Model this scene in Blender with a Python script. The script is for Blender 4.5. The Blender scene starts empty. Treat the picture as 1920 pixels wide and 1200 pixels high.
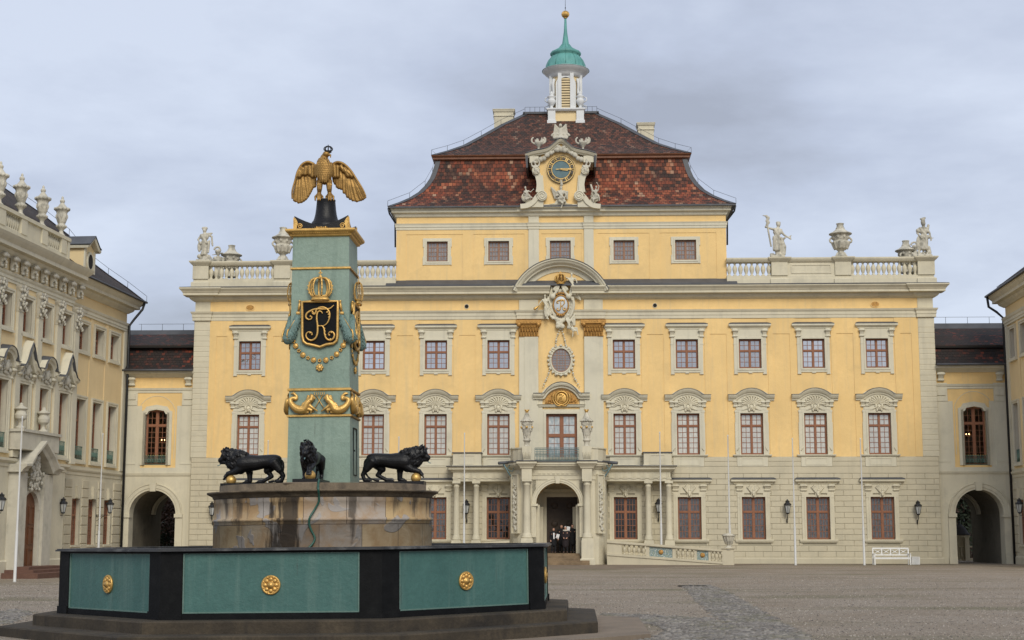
import bpy, bmesh, math, random
from mathutils import Vector, Matrix, Euler
from mathutils import noise as mnoise
from math import sin, cos, pi, radians, atan2, hypot, sqrt
RN = random.Random(11)
sc = bpy.context.scene
col = sc.collection

# ---------------------------------------------------------------- camera
FPX = 2780.0
PITCH = radians(8.217)
CAM = Vector((0, 0, 1.9))
cd = bpy.data.cameras.new("camera")
cd.sensor_width = 36.0
cd.lens = FPX / 1920 * 36.0
cd.clip_start = 0.5
cd.clip_end = 3000
cam = bpy.data.objects.new("camera", cd)
col.objects.link(cam)
cam.location = CAM
cam.rotation_euler = (radians(90) + PITCH, 0, 0)
sc.camera = cam

# ---------------------------------------------------------------- sky, sun, exposure
SUN_EL, SUN_AZ = radians(36), radians(168)      # azimuth measured clockwise from +Y
w = bpy.data.worlds.new("World")
sc.world = w
w.use_nodes = True
nt = w.node_tree
nt.nodes.clear()
N, L = nt.nodes.new, nt.links.new
out = N("ShaderNodeOutputWorld"); bg = N("ShaderNodeBackground")
bg.inputs[1].default_value = 0.13
sky = N("ShaderNodeTexSky"); sky.sky_type = 'NISHITA'; sky.sun_disc = False
sky.sun_elevation = SUN_EL; sky.sun_rotation = SUN_AZ
sky.air_density = 1.0; sky.dust_density = 2.0
tc = N("ShaderNodeTexCoord")
sep = N("ShaderNodeSeparateXYZ"); L(tc.outputs["Generated"], sep.inputs[0])
zz = N("ShaderNodeMath"); zz.operation = 'MAXIMUM'; L(sep.outputs[2], zz.inputs[0]); zz.inputs[1].default_value = 0.0
za = N("ShaderNodeMath"); za.operation = 'ADD'; L(zz.outputs[0], za.inputs[0]); za.inputs[1].default_value = 0.22
dv = N("ShaderNodeVectorMath"); dv.operation = 'DIVIDE'
cmb = N("ShaderNodeCombineXYZ")
for i in range(3): L(za.outputs[0], cmb.inputs[i])
L(tc.outputs["Generated"], dv.inputs[0]); L(cmb.outputs[0], dv.inputs[1])
mp = N("ShaderNodeMapping"); mp.inputs["Scale"].default_value = (0.95, 1.0, 0.9); mp.inputs["Location"].default_value = (4.3, 1.35, 0)
L(dv.outputs[0], mp.inputs[0])
n1 = N("ShaderNodeTexNoise"); n1.inputs["Scale"].default_value = 1.35; n1.inputs["Detail"].default_value = 6; n1.inputs["Roughness"].default_value = 0.5; n1.inputs["Distortion"].default_value = 0.35
L(mp.outputs[0], n1.inputs["Vector"])
n2 = N("ShaderNodeTexNoise"); n2.inputs["Scale"].default_value = 5.5; n2.inputs["Detail"].default_value = 8; n2.inputs["Roughness"].default_value = 0.6
L(mp.outputs[0], n2.inputs["Vector"])
ad = N("ShaderNodeMath"); ad.operation = 'MULTIPLY_ADD'; L(n2.outputs[0], ad.inputs[0]); ad.inputs[1].default_value = 0.26; L(n1.outputs[0], ad.inputs[2])
cr = N("ShaderNodeValToRGB")
e = cr.color_ramp.elements
e[0].position = 0.50; e[0].color = (4.35, 4.75, 5.6, 1)      # bright thin veil of cloud
e[1].position = 0.84; e[1].color = (2.55, 2.75, 3.3, 1)    # heavy grey bellies
m_ = e.new(0.66); m_.color = (3.45, 3.8, 4.65, 1)
L(ad.outputs[0], cr.inputs[0])
mx = N("ShaderNodeMix"); mx.data_type = 'RGBA'; mx.inputs["Factor"].default_value = 0.90
L(sky.outputs[0], mx.inputs["A"]); L(cr.outputs[0], mx.inputs["B"])
L(mx.outputs["Result"], bg.inputs[0]); L(bg.outputs[0], out.inputs[0])

sd = bpy.data.lights.new("sun", 'SUN')
sd.energy = 1.75; sd.angle = radians(28); sd.color = (1.0, 0.94, 0.82)
sun = bpy.data.objects.new("sun", sd); col.objects.link(sun)
sdir = Vector((sin(SUN_AZ) * cos(SUN_EL), cos(SUN_AZ) * cos(SUN_EL), sin(SUN_EL)))
sun.rotation_euler = sdir.to_track_quat('Z', 'Y').to_euler()
sun.location = sdir * 80
sc.view_settings.view_transform = 'Standard'
sc.view_settings.look = 'None'
sc.view_settings.gamma = 1.0
sc.view_settings.exposure = 0.30
sc.view_settings.use_curve_mapping = False
sc.render.engine = 'CYCLES'
sc.cycles.max_bounces = 6
sc.cycles.use_denoising = True

# ---------------------------------------------------------------- frames
CP, SP = cos(PITCH), sin(PITCH)
def ray(px, py):
    a, b = px - 960.0, 600.0 - py
    return Vector((a, FPX * CP - b * SP, FPX * SP + b * CP))

class Frame:
    """a local coordinate frame: x along a wall to the right, y into the wall, z up"""
    def __init__(s, ox, oy, ang, oz=0.0, roll=0.0):
        s.M = Matrix.Translation((ox, oy, oz)) @ Matrix.Rotation(ang, 4, 'Z') @ Matrix.Rotation(roll, 4, 'Y')
        s.I = s.M.inverted()
        s.o = s.I @ CAM
        s.R3 = s.I.to_3x3()
    def p(s, px, py, yl=0.0):
        d = s.R3 @ ray(px, py)
        q = s.o + d * ((yl - s.o.y) / d.y)
        return (q.x, q.z)
    def x(s, px, py=1001, yl=0.0): return s.p(px, py, yl)[0]
    def z(s, py, px=1500, yl=0.0): return s.p(px, py, yl)[1]
    def w(s, x, y, z=0.0): return s.M @ Vector((x, y, z))

MF = Frame(3.249, 97.384, radians(-2.04))          # main palace front
FR = Frame(-3.95, 30.62, radians(-2.5), 0.0, radians(-0.6))   # fountain, slightly out of level
def ground_at(px, py, z=0.0):
    d = ray(px, py); t = (z - CAM.z) / d.z
    return CAM + d * t
# ---------------------------------------------------------------- mesh builder
class MB:
    def __init__(s): s.v = []; s.f = []; s.m = []; s.uv = {}; s.sm = []
    def add(s, vs, fs, mi=0, smooth=False, uvs=None):
        b = len(s.v); s.v += [tuple(v) for v in vs]
        for k, f in enumerate(fs):
            if uvs is not None: s.uv[len(s.f)] = uvs[k]
            s.f.append(tuple(b + i for i in f)); s.m.append(mi); s.sm.append(smooth)
        return s
    def quad(s, a, b, c, d, mi=0): return s.add([a, b, c, d], [(0, 1, 2, 3)], mi)
    def box(s, x0, x1, y0, y1, z0, z1, mi=0, bev=0.0):
        if x0 > x1: x0, x1 = x1, x0
        if y0 > y1: y0, y1 = y1, y0
        if z0 > z1: z0, z1 = z1, z0
        if bev <= 0:
            return s.add([(x0, y0, z0), (x1, y0, z0), (x1, y1, z0), (x0, y1, z0), (x0, y0, z1), (x1, y0, z1), (x1, y1, z1), (x0, y1, z1)],
                         [(0, 3, 2, 1), (4, 5, 6, 7), (0, 1, 5, 4), (1, 2, 6, 5), (2, 3, 7, 6), (3, 0, 4, 7)], mi)
        b = min(bev, (x1 - x0) * .45, (z1 - z0) * .45, (y1 - y0) * .9)   # front (y0) edges chamfered
        yb = y0 + b
        vs = [(x0, y1, z0), (x1, y1, z0), (x1, y1, z1), (x0, y1, z1), (x0, yb, z0), (x1, yb, z0), (x1, yb, z1), (x0, yb, z1),
              (x0 + b, y0, z0 + b), (x1 - b, y0, z0 + b), (x1 - b, y0, z1 - b), (x0 + b, y0, z1 - b)]
        fs = [(0, 3, 2, 1), (0, 1, 5, 4), (1, 2, 6, 5), (2, 3, 7, 6), (3, 0, 4, 7), (4, 5, 9, 8), (5, 6, 10, 9), (6, 7, 11, 10), (7, 4, 8, 11), (8, 9, 10, 11)]
        return s.add(vs, fs, mi)
    def lathe(s, prof, c=(0, 0, 0), seg=20, mi=0, smooth=True, a0=0, sx=1, sy=1, cap=True, uvr=None):
        vs = []; fs = []; uvs = []
        n = len(prof)
        for k in range(seg):
            a = a0 + 2 * pi * k / seg
            for r, z in prof: vs.append((c[0] + r * cos(a) * sx, c[1] + r * sin(a) * sy, c[2] + z))
        for k in range(seg):
            k2 = (k + 1) % seg
            for i in range(n - 1):
                fs.append((k * n + i, k2 * n + i, k2 * n + i + 1, k * n + i + 1))
                if uvr: 
                    u0, u1 = 2 * pi * k / seg * uvr, 2 * pi * (k + 1) / seg * uvr
                    z0, z1 = prof[i][1], prof[i + 1][1]
                    uvs.append([(u0, z0), (u1, z0), (u1, z1), (u0, z1)])
        if cap:
            fs.append(tuple(k * n for k in range(seg))[::-1]); fs.append(tuple(k * n + n - 1 for k in range(seg)))
            if uvr: uvs += [[(0, 0)] * seg] * 2
        return s.add(vs, fs, mi, smooth, uvs if uvr else None)
    def tube(s, pts, r, seg=6, mi=0, closed=False, smooth=True):
        pts = [Vector(p) for p in pts]; n = len(pts)
        rs = r if isinstance(r, (list, tuple)) else [r] * n
        vs = []; fs = []
        up = Vector((0, 0, 1)); pu = None
        for i, p in enumerate(pts):
            a = pts[i - 1] if (i or closed) else p; b = pts[(i + 1) % n] if (i < n - 1 or closed) else p
            t = (b - a); t = t.normalized() if t.length > 1e-9 else Vector((0, 0, 1))
            if pu is None:
                pu = t.cross(up) if abs(t.z) < .95 else t.cross(Vector((0, 1, 0)))
            pu = (pu - t * pu.dot(t)); pu = pu.normalized() if pu.length > 1e-9 else t.orthogonal().normalized()
            q = t.cross(pu)
            for k in range(seg):
                a_ = 2 * pi * k / seg
                vs.append(p + (pu * cos(a_) + q * sin(a_)) * rs[i])
        m = n if closed else n - 1
        for i in range(m):
            j = (i + 1) % n
            for k in range(seg):
                k2 = (k + 1) % seg
                fs.append((i * seg + k, i * seg + k2, j * seg + k2, j * seg + k))
        if not closed:
            fs.append(tuple(range(seg))[::-1]); fs.append(tuple((n - 1) * seg + k for k in range(seg)))
        return s.add(vs, fs, mi, smooth)
    def ell(s, c, r, rot=None, mi=0, u=12, v=8, smooth=True):
        if not isinstance(r, (tuple, list)): r = (r, r, r)
        M = rot if rot is not None else Matrix.Identity(3)
        vs = [Vector(c) + M @ Vector((0, 0, r[2]))]; fs = []
        for i in range(1, v):
            t = pi * i / v
            for k in range(u):
                a = 2 * pi * k / u
                vs.append(Vector(c) + M @ Vector((r[0] * sin(t) * cos(a), r[1] * sin(t) * sin(a), r[2] * cos(t))))
        vs.append(Vector(c) + M @ Vector((0, 0, -r[2])))
        for k in range(u): fs.append((0, 1 + k, 1 + (k + 1) % u))
        for i in range(v - 2):
            for k in range(u):
                a, b = 1 + i * u + k, 1 + i * u + (k + 1) % u
                fs.append((a, a + u, b + u, b))
        e_ = len(vs) - 1; b0 = 1 + (v - 2) * u
        for k in range(u): fs.append((b0 + k, e_, b0 + (k + 1) % u))
        return s.add(vs, fs, mi, smooth)
    def cap(s, p0, r0, p1, r1, seg=10, mi=0):
        """tapered capsule"""
        p0, p1 = Vector(p0), Vector(p1); d = p1 - p0; ln = d.length
        if ln < 1e-6: return s.ell(p0, r0, mi=mi, u=seg)
        t = d / ln; q = t.orthogonal().normalized(); w_ = t.cross(q)
        rings = []
        for a in (-75, -45, -15): rings.append((p0 + t * r0 * sin(radians(a)), r0 * cos(radians(a))))
        for a in (15, 45, 75): rings.append((p1 + t * r1 * sin(radians(a)), r1 * cos(radians(a))))
        vs = []; fs = []
        for c, r in rings:
            for k in range(seg):
                a = 2 * pi * k / seg; vs.append(c + (q * cos(a) + w_ * sin(a)) * r)
        for i in range(len(rings) - 1):
            for k in range(seg):
                k2 = (k + 1) % seg; fs.append((i * seg + k, i * seg + k2, (i + 1) * seg + k2, (i + 1) * seg + k))
        fs.append(tuple(range(seg))[::-1]); fs.append(tuple((len(rings) - 1) * seg + k for k in range(seg)))
        return s.add(vs, fs, mi, True)
    def poly(s, pts, y0, y1, mi=0):
        """polygon of (x,z) points extruded in y"""
        n = len(pts); A = sum(pts[i][0] * pts[(i + 1) % n][1] - pts[(i + 1) % n][0] * pts[i][1] for i in range(n))
        if A < 0: pts = pts[::-1]
        vs = [(x, y0, z) for x, z in pts] + [(x, y1, z) for x, z in pts]
        fs = [tuple(range(n)), tuple(range(2 * n - 1, n - 1, -1))] + [(i, n + i, n + (i + 1) % n, (i + 1) % n) for i in range(n)]
        return s.add(vs, fs, mi)
    def polyz(s, pts, z0, z1, mi=0):
        """polygon of (x,y) points extruded in z"""
        n = len(pts); A = sum(pts[i][0] * pts[(i + 1) % n][1] - pts[(i + 1) % n][0] * pts[i][1] for i in range(n))
        if A < 0: pts = pts[::-1]
        vs = [(x, y, z0) for x, y in pts] + [(x, y, z1) for x, y in pts]
        fs = [tuple(range(n - 1, -1, -1)), tuple(range(n, 2 * n))] + [(i, (i + 1) % n, n + (i + 1) % n, n + i) for i in range(n)]
        return s.add(vs, fs, mi)
    def mould(s, x0, x1, yf, yb, z, prof, ml=1, mr=1, mi=0):
        """moulding with returned ends; prof = [(out, dz)] bottom to top"""
        vs = []; fs = []
        for o, dz in prof:
            a, b = x0 - o * ml, x1 + o * mr
            vs += [(a, yb, z + dz), (a, yf - o, z + dz), (b, yf - o, z + dz), (b, yb, z + dz)]
        for i in range(len(prof) - 1):
            for k in range(3): fs.append((i * 4 + k, i * 4 + k + 1, i * 4 + k + 5, i * 4 + k + 4))
        fs.append((3, 2, 1, 0)); n = len(prof) - 1
        fs.append((n * 4, n * 4 + 1, n * 4 + 2, n * 4 + 3))
        fs.append(tuple([i * 4 for i in range(n + 1)])[::-1]) if False else None
        fs = [f for f in fs if f]
        return s.add(vs, fs, mi)
    def sweep(s, path, prof, y=0.0, mi=0, smooth=False):
        """sweep closed profile [(n,out)] along an xz path; n offsets to the left of travel, out is towards the viewer (-y)"""
        n = len(path); m = len(prof); vs = []; fs = []
        P = [Vector((p[0], p[1])) for p in path]
        for i in range(n):
            t0 = (P[i] - P[i - 1]).normalized() if i else None
            t1 = (P[i + 1] - P[i]).normalized() if i < n - 1 else None
            if t0 is None: t0 = t1
            if t1 is None: t1 = t0
            n0 = Vector((-t0.y, t0.x)); n1 = Vector((-t1.y, t1.x)); nn = n0 + n1
            nn = nn.normalized() if nn.length > 1e-6 else n0
            k = 1 / max(.35, nn.dot(n0))
            for a, o in prof: vs.append((P[i].x + nn.x * a * k, y - o, P[i].y + nn.y * a * k))
        for i in range(n - 1):
            for j in range(m):
                j2 = (j + 1) % m
                fs.append((i * m + j, i * m + j2, (i + 1) * m + j2, (i + 1) * m + j))
        fs.append(tuple(range(m))[::-1]); fs.append(tuple((n - 1) * m + j for j in range(m)))
        return s.add(vs, fs, mi, smooth)
    def ring(s, x0, x1, z0, z1, wd, yf, yb, mi=0, sides='lrtb'):
        """rectangular frame around the opening x0..x1, z0..z1, wd wide outward"""
        zt = z1 + wd if 't' in sides else z1; zb = z0 - wd if 'b' in sides else z0
        if 't' in sides: s.box(x0 - wd, x1 + wd, yf, yb, z1, z1 + wd, mi)
        if 'b' in sides: s.box(x0 - wd, x1 + wd, yf, yb, z0 - wd, z0, mi)
        s.box(x0 - wd, x0, yf, yb, z0, z1, mi); s.box(x1, x1 + wd, yf, yb, z0, z1, mi)
        return s
    def wall(s, x0, x1, z0, z1, holes, y=0.0, depth=0.4, mi=0, seg=14):
        """front face with openings (x0,x1,z0,z1[,arch]) and their reveals"""
        H = [tuple(h) + ((False,) if len(h) == 4 else ()) for h in holes]
        xs = sorted({x0, x1} | {min(max(v, x0), x1) for h in H for v in h[:2]}); zs = sorted({z0, z1} | {min(max(v, z0), z1) for h in H for v in h[2:4]})
        for j in range(len(zs) - 1):
            zc = (zs[j] + zs[j + 1]) / 2; st = None
            for i in range(len(xs)):
                ok = i < len(xs) - 1 and not any(h[0] < (xs[i] + xs[i + 1]) / 2 < h[1] and h[2] < zc < h[3] for h in H)
                if ok and st is None: st = xs[i]
                if not ok and st is not None:
                    s.quad((st, y, zs[j]), (xs[i], y, zs[j]), (xs[i], y, zs[j + 1]), (st, y, zs[j + 1]), mi); st = None
        for a, b, c, d, arch in H:
            yb = y + depth
            if not arch:
                s.quad((a, y, c), (a, yb, c), (a, yb, d), (a, y, d), mi); s.quad((b, yb, c), (b, y, c), (b, y, d), (b, yb, d), mi)
                s.quad((a, y, d), (a, yb, d), (b, yb, d), (b, y, d), mi); s.quad((a, yb, c), (a, y, c), (b, y, c), (b, yb, c), mi)
            else:
                r = (b - a) / 2; cx = (a + b) / 2; cz = d - r
                s.quad((a, y, c), (a, yb, c), (a, yb, cz), (a, y, cz), mi); s.quad((b, yb, c), (b, y, c), (b, y, cz), (b, yb, cz), mi)
                for k in range(seg):
                    t0, t1 = pi - pi * k / seg, pi - pi * (k + 1) / seg
                    p0 = (cx + r * cos(t0), cz + r * sin(t0)); p1 = (cx + r * cos(t1), cz + r * sin(t1))
                    s.quad((p0[0], y, p0[1]), (p0[0], yb, p0[1]), (p1[0], yb, p1[1]), (p1[0], y, p1[1]), mi)
                    s.add([(p0[0], y, p0[1]), (p1[0], y, p1[1]), (p1[0], y, d), (p0[0], y, d)], [(0, 1, 2, 3)], mi)
        return s
    def build(s, name, mats, parent=None, loc=(0, 0, 0), rot=None, M=None):
        me = bpy.data.meshes.new(name)
        me.from_pydata([tuple(v) for v in s.v], [], s.f)
        for m in (mats if isinstance(mats, (list, tuple)) else [mats]): me.materials.append(m)
        for i, p in enumerate(me.polygons):
            p.material_index = s.m[i]; p.use_smooth = s.sm[i]
        if s.uv:
            ul = me.uv_layers.new(name="UVMap")
            for fi, uvs in s.uv.items():
                for k, li in enumerate(me.polygons[fi].loop_indices): ul.data[li].uv = uvs[k]
        me.update()
        o = bpy.data.objects.new(name, me); col.objects.link(o)
        if parent: o.parent = parent
        if M is not None: o.matrix_local = M
        else:
            o.location = loc
            if rot: o.rotation_euler = rot
        return o

def thing(name, label, cat, frame=None, loc=(0, 0, 0), group=None, rz=0.0):
    o = bpy.data.objects.new(name, None); o.empty_display_size = .3; col.objects.link(o)
    M = frame.M if frame else Matrix.Identity(4)
    o.matrix_world = M @ Matrix.Translation(loc) @ Matrix.Rotation(rz, 4, 'Z')
    o["label"] = label; o["category"] = cat
    if group: o["group"] = group
    return o
def tag(o, label, cat, group=None, kind=None):
    if label: o["label"] = label
    if cat: o["category"] = cat
    if group: o["group"] = group
    if kind: o["kind"] = kind
    return o
def place(o, frame, loc=(0, 0, 0), rz=0.0):
    o.matrix_world = frame.M @ Matrix.Translation(loc) @ Matrix.Rotation(rz, 4, 'Z'); return o
KIDS = {}
def kids(o): return list(o.children)
def dup(o, parent=None, loc=None, label=None, M=None):
    c = o.copy(); col.objects.link(c)
    if parent is not None: c.parent = parent
    if loc is not None: c.location = loc
    if M is not None: c.matrix_local = M
    if label: c["label"] = label
    for ch in kids(o): dup(ch, c)
    return c

def blob(mb, name, voxel, mats, parent=None, loc=(0, 0, 0), smooth=2, rot=None, factor=.6):
    """weld many closed pieces into one continuous skin"""
    o = mb.build(name + "_tmp", mats)
    r = o.modifiers.new("r", 'REMESH'); r.mode = 'VOXEL'; r.voxel_size = voxel; r.use_smooth_shade = True
    if smooth:
        k = o.modifiers.new("s", 'SMOOTH'); k.factor = factor; k.iterations = smooth
    dg = bpy.context.evaluated_depsgraph_get()
    me = bpy.data.meshes.new_from_object(o.evaluated_get(dg)); me.name = name
    old = o.data; bpy.data.objects.remove(o); bpy.data.meshes.remove(old)
    me.materials.clear()
    for m in (mats if isinstance(mats, (list, tuple)) else [mats]): me.materials.append(m)
    for p in me.polygons: p.use_smooth = True
    o = bpy.data.objects.new(name, me); col.objects.link(o)
    if parent: o.parent = parent
    o.location = loc
    if rot: o.rotation_euler = rot
    return o

def arc(cx, cz, r, a0, a1, n):
    return [(cx + r * cos(radians(a0 + (a1 - a0) * i / n)), cz + r * sin(radians(a0 + (a1 - a0) * i / n))) for i in range(n + 1)]
def lerp(a, b, t): return a + (b - a) * t
def spline(pts, n=8):
    """catmull-rom through points of any dimension"""
    P = [Vector(p) for p in pts]; o = []
    for i in range(len(P) - 1):
        a = P[i - 1] if i else P[i]; b = P[i]; c = P[i + 1]; d = P[i + 2] if i + 2 < len(P) else P[i + 1]
        for k in range(n):
            t = k / n
            o.append(.5 * ((2 * b) + (c - a) * t + (2 * a - 5 * b + 4 * c - d) * t * t + (3 * b - a - 3 * c + d) * t ** 3))
    o.append(P[-1]); return o

# ---------------------------------------------------------------- materials
def nm(name):
    m = bpy.data.materials.new(name); m.use_nodes = True
    nt = m.node_tree; b = nt.nodes["Principled BSDF"]
    return m, nt, b
def mixc(nt, fac, a, b, mode='MIX'):
    n = nt.nodes.new("ShaderNodeMix"); n.data_type = 'RGBA'; n.blend_type = mode
    for k, v in (("Factor", fac), ("A", a), ("B", b)):
        if hasattr(v, "is_linked") or hasattr(v, "links"): nt.links.new(v, n.inputs[k])
        elif isinstance(v, (int, float)): n.inputs[k].default_value = v
        else: n.inputs[k].default_value = (*v[:3], 1)
    return n.outputs["Result"]
def coord(nt, scale=(1, 1, 1), kind="Object"):
    t = nt.nodes.new("ShaderNodeTexCoord"); m = nt.nodes.new("ShaderNodeMapping"); m.inputs["Scale"].default_value = scale
    nt.links.new(t.outputs[kind], m.inputs[0]); return m.outputs[0]
def wcoord(nt, scale=(1, 1, 1)):
    g = nt.nodes.new("ShaderNodeNewGeometry"); m = nt.nodes.new("ShaderNodeMapping"); m.inputs["Scale"].default_value = scale
    nt.links.new(g.outputs["Position"], m.inputs[0]); return m.outputs[0]
def noise(nt, vec, scale, detail=4, rough=.55, dist=0):
    n = nt.nodes.new("ShaderNodeTexNoise"); n.inputs["Scale"].default_value = scale; n.inputs["Detail"].default_value = detail
    n.inputs["Roughness"].default_value = rough; n.inputs["Distortion"].default_value = dist
    nt.links.new(vec, n.inputs["Vector"]); return n.outputs[0]
def ramp(nt, fac, stops):
    n = nt.nodes.new("ShaderNodeValToRGB"); e = n.color_ramp.elements
    e[0].position = stops[0][0]; e[0].color = (*stops[0][1], 1) if isinstance(stops[0][1], tuple) else (stops[0][1],) * 3 + (1,)
    e[1].position = stops[-1][0]; e[1].color = (*stops[-1][1], 1) if isinstance(stops[-1][1], tuple) else (stops[-1][1],) * 3 + (1,)
    for p, c in stops[1:-1]:
        k = e.new(p); k.color = (*c, 1) if isinstance(c, tuple) else (c, c, c, 1)
    nt.links.new(fac, n.inputs[0]); return n.outputs[0]
def bumpn(nt, b, h, dist=.01, strength=1.0):
    n = nt.nodes.new("ShaderNodeBump"); n.inputs["Distance"].default_value = dist; n.inputs["Strength"].default_value = strength
    nt.links.new(h, n.inputs["Height"]); nt.links.new(n.outputs[0], b.inputs["Normal"])
def math2(nt, op, a, b):
    n = nt.nodes.new("ShaderNodeMath"); n.operation = op
    for i, v in enumerate((a, b)):
        if isinstance(v, (int, float)): n.inputs[i].default_value = v
        else: nt.links.new(v, n.inputs[i])
    return n.outputs[0]
def mul(c, k): return tuple(min(1, x * k) for x in c[:3])

def mat(name, c, var=.10, scale=1.2, rough=.85, bump=.004, bscale=30, metal=0.0, dirt=None, dirt_amt=.35, streak=None, streak_amt=.3, spec=.35, world=True, c2=None):
    m, nt, b = nm(name)
    v = wcoord(nt) if world else coord(nt)
    n1 = noise(nt, v, scale, 5)
    cc = mixc(nt, ramp(nt, n1, [(.3, 0.0), (.7, 1.0)]), mul(c, 1 - var), c2 if c2 else mul(c, 1 + var))
    n3 = noise(nt, v, scale * 11, 3)
    cc = mixc(nt, ramp(nt, n3, [(.35, 0.0), (.65, .5)]), cc, mul(c, 1 - var * .8))
    if dirt:
        n4 = noise(nt, v, scale * .55 + .3, 6, .65)
        cc = mixc(nt, ramp(nt, n4, [(.52, 0.0), (.70, dirt_amt)]), cc, dirt)
    if streak:
        vs = wcoord(nt, (1.0, 1.0, .07)) if world else coord(nt, (1, 1, .07))
        n5 = noise(nt, vs, 3.2, 4, .6)
        cc = mixc(nt, ramp(nt, n5, [(.52, 0.0), (.72, streak_amt)]), cc, streak)
    nt.links.new(cc, b.inputs["Base Color"])
    b.inputs["Roughness"].default_value = rough; b.inputs["Metallic"].default_value = metal
    b.inputs["Specular IOR Level"].default_value = spec
    if bump: bumpn(nt, b, noise(nt, v, bscale, 4), bump)
    return m

YEL = (.79, .555, .245)
M = {}
M['yellow'] = mat("yellow_stucco", YEL, .09, .35, .92, .008, 12, dirt=(.58, .42, .20), dirt_amt=.5, streak=(.57, .45, .26), streak_amt=.38)
M['yellow2'] = mat("pale_yellow_stucco", (.76, .60, .34), .07, .35, .92, .006, 16, dirt=(.62, .47, .26), dirt_amt=.3, streak=(.62, .48, .28), streak_amt=.25)
M['stone'] = mat("grey_painted_stone", (.61, .56, .42), .07, .6, .9, .004, 25, dirt=(.36, .335, .26), dirt_amt=.4, streak=(.38, .36, .29), streak_amt=.32)
M['stone2'] = mat("grey_green_painted_trim", (.62, .58, .45), .06, .6, .9, .004, 25, dirt=(.36, .345, .28), dirt_amt=.3, streak=(.36, .35, .29), streak_amt=.3)
M['rust'] = mat("beige_rusticated_stone", (.55, .495, .36), .06, .8, .9, .005, 22, dirt=(.38, .35, .26), dirt_amt=.4, streak=(.40, .37, .28), streak_amt=.35)
M['groove'] = mat("beige_wall_behind_joints", (.38, .345, .255), .06, .8, .9, .003, 22)
M['statue'] = mat("weathered_carved_stone", (.55, .515, .42), .18, 2.2, .92, .01, 30, dirt=(.14, .135, .11), dirt_amt=.75, streak=(.14, .14, .12), streak_amt=.6)
M['carve'] = mat("pale_carved_stone", (.52, .49, .40), .10, 2.0, .9, .01, 40, dirt=(.27, .255, .20), dirt_amt=.5)
M['white'] = mat("white_paint", (.60, .60, .58), .05, 2, .5, 0, spec=.4, dirt=(.55, .54, .5), dirt_amt=.4)
M['whitestone'] = mat("white_lantern_stone", (.66, .67, .66), .06, 1.2, .8, .003, 25, streak=(.42, .43, .42), streak_amt=.4)
M['wood'] = mat("red_brown_window_wood", (.27, .115, .06), .15, 4, .55, .002, 40, dirt=(.22, .085, .045), dirt_amt=.5)
M['wood2'] = mat("weathered_attic_wood", (.30, .17, .11), .15, 4, .7, .002, 40)
M['darkdoor'] = mat("dark_oak_door", (.045, .030, .020), .25, 3, .6, .004, 12)
M['doorwood'] = mat("carved_brown_door_wood", (.16, .065, .03), .25, 3, .5, .004, 12)
M['lead'] = mat("dark_lead_flashing", (.075, .078, .085), .25, 1.5, .6, .003, 12, spec=.5)
M['black'] = mat("black_painted_iron", (.012, .0125, .014), .3, 5, .42, .002, 40, spec=.5)
M['bronze'] = mat("black_cast_bronze", (.0085, .0085, .0095), .35, 9, .40, .006, 45, spec=.28, world=False)
M['gold'] = mat("gilded_bronze", (.64, .40, .125), .2, 8, .42, .004, 50, metal=.6, dirt=(.34, .19, .05), dirt_amt=.55)
M['goldworn'] = mat("worn_gilding_on_brown", (.46, .25, .07), .3, 9, .5, .006, 40, metal=.45, dirt=(.16, .075, .025), dirt_amt=.9)
M['goldpaint'] = mat('matt_gold_paint', (.74, .52, .20), .12, 5, .6, .003, 30, metal=.15)
M['eagle'] = mat("dull_gilded_bronze", (.35, .205, .062), .25, 6, .45, .005, 60, metal=.6, dirt=(.20, .105, .03), dirt_amt=.6)
M['copper'] = mat("green_copper", (.115, .31, .28), .18, 1.2, .6, .002, 30, streak=(.04, .19, .17), streak_amt=.6)
M['ironblue'] = mat("blue_green_iron", (.13, .21, .22), .2, 3, .6, .002, 30)
M['balconet'] = mat("green_iron_balconet", (.13, .21, .165), .2, 3, .6, .002, 30)
M['step'] = mat("dark_weathered_sandstone", (.046, .037, .026), .3, 1.6, .85, .010, 22, dirt=(.018, .016, .014), dirt_amt=.8, streak=(.02, .018, .016), streak_amt=.6, c2=(.08, .062, .040))
M['slab'] = mat("brown_sandstone_paving", (.21, .165, .12), .2, 1.2, .8, .004, 18, dirt=(.11, .085, .065), dirt_amt=.5)
M['dark'] = mat("dark_interior", (.02, .018, .016), .2, 1, .9, 0)
M['lampglass'] = mat("frosted_lamp_glass", (.45, .46, .44), .1, 3, .3, 0)
M['skin'] = mat("skin", (.48, .27, .19), .05, 5, .6, 0)
M['coat'] = mat("black_wool_coat", (.012, .012, .014), .3, 12, .9, .003, 80)
M['coat2'] = mat("dark_plum_coat", (.022, .016, .018), .3, 12, .85, .003, 80)
M['fur'] = mat("cream_fur_collar", (.62, .56, .46), .15, 30, .95, .01, 90)
M['greyhair'] = mat("grey_hair", (.45, .44, .42), .2, 30, .8, .01, 90)
M['brownhair'] = mat("dark_brown_hair", (.05, .03, .02), .3, 30, .8, .01, 90)
M['paper'] = mat("white_paper", (.78, .78, .78), .03, 10, .8, 0)
M['hose'] = mat("green_rubber_hose", (.02, .085, .06), .2, 8, .45, 0, spec=.5)
M['bench'] = mat("white_bench_paint", (.76, .76, .74), .06, 5, .5, 0)
M['curtain'] = mat("cream_curtain", (.62, .61, .54), .08, 5, .9, 0)
M['clockblue'] = mat("blue_green_clock_plate", (.10, .17, .185), .2, 2.5, .5, .002, 20)
M['oval'] = mat("pale_blue_enamel", (.52, .56, .58), .05, 3, .35, 0)
M['leafpat'] = mat("patinated_leaf_bronze", (.165, .25, .225), .25, 14, .65, .02, 45, dirt=(.05, .12, .11), dirt_amt=.6)

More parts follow.
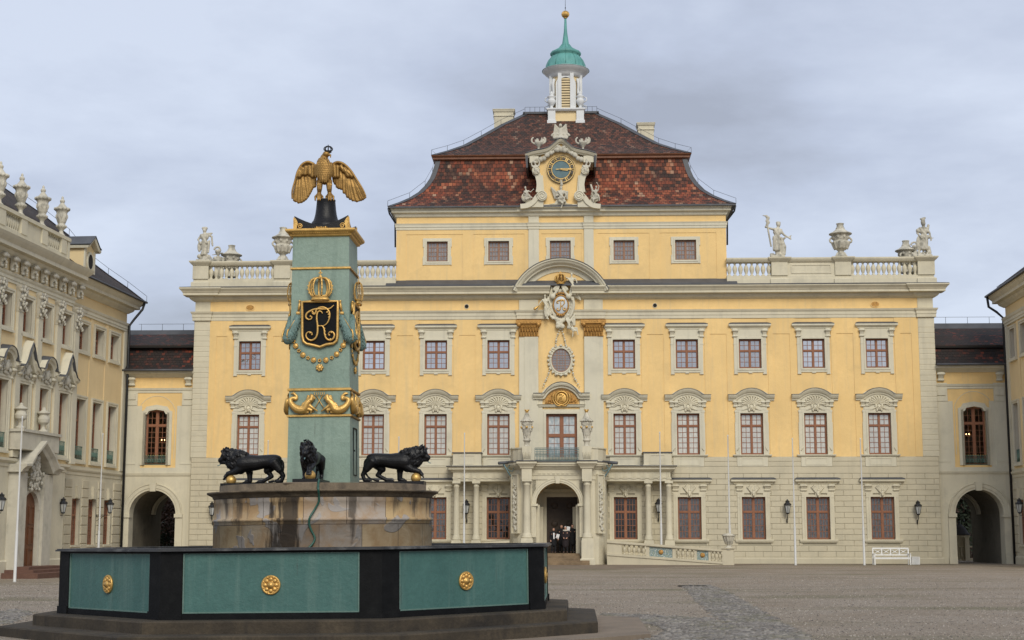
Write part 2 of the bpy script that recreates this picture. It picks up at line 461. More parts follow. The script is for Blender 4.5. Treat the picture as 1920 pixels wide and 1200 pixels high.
def glass(name, base, base2, refl, rough=.03, pscale=6.0, lo=.35, hi=.65):
    m, nt, b = nm(name)
    v = coord(nt, (1, 1, 1))
    n = noise(nt, wcoord(nt, (1, 1, .5)), pscale, 3)
    cc = mixc(nt, ramp(nt, n, [(lo, 0.0), (hi, 1.0)]), base, base2)
    oi = nt.nodes.new('ShaderNodeObjectInfo'); cc = mixc(nt, ramp(nt, oi.outputs['Random'], [(0, 0.0), (1, .55)]), cc, mul(base, .45))
    df = nt.nodes.new("ShaderNodeBsdfDiffuse"); nt.links.new(cc, df.inputs[0])
    gl = nt.nodes.new("ShaderNodeBsdfGlossy"); gl.inputs["Roughness"].default_value = rough; gl.inputs[0].default_value = (.95, .97, 1, 1)
    bn = nt.nodes.new("ShaderNodeBump"); bn.inputs["Distance"].default_value = .004
    nt.links.new(noise(nt, wcoord(nt), 3.5, 2), bn.inputs["Height"]); nt.links.new(bn.outputs[0], gl.inputs["Normal"])
    ms = nt.nodes.new("ShaderNodeMixShader")
    fr = nt.nodes.new("ShaderNodeFresnel"); fr.inputs[0].default_value = 1.5
    f = math2(nt, 'ADD', fr.outputs[0], math2(nt, 'MULTIPLY', math2(nt, 'ADD', math2(nt, 'MULTIPLY', oi.outputs['Random'], .9), .55), refl)); f = math2(nt, 'MINIMUM', f, 1.0)
    nt.links.new(f, ms.inputs[0]); nt.links.new(df.outputs[0], ms.inputs[1]); nt.links.new(gl.outputs[0], ms.inputs[2])
    nt.links.new(ms.outputs[0], nt.nodes["Material Output"].inputs[0])
    return m
M['pane_up'] = glass("old_glass_reflecting_sky", (.05, .05, .055), (.16, .16, .17), .42)
M['pane_mid'] = glass("glass_over_cream_blind", (.50, .49, .43), (.66, .65, .58), .12)
M['pane_low'] = glass("glass_over_grey_net_curtain", (.05, .047, .046), (.135, .13, .125), .05, pscale=9)
M['pane_dark'] = glass("dark_glass", (.010, .009, .008), (.028, .020, .016), .03)
M['pane_attic'] = glass("dusty_attic_glass", (.17, .15, .135), (.26, .24, .225), .10)
M['pane_wing'] = glass("wing_window_glass", (.05, .045, .04), (.14, .12, .11), .10)

def clear_glass():
    m, nt, b = nm("clear_window_glass")
    tr = nt.nodes.new("ShaderNodeBsdfTransparent"); gl = nt.nodes.new("ShaderNodeBsdfGlossy"); gl.inputs["Roughness"].default_value = .03
    fr = nt.nodes.new("ShaderNodeFresnel"); fr.inputs[0].default_value = 1.5
    ms = nt.nodes.new("ShaderNodeMixShader"); nt.links.new(fr.outputs[0], ms.inputs[0]); nt.links.new(tr.outputs[0], ms.inputs[1]); nt.links.new(gl.outputs[0], ms.inputs[2])
    nt.links.new(ms.outputs[0], nt.nodes["Material Output"].inputs[0]); return m
M['clear'] = clear_glass()

def roofmat(name, rowh, roww, colors, patch=.6, thr=0.0):
    m, nt, b = nm(name)
    v = coord(nt, (1, 1, 1), "UV")
    br = nt.nodes.new("ShaderNodeTexBrick"); nt.links.new(v, br.inputs["Vector"])
    br.inputs["Scale"].default_value = 1.0; br.inputs["Brick Width"].default_value = roww; br.inputs["Row Height"].default_value = rowh
    br.inputs["Mortar Size"].default_value = .012; br.inputs["Mortar Smooth"].default_value = .3; br.inputs["Bias"].default_value = 0
    br.inputs["Color1"].default_value = (0, 0, 0, 1); br.inputs["Color2"].default_value = (1, 1, 1, 1); br.inputs["Mortar"].default_value = (.2, .2, .2, 1)
    tone = ramp(nt, br.outputs["Color"], [(0, colors[0]), (.3, colors[1]), (.62, colors[2]), (.9, colors[3]), (1, colors[4])])
    n1 = noise(nt, coord(nt, (1, 1.3, 1), "UV"), .32, 5, .6, .6)
    n2 = noise(nt, coord(nt, (1, 1.6, 1), "UV"), 1.7, 4, .6)
    s_ = math2(nt, 'ADD', math2(nt, 'MULTIPLY', n1, .65), math2(nt, 'MULTIPLY', n2, .35))
    dk = ramp(nt, s_, [(.42 + thr, 0.0), (.56 + thr, patch)])
    cc = mixc(nt, dk, tone, (.022, .016, .014))
    n3 = noise(nt, coord(nt, (1.4, 9, 1), "UV"), .9, 3, .6)
    cc = mixc(nt, ramp(nt, n3, [(.5, 0.0), (.72, .5)]), cc, (.05, .035, .025))
    cc = mixc(nt, math2(nt, 'MULTIPLY', br.outputs["Fac"], .85), cc, (.008, .006, .005))
    nt.links.new(cc, b.inputs["Base Color"]); b.inputs["Roughness"].default_value = .85
    # stepped tile courses
    su = nt.nodes.new("ShaderNodeSeparateXYZ"); nt.links.new(v, su.inputs[0])
    fr = math2(nt, 'FRACT', math2(nt, 'DIVIDE', su.outputs[1], rowh), 0)
    h = math2(nt, 'SUBTRACT', math2(nt, 'MULTIPLY', math2(nt, 'SUBTRACT', 1.0, fr), .03), math2(nt, 'MULTIPLY', br.outputs["Fac"], .03))
    h = math2(nt, 'ADD', h, math2(nt, 'MULTIPLY', br.outputs["Color"], .015))
    bumpn(nt, b, h, 1.0)
    return m
TILE = [(.045, .022, .014), (.15, .042, .020), (.26, .062, .027), (.34, .12, .055), (.40, .25, .16)]
TILE2 = [(.022, .015, .011), (.066, .030, .018), (.11, .038, .021), (.17, .062, .034), (.20, .12, .08)]
TILE3 = [(.010, .009, .009), (.018, .012, .011), (.035, .016, .012), (.16, .035, .018), (.26, .05, .02)]
M['tile_low'] = roofmat("red_clay_tiles", .30, .26, TILE, .85, .035)
M['tile_up'] = roofmat("brown_clay_tiles", .26, .24, TILE2, .45)
M['tile_dark'] = roofmat("blackened_clay_tiles", .22, .24, TILE3, .80)
M['tile_wing'] = roofmat("dark_wing_tiles", .26, .24, [(.02, .015, .012), (.03, .02, .016), (.045, .027, .02), (.06, .032, .022), (.07, .05, .04)], .6)
# ================================================================ GROUND
def sstep(a, b, x):
    t = max(0, min(1, (x - a) / (b - a))); return t * t * (3 - 2 * t)
def gz(X, Y):
    return -0.45 * sstep(-10, -25, X) * sstep(40, 85, Y) if X < -10 else 0.0
gm, nt_, b_ = nm("gravel_courtyard")
v = wcoord(nt_)
a1 = noise(nt_, v, 7, 8, .85); a2 = noise(nt_, v, .35, 5, .6); a3 = noise(nt_, wcoord(nt_, (.22, 1, 1)), .30, 5, .62, .4); a4 = noise(nt_, v, 26, 3, .7)
c = mixc(nt_, ramp(nt_, a1, [(.40, 0.0), (.60, 1.0)]), (.13, .098, .064), (.36, .295, .22))
c = mixc(nt_, ramp(nt_, a4, [(.50, 0.0), (.64, .85)]), c, (.50, .45, .39))
c = mixc(nt_, ramp(nt_, a2, [(.40, 0.0), (.70, .55)]), c, (.20, .148, .092))
c = mixc(nt_, ramp(nt_, a3, [(.52, 0.0), (.66, .70)]), c, (.125, .115, .05))
nt_.links.new(c, b_.inputs["Base Color"]); b_.inputs["Roughness"].default_value = .8
bumpn(nt_, b_, math2(nt_, 'ADD', a1, math2(nt_, 'MULTIPLY', a2, 1.5)), .05)
mb = MB()
xs = [-600, -150, -60] + [-40 + 2 * i for i in range(41)] + [60, 150, 600]
ys = [-60, 0, 10] + [14 + 2 * i for i in range(44)] + [140, 300, 1200]
vs = [(x, y, gz(x, y)) for y in ys for x in xs]
nx = len(xs)
mb.add(vs, [(j * nx + i, j * nx + i + 1, (j + 1) * nx + i + 1, (j + 1) * nx + i) for j in range(len(ys) - 1) for i in range(nx - 1)], smooth=True)
tag(mb.build("ground", gm), "grey brown gravel court with mossy patches", "ground", kind="structure")
def gpoly(name, pix, m, z, label, zz=.0):
    mb = MB(); P = [ground_at(px, py) for px, py in pix]
    mb.add([(p.x, p.y, z) for p in P], [tuple(range(len(P)))]); o = mb.build(name, m)
    if o.data.polygons[0].normal.z < 0: o.data.flip_normals()
    tag(o, label, "paving", kind="structure"); return o
gpoly("pavement", [(560, 1067.5), (1150, 1067), (1300, 1062.5), (1385, 1060.5), (1500, 1056), (1500, 1051), (560, 1051)], M['slab'], .006, "wet brown paved apron in front of the entrance")

# thin scatter of loose chippings over the gravel, sized as in the photo's foreground
rn_ = random.Random(77); mb = MB()
for k in range(42000):
    Y_ = 22 + 46 * rn_.random() ** 1.25; X_ = rn_.uniform(-.36, .36) * Y_
    if hypot(X_ + 3.95, Y_ - 30.6) < 6.4: continue
    s = rn_.uniform(.010, .028); a = rn_.uniform(0, pi); ca, sa = cos(a) * s, sin(a) * s; z = gz(X_, Y_)
    mb.add([(X_ + ca, Y_ + sa, z - .003), (X_ - sa, Y_ + ca, z - .003), (X_ - ca, Y_ - sa, z - .003), (X_ + sa, Y_ - ca, z - .003), (X_ + rn_.uniform(-.3, .3) * s, Y_, z + s * rn_.uniform(.5, .9))], [(0, 1, 4), (1, 2, 4), (2, 3, 4), (3, 0, 4)])
m_, nt_, b_ = nm("loose_chippings"); v = wcoord(nt_); vo = nt_.nodes.new("ShaderNodeTexVoronoi"); vo.inputs["Scale"].default_value = 12; nt_.links.new(v, vo.inputs["Vector"]); sx_ = nt_.nodes.new("ShaderNodeSeparateXYZ"); nt_.links.new(vo.outputs["Color"], sx_.inputs[0])
nt_.links.new(ramp(nt_, sx_.outputs[0], [(0, (.05, .042, .035)), (.5, (.19, .155, .12)), (.85, (.32, .275, .225)), (1, (.44, .40, .345))]), b_.inputs["Base Color"]); b_.inputs["Roughness"].default_value = .7
tag(mb.build("gravel", m_), "loose pale and dark stone chippings strewn over the court", "gravel", kind="stuff")
M['mossy'] = mat("damp_mossy_soil", (.085, .066, .042), .3, 1.2, .9, .02, 14, dirt=(.06, .075, .025), dirt_amt=.7)
mb = MB()
for x0, x1, y in ((3.6, 24.9, -.75), (-24.9, -3.6, -.75)):
    n = 60; V = []
    for i in range(n + 1):
        x = lerp(x0, x1, i / n); V += [MF.w(x, y - .35 - .25 * mnoise.noise((x * .5, 3, 0)), .008 + gz(MF.w(x, y).x, MF.w(x, y).y)), MF.w(x, .0, .008 + gz(MF.w(x, y).x, MF.w(x, y).y))]
    mb.add(V, [(2 * i, 2 * i + 2, 2 * i + 3, 2 * i + 1) for i in range(n)])
tag(mb.build("wall_foot_soil", M['mossy']), "dark mossy strip of soil along the foot of the palace wall", "soil", kind="structure")

# ================================================================ SHARED WINDOW PIECES
def casement(name, w_, h_, cols, rows, trans, mat_wood, parent, loc, arched=0.0, fw=.085, mu=.028, midw=.10, y=0.0, tb=.10):
    """timber frame with mullion, transom (fraction of height) and glazing bars; origin bottom centre"""
    mb = MB(); hw = w_ / 2; d0, d1 = y - .03, y + .05
    mb.box(-hw, hw, d0, d1, 0, fw); mb.box(-hw, hw, d0, d1, h_ - fw, h_)
    mb.box(-hw, -hw + fw, d0, d1, fw, h_ - fw); mb.box(hw - fw, hw, d0, d1, fw, h_ - fw)
    mb.box(-midw / 2, midw / 2, d0 - .012, d1, fw, h_ - fw)
    zt = h_ * trans if trans else None
    if zt: 
        mb.box(-hw + fw, -midw / 2, d0 - .022, d1, zt - tb / 2, zt + tb / 2); mb.box(midw / 2, hw - fw, d0 - .022, d1, zt - tb / 2, zt + tb / 2)
    secs = [(fw, zt - tb / 2, rows[0]), (zt + tb / 2, h_ - fw, rows[1])] if zt else [(fw, h_ - fw, rows[0])]
    pn = MB(); rr = random.Random(int(w_ * 100 + h_ * 31))
    for sx in (-1, 1):
        a, b = (-hw + fw, -midw / 2) if sx < 0 else (midw / 2, hw - fw)
        for z0, z1, nr in secs:
            # sash rails
            q = .03
            mb.box(a, a + q, d0 + .012, d1, z0, z1); mb.box(b - q, b, d0 + .012, d1, z0, z1)
            mb.box(a + q, b - q, d0 + .012, d1, z0, z0 + q); mb.box(a + q, b - q, d0 + .012, d1, z1 - q, z1)
            A, B, Z0, Z1 = a + q, b - q, z0 + q, z1 - q
            for i in range(1, cols): 
                x = lerp(A, B, i / cols); mb.box(x - mu / 2, x + mu / 2, d0 + .025, d1 - .02, Z0, Z1)
            for j in range(1, nr):
                z = lerp(Z0, Z1, j / nr)
                for i in range(cols):
                    xa = lerp(A, B, i / cols) + (mu / 2 if i else 0); xb = lerp(A, B, (i + 1) / cols) - (mu / 2 if i < cols - 1 else 0)
                    mb.box(xa, xb, d0 + .027, d1 - .02, z - mu / 2, z + mu / 2)
            for i in range(cols):
                for j in range(nr):
                    xa, xb = lerp(A, B, i / cols), lerp(A, B, (i + 1) / cols); za, zb = lerp(Z0, Z1, j / nr), lerp(Z0, Z1, (j + 1) / nr)
                    t1, t2 = rr.uniform(-.004, .004), rr.uniform(-.004, .004)
                    y0 = d1 - .025
                    pn.quad((xa, y0 + t1, za), (xb, y0 - t1, za), (xb, y0 - t1 + t2, zb), (xa, y0 + t1 + t2, zb))
    o = mb.build("frame", mat_wood, parent, loc)
    return o, pn

def volute(mb, cx, cz, r, y0, y1, turns=2.0, sgn=1, mi=0):
    """flat disc with raised spiral"""
    mb.poly(arc(cx, cz, r, 0, 360 * (1 - 1 / 18), 17), y0, y1, mi)
    pts = []
    for i in range(int(14 * turns) + 1):
        a = i / 14 * 2 * pi; rr = r * (1 - i / (14 * turns + 3))
        pts.append((cx + sgn * rr * cos(a), y0 - .01, cz + rr * sin(a)))
    mb.tube(pts, r * .14, 5, mi)

def console(mb, x, z0, z1, w_, out_, y=0.0, mi=0):
    """scrolled bracket"""
    h = z1 - z0
    side = [(0, z0), (out_ * .35, z0 + h * .05), (out_ * .45, z0 + h * .35), (out_ * .8, z0 + h * .6), (out_, z0 + h * .85), (out_, z1), (0, z1)]
    vs = [(x - w_ / 2, y - o, z) for o, z in side] + [(x + w_ / 2, y - o, z) for o, z in side]; n = len(side)
    fs = [tuple(range(n)), tuple(range(2 * n - 1, n - 1, -1))] + [(i, n + i, n + (i + 1) % n, (i + 1) % n) for i in range(n)]
    mb.add(vs, fs, mi)
    mb.cap((x - w_ * .55, y - out_ * .82, z0 + h * .8), h * .16, (x + w_ * .55, y - out_ * .82, z0 + h * .8), h * .16, 8, mi)
    mb.cap((x - w_ * .5, y - out_ * .35, z0 + h * .14), h * .11, (x + w_ * .5, y - out_ * .35, z0 + h * .14), h * .11, 8, mi)

def garland(mb, pts, r, step=None, mi=0, rnd=None):
    rnd = rnd or random.Random(3)
    P = spline(pts, 8); acc = 0; last = P[0]; mb.ell(P[0], r, mi=mi, u=7, v=5)
    for p in P[1:]:
        acc += (p - last).length
        if acc > (step or r * 1.5):
            k = r * rnd.uniform(.55, 1.05); mb.ell(p + Vector((0, -rnd.uniform(0, r * .6), rnd.uniform(-.45, .45) * r)), (k, k * .9, k), mi=mi, u=7, v=5); acc = 0
        last = p

# ---- row B (first floor) window
def hood_path(half, arch_half, z0, rise):
    R_ = (arch_half ** 2 + rise ** 2) / (2 * rise); a = math.degrees(math.asin(arch_half / R_))
    return [(-half, z0), (-arch_half - .12, z0), (-arch_half - .02, z0 + .02)] + arc(0, z0 + rise - R_, R_, 90 + a * .93, 90 - a * .93, 12) + [(arch_half + .02, z0 + .02), (arch_half + .12, z0), (half, z0)]

COR = [(0, 0), (.10, .02), (.10, .10), (.17, .13), (.26, .19), (.26, .30), (.0, .34)]
def build_window_B(parent, x):
    hw, z0, z1 = .74, 7.03, 9.73
    mb = MB()
    mb.ring(-hw, hw, z0, z1, .12, -.10, .22, sides='lrt')
    mb.box(-hw - .33, -hw - .12, -.07, .22, z0, z1 + .12); mb.box(hw + .12, hw + .33, -.07, .22, z0, z1 + .12)
    mb.box(-hw - .36, -hw - .33, -.065, 0, z0 + .1, z1 - .6); mb.box(hw + .33, hw + .36, -.065, 0, z0 + .1, z1 - .6)
    # spandrel field and stepped crossettes
    mb.box(-1.02, 1.02, -.055, .1, z1 + .12, 10.56)
    mb.box(-1.10, -.62, -.085, .1, z1 + .06, z1 + .20); mb.box(.62, 1.10, -.085, .1, z1 + .06, z1 + .20)
    mb.box(-.95, -.40, -.095, .1, z1 + .20, z1 + .31); mb.box(.40, .95, -.095, .1, z1 + .20, z1 + .31)
    mb.poly(arc(0, 10.30, .93, 12, 168, 16), -.05, .1)
    # sill
    mb.mould(-1.14, 1.14, -.06, .1, 6.88, [(0, 0), (.05, .02), (.10, .07), (.12, .12), (.12, .15)])
    mb.box(-1.0, 1.0, -.06, .1, 6.26, 6.88)
    mb.ring(-.66, .66, 6.40, 6.76, .05, -.085, -.06)
    o = mb.build("window", M['stone2'], parent, (x, 0, 0))
    # hood moulding
    h = MB(); h.sweep(hood_path(1.50, .98, 10.56, .42), [(0, -.02), (0, .12), (.10, .14), (.13, .22), (.24, .30), (.33, .34), (.36, .34), (.36, -.02)], 0.0)
    for sx in (-1, 1): console(h, sx * 1.05, 10.12, 10.56, .22, .17, -.02)
    for sx in (-1, 1): console(h, sx * .78, 10.16, 10.52, .16, .12, -.05)
    h.build("hood", M['stone2'], o)
    f = MB(); f.sweep(hood_path(1.52, .98, 10.93, .42), [(0, -.02), (0, .37), (.025, .36), (.05, -.02)], 0.0); f.build("flashing", M['lead'], o)
    # scallop shell and mask
    c = MB(); cz = 10.28
    for k in range(11):
        a = radians(8 + 164 * k / 10); r = .60
        c.cap((.10 * cos(a), -.08, cz + .08 * sin(a)), .03, (r * cos(a), -.10, cz + r * .80 * sin(a)), .075, 6)
    for k in range(12):
        a = radians(2 + 176 * k / 11); c.ell((.68 * cos(a), -.09, cz + .58 * sin(a)), .065, u=6, v=4)
    c.ell((0, -.12, cz - .20), (.16, .10, .20), u=8, v=6); c.ell((0, -.20, cz - .20), (.04, .06, .07), u=6, v=4)
    c.ell((-.08, -.18, cz - .13), (.05, .05, .03), u=6, v=4); c.ell((.08, -.18, cz - .13), (.05, .05, .03), u=6, v=4)
    c.ell((0, -.17, cz - .30), (.07, .05, .03), u=6, v=4)
    for sx in (-1, 1):
        c.ell((sx * .20, -.10, cz - .12), (.09, .06, .16), u=6, v=5); c.ell((sx * .15, -.13, cz - .36), (.07, .06, .12), u=6, v=5)
        c.cap((sx * .26, -.08, cz - .22), .06, (sx * .46, -.07, cz - .30), .04, 6)
        c.cap((sx * .46, -.08, cz + .02), .05, (sx * .68, -.07, cz - .08), .06, 6)
        c.cap((sx * .98, -.08, 7.30), .04, (sx * .86, -.11, 7.50), .025, 5)
    c.build("shell_relief", M['stone'], o)
    fr, pn = casement("frame", 2 * hw, z1 - z0, 2, (5, 2), .70, M['wood'], o, (0, .20, z0))
    p = pn.build("pane", M['pane_mid'], o, (0, .20, z0))
    return o
def build_window_A(parent, x):
    hw, z0, z1 = .735, 12.69, 14.63
    mb = MB()
    mb.ring(-hw, hw, z0, z1, .12, -.09, .22)
    mb.box(-1.06, -hw - .12, -.06, .2, 12.34, z1 + .12); mb.box(hw + .12, 1.06, -.06, .2, 12.34, z1 + .12)
    mb.box(-hw - .12, hw + .12, -.055, .2, 12.42, z0 - .12)
    mb.box(-1.06, 1.06, -.045, .2, z1 + .12, 15.30)
    for sx in (-1, 1):
        mb.box(sx * .80, sx * 1.09, -.075, .1, 14.28, 14.34); mb.box(sx * .82, sx * 1.07, -.085, .1, 12.30, 12.37)
    mb.box(-.12, .12, -.075, .1, 12.36, 12.45)
    o = mb.build("window", M['stone2'], parent, (x, 0, 0))
    h = MB(); h.mould(-1.18, 1.18, -.03, .05, 15.28, [(0, 0), (.05, .03), (.05, .09), (.12, .14), (.21, .22), (.21, .32), (.20, .33)])
    for sx in (-1, 1): console(h, sx * .97, 14.74, 15.30, .25, .17, -.03)
    h.build("hood", M['stone2'], o)
    f = MB(); f.add([(-1.39, -.25, 15.61), (1.39, -.25, 15.61), (1.39, -.25, 15.65), (-1.39, -.25, 15.65), (-1.2, 0, 15.75), (1.2, 0, 15.75), (-1.39, 0, 15.61), (1.39, 0, 15.61)],
                    [(0, 1, 2, 3), (3, 2, 5, 4), (0, 3, 4, 6), (1, 7, 5, 2)]); f.build("flashing", M['lead'], o)
    fr, pn = casement("frame", 2 * hw, z1 - z0, 2, (3, 2), .60, M['wood'], o, (0, .20, z0))
    pn.build("pane", M['pane_up'], o, (0, .20, z0))
    return o
def build_window_C(parent, x):
    hw, z0, z1 = .76, 1.56, 4.29
    mb = MB()
    mb.ring(-hw, hw, z0, z1, .12, -.10, .22, sides='lrt')
    mb.box(-1.05, -hw - .12, -.07, .2, z0, z1 - .05); mb.box(hw + .12, 1.05, -.07, .2, z0, z1 - .05)
    mb.box(-1.05, -.60, -.09, .15, z1 + .12, z1 + .24); mb.box(.60, 1.05, -.09, .15, z1 + .12, z1 + .24)
    mb.box(-1.05, -hw - .12, -.085, .15, z1 - .05, z1 + .12); mb.box(hw + .12, 1.05, -.085, .15, z1 - .05, z1 + .12)
    mb.box(-1.12, 1.12, -.055, .1, z1 + .24, 5.12)
    mb.mould(-1.12, 1.12, -.06, .1, 1.33, [(0, 0), (.05, .03), (.09, .10), (.11, .16), (.11, .23)])
    o = mb.build("window", M['stone'], parent, (x, 0, 0))
    h = MB(); h.mould(-1.20, 1.20, -.03, .05, 5.09, [(0, 0), (.06, .03), (.06, .08), (.14, .13), (.24, .20), (.24, .31)])
    for sx in (-1, 1):
        console(h, sx * .90, 4.66, 5.10, .34, .18, -.04)
        h.cap((sx * .72, -.10, 4.95), .05, (sx * 1.08, -.10, 4.95), .05, 6)
    h.build("hood", M['stone'], o)
    f = MB(); f.add([(-1.47, -.285, 5.41), (1.47, -.285, 5.41), (1.47, -.285, 5.47), (-1.47, -.285, 5.47), (-1.3, 0, 5.56), (1.3, 0, 5.56), (-1.47, 0, 5.41), (1.47, 0, 5.41)],
                    [(0, 1, 2, 3), (3, 2, 5, 4), (0, 3, 4, 6), (1, 7, 5, 2)]); f.build("flashing", M['lead'], o)
    c = MB()   # eagle keystone: two raised wings and a head
    c.poly([(-.15, 4.27), (.15, 4.27), (.20, 5.05), (-.20, 5.05)], -.12, 0)
    for sx in (-1, 1):
        for k in range(4):
            a = radians(48 + 12 * k); c.cap((sx * .07, -.13, 4.52), .05, (sx * (.07 + .48 * cos(a)), -.12, 4.52 + .55 * sin(a)), .04, 6)
    c.ell((0, -.17, 4.52), (.11, .09, .17), u=8, v=6); c.ell((0, -.22, 4.40), (.07, .08, .08), u=8, v=6); c.ell((0, -.18, 4.72), (.06, .06, .08), u=6, v=5)
    c.build("eagle_keystone", M['stone'], o)
    fr, pn = casement("frame", 2 * hw, z1 - z0, 3, (4, 2), .645, M['wood'], o, (0, .20, z0), midw=.13)
    pn.build("pane", M['pane_low'], o, (0, .20, z0))
    return o

# ================================================================ MAIN PALACE
P = thing("palace", "yellow and grey central palace block with clock gable and green lantern", "palace", MF)
X = lambda px, py=700, y=0.0: MF.x(px, py, y)
Z = lambda py, px=1052, y=0.0: MF.z(py, px, y)
XL, XR = X(353, 900), X(1766, 900)
XL, XR = -24.45, 24.45
print("extent", X(358, 620), X(1757, 620), X(350, 900), X(1768, 880))
S = 4.145
colsx = [k * S for k in (-5, -4, -3, -2, -1, 1, 2, 3, 4, 5)]
ZA0, ZA1 = Z(597, 1400), Z(580, 1400)          # architrave
ZC0, ZC1 = Z(560, 1400, -.1), Z(533, 1400, -.85)    # main cornice
print("levels", ZA0, ZA1, ZC0, ZC1)
QW = 1.0
holesA = [(x - .735, x + .735, 12.69, 14.63) for x in colsx]
holesB = [(x - .74, x + .74, 7.03, 9.73) for x in colsx]
holesC = [(x - .76, x + .76, 1.56, 4.29) for x in colsx]
# yellow upper wall (with a hole for the balcony door and the oval window)
mb = MB()
DX0, DX1, DZ0, DZ1 = X(1024, 800), X(1082, 800), 5.9, Z(776)
mb.wall(XL, XR, 6.89, ZC1 - .3, holesA + holesB + [(DX0, DX1, 6.89, DZ1)], 0.0, .30)
mb.quad((XL, 0, 6.89), (XL, 14, 6.89), (XL, 14, ZC1), (XL, 0, ZC1)); mb.quad((XR, 0, 6.89), (XR, 14, 6.89), (XR, 14, ZC1), (XR, 0, ZC1))
mb.quad((XL, 14, -.6), (XR, 14, -.6), (XR, 14, ZC1), (XL, 14, ZC1))
# raised fields leave the recessed panels between the bays
for i in range(len(colsx) - 1):
    a, b = colsx[i], colsx[i + 1]
    if b - a > S * 1.5: continue
    c = (a + b) / 2; pw = .54
    mb.box(a + 1.16, c - pw, -.035, .05, 6.89, ZA0); mb.box(c + pw, b - 1.16, -.035, .05, 6.89, ZA0)
    mb.box(c - pw, c + pw, -.035, .05, Z(626, 1400) , ZA0)
for sx in (-1, 1):
    a = sx * (5 * S + 1.16); mb.box(a, sx * (5 * S + 1.55), -.035, .05, 6.89, ZA0)
    mb.box(sx * (5 * S + 1.55), sx * (24.45 - QW - .45), -.035, .05, Z(626, 1400), ZA0)
    mb.box(sx * (24.45 - QW - .45), sx * (24.45 - QW), -.035, .05, 6.89, ZA0)
mb.build("upper_wall", M['yellow'], P)
# ground floor
mb = MB(); mb.wall(XL, XR, -.6, 6.89, holesC + [(-1.5, 1.5, 0, 6.2)] + [(h[0], h[1], 6.80, 6.9) for h in []], 0.0, .30)
mb.quad((XL, 0, -.6), (XL, 14, -.6), (XL, 14, 6.89), (XL, 0, 6.89)); mb.quad((XR, 0, -.6), (XR, 14, -.6), (XR, 14, 6.89), (XR, 0, 6.89))
mb.build("ground_floor_wall", M['groove'], P)
mb = MB(); rr = random.Random(5)
surr = [(x - 1.04, x + 1.04, 1.40, 5.15) for x in colsx]
def course(mb, x0, x1, z0, z1, bl, off, avoid, y0=-.032, y1=.02, gap=.02):
    cuts = [x0]; x = x0 + off
    while x < x1 - .25:
        if x > x0 + .25: cuts.append(x)
        x += bl
    cuts.append(x1)
    for i in range(len(cuts) - 1):
        segs = [(cuts[i], cuts[i + 1])]
        for a, b, c, d in avoid:
            if z1 <= c + .02 or z0 >= d - .02: continue
            ns = []
            for s0, s1 in segs:
                if b <= s0 or a >= s1: ns.append((s0, s1)); continue
                if s0 < a: ns.append((s0, a))
                if s1 > b: ns.append((b, s1))
            segs = ns
        for s0, s1 in segs:
            if s1 - s0 > .08: mb.box(s0 + gap / 2, s1 - gap / 2, y0, y1, z0 + gap / 2, z1 - gap / 2, bev=.018)
ch = (5.80 - .42) / 15
for j in range(15):
    z = .42 + j * ch
    course(mb, XL, XR, z, z + ch, 1.17, .585 if j % 2 else 0.0, surr + [(-3.0, 3.0, 0, 6)])
for j, (z0, z1) in enumerate([(5.80, 6.26), (6.26, 6.58), (6.58, 6.89)]):
    course(mb, XL, XR, z0, z1, 60, 0, [(x - 1.0, x + 1.0, 6.26, 6.9) for x in colsx] + [(-3.4, 3.4, 0, 7)], gap=.016)
mb.build("rusticated_masonry", M['rust'], P)
mb = MB(); mb.mould(XL, XR, -.032, 14, -.6, [(.10, 0), (.10, .94), (.07, .99), (.02, 1.02)]); mb.build("plinth", M['rust'], P)
# quoins
qz = [6.89]; qh = .352
mb = MB()
while qz[-1] + qh < ZA0: qz.append(qz[-1] + qh)
qz[-1] = ZA0
for sx in (-1, 1):
    for i in range(len(qz) - 1):
        a, b = (XL - .06, XL + QW) if sx < 0 else (XR - QW, XR + .06)
        mb.box(a, b, -.06, .6, qz[i] + .012, qz[i + 1] - .012, bev=.02)
    a, b = (XL - .03, XL + QW - .02) if sx < 0 else (XR - QW + .02, XR + .03)
    mb.box(a, b, -.04, .5, 6.89, ZC0 + .05)
    mb.build("quoins", M['stone'], P); mb = MB()
# entablature: architrave, frieze pilaster blocks, cornice  (broken over the door axis)
BRK0, BRK1 = X(1026, 570), X(1077, 570)
mb = MB()
arch_p = [(.02, 0), (.06, .02), (.06, .22), (.09, .24), (.09, .42), (.15, .50), (.19, ZA1 - ZA0)]
def entab(x0, x1, ml, mr):
    mb.mould(x0, x1, 0, .3, ZA0, arch_p, ml, mr)
H = ZC1 - ZC0
cor_p = [(.0, 0), (.05, .03), (.12, .07), (.20, .13), (.26, .20), (.30, .30), (.30, .36), (.62, .40), (.62, .56), (.66, .60), (.70, .68), (.78, .78), (.85, .86), (.85, .95)]
cor_p = [(o, z / .95 * H) for o, z in cor_p]
entab(XL - .04, BRK0, 1, 1); entab(BRK1, XR + .04, 1, 1)
mb.mould(XL - .06, BRK0, 0, .3, ZC0, cor_p, 1, .25); mb.mould(BRK1, XR + .06, 0, .3, ZC0, cor_p, .25, 1)
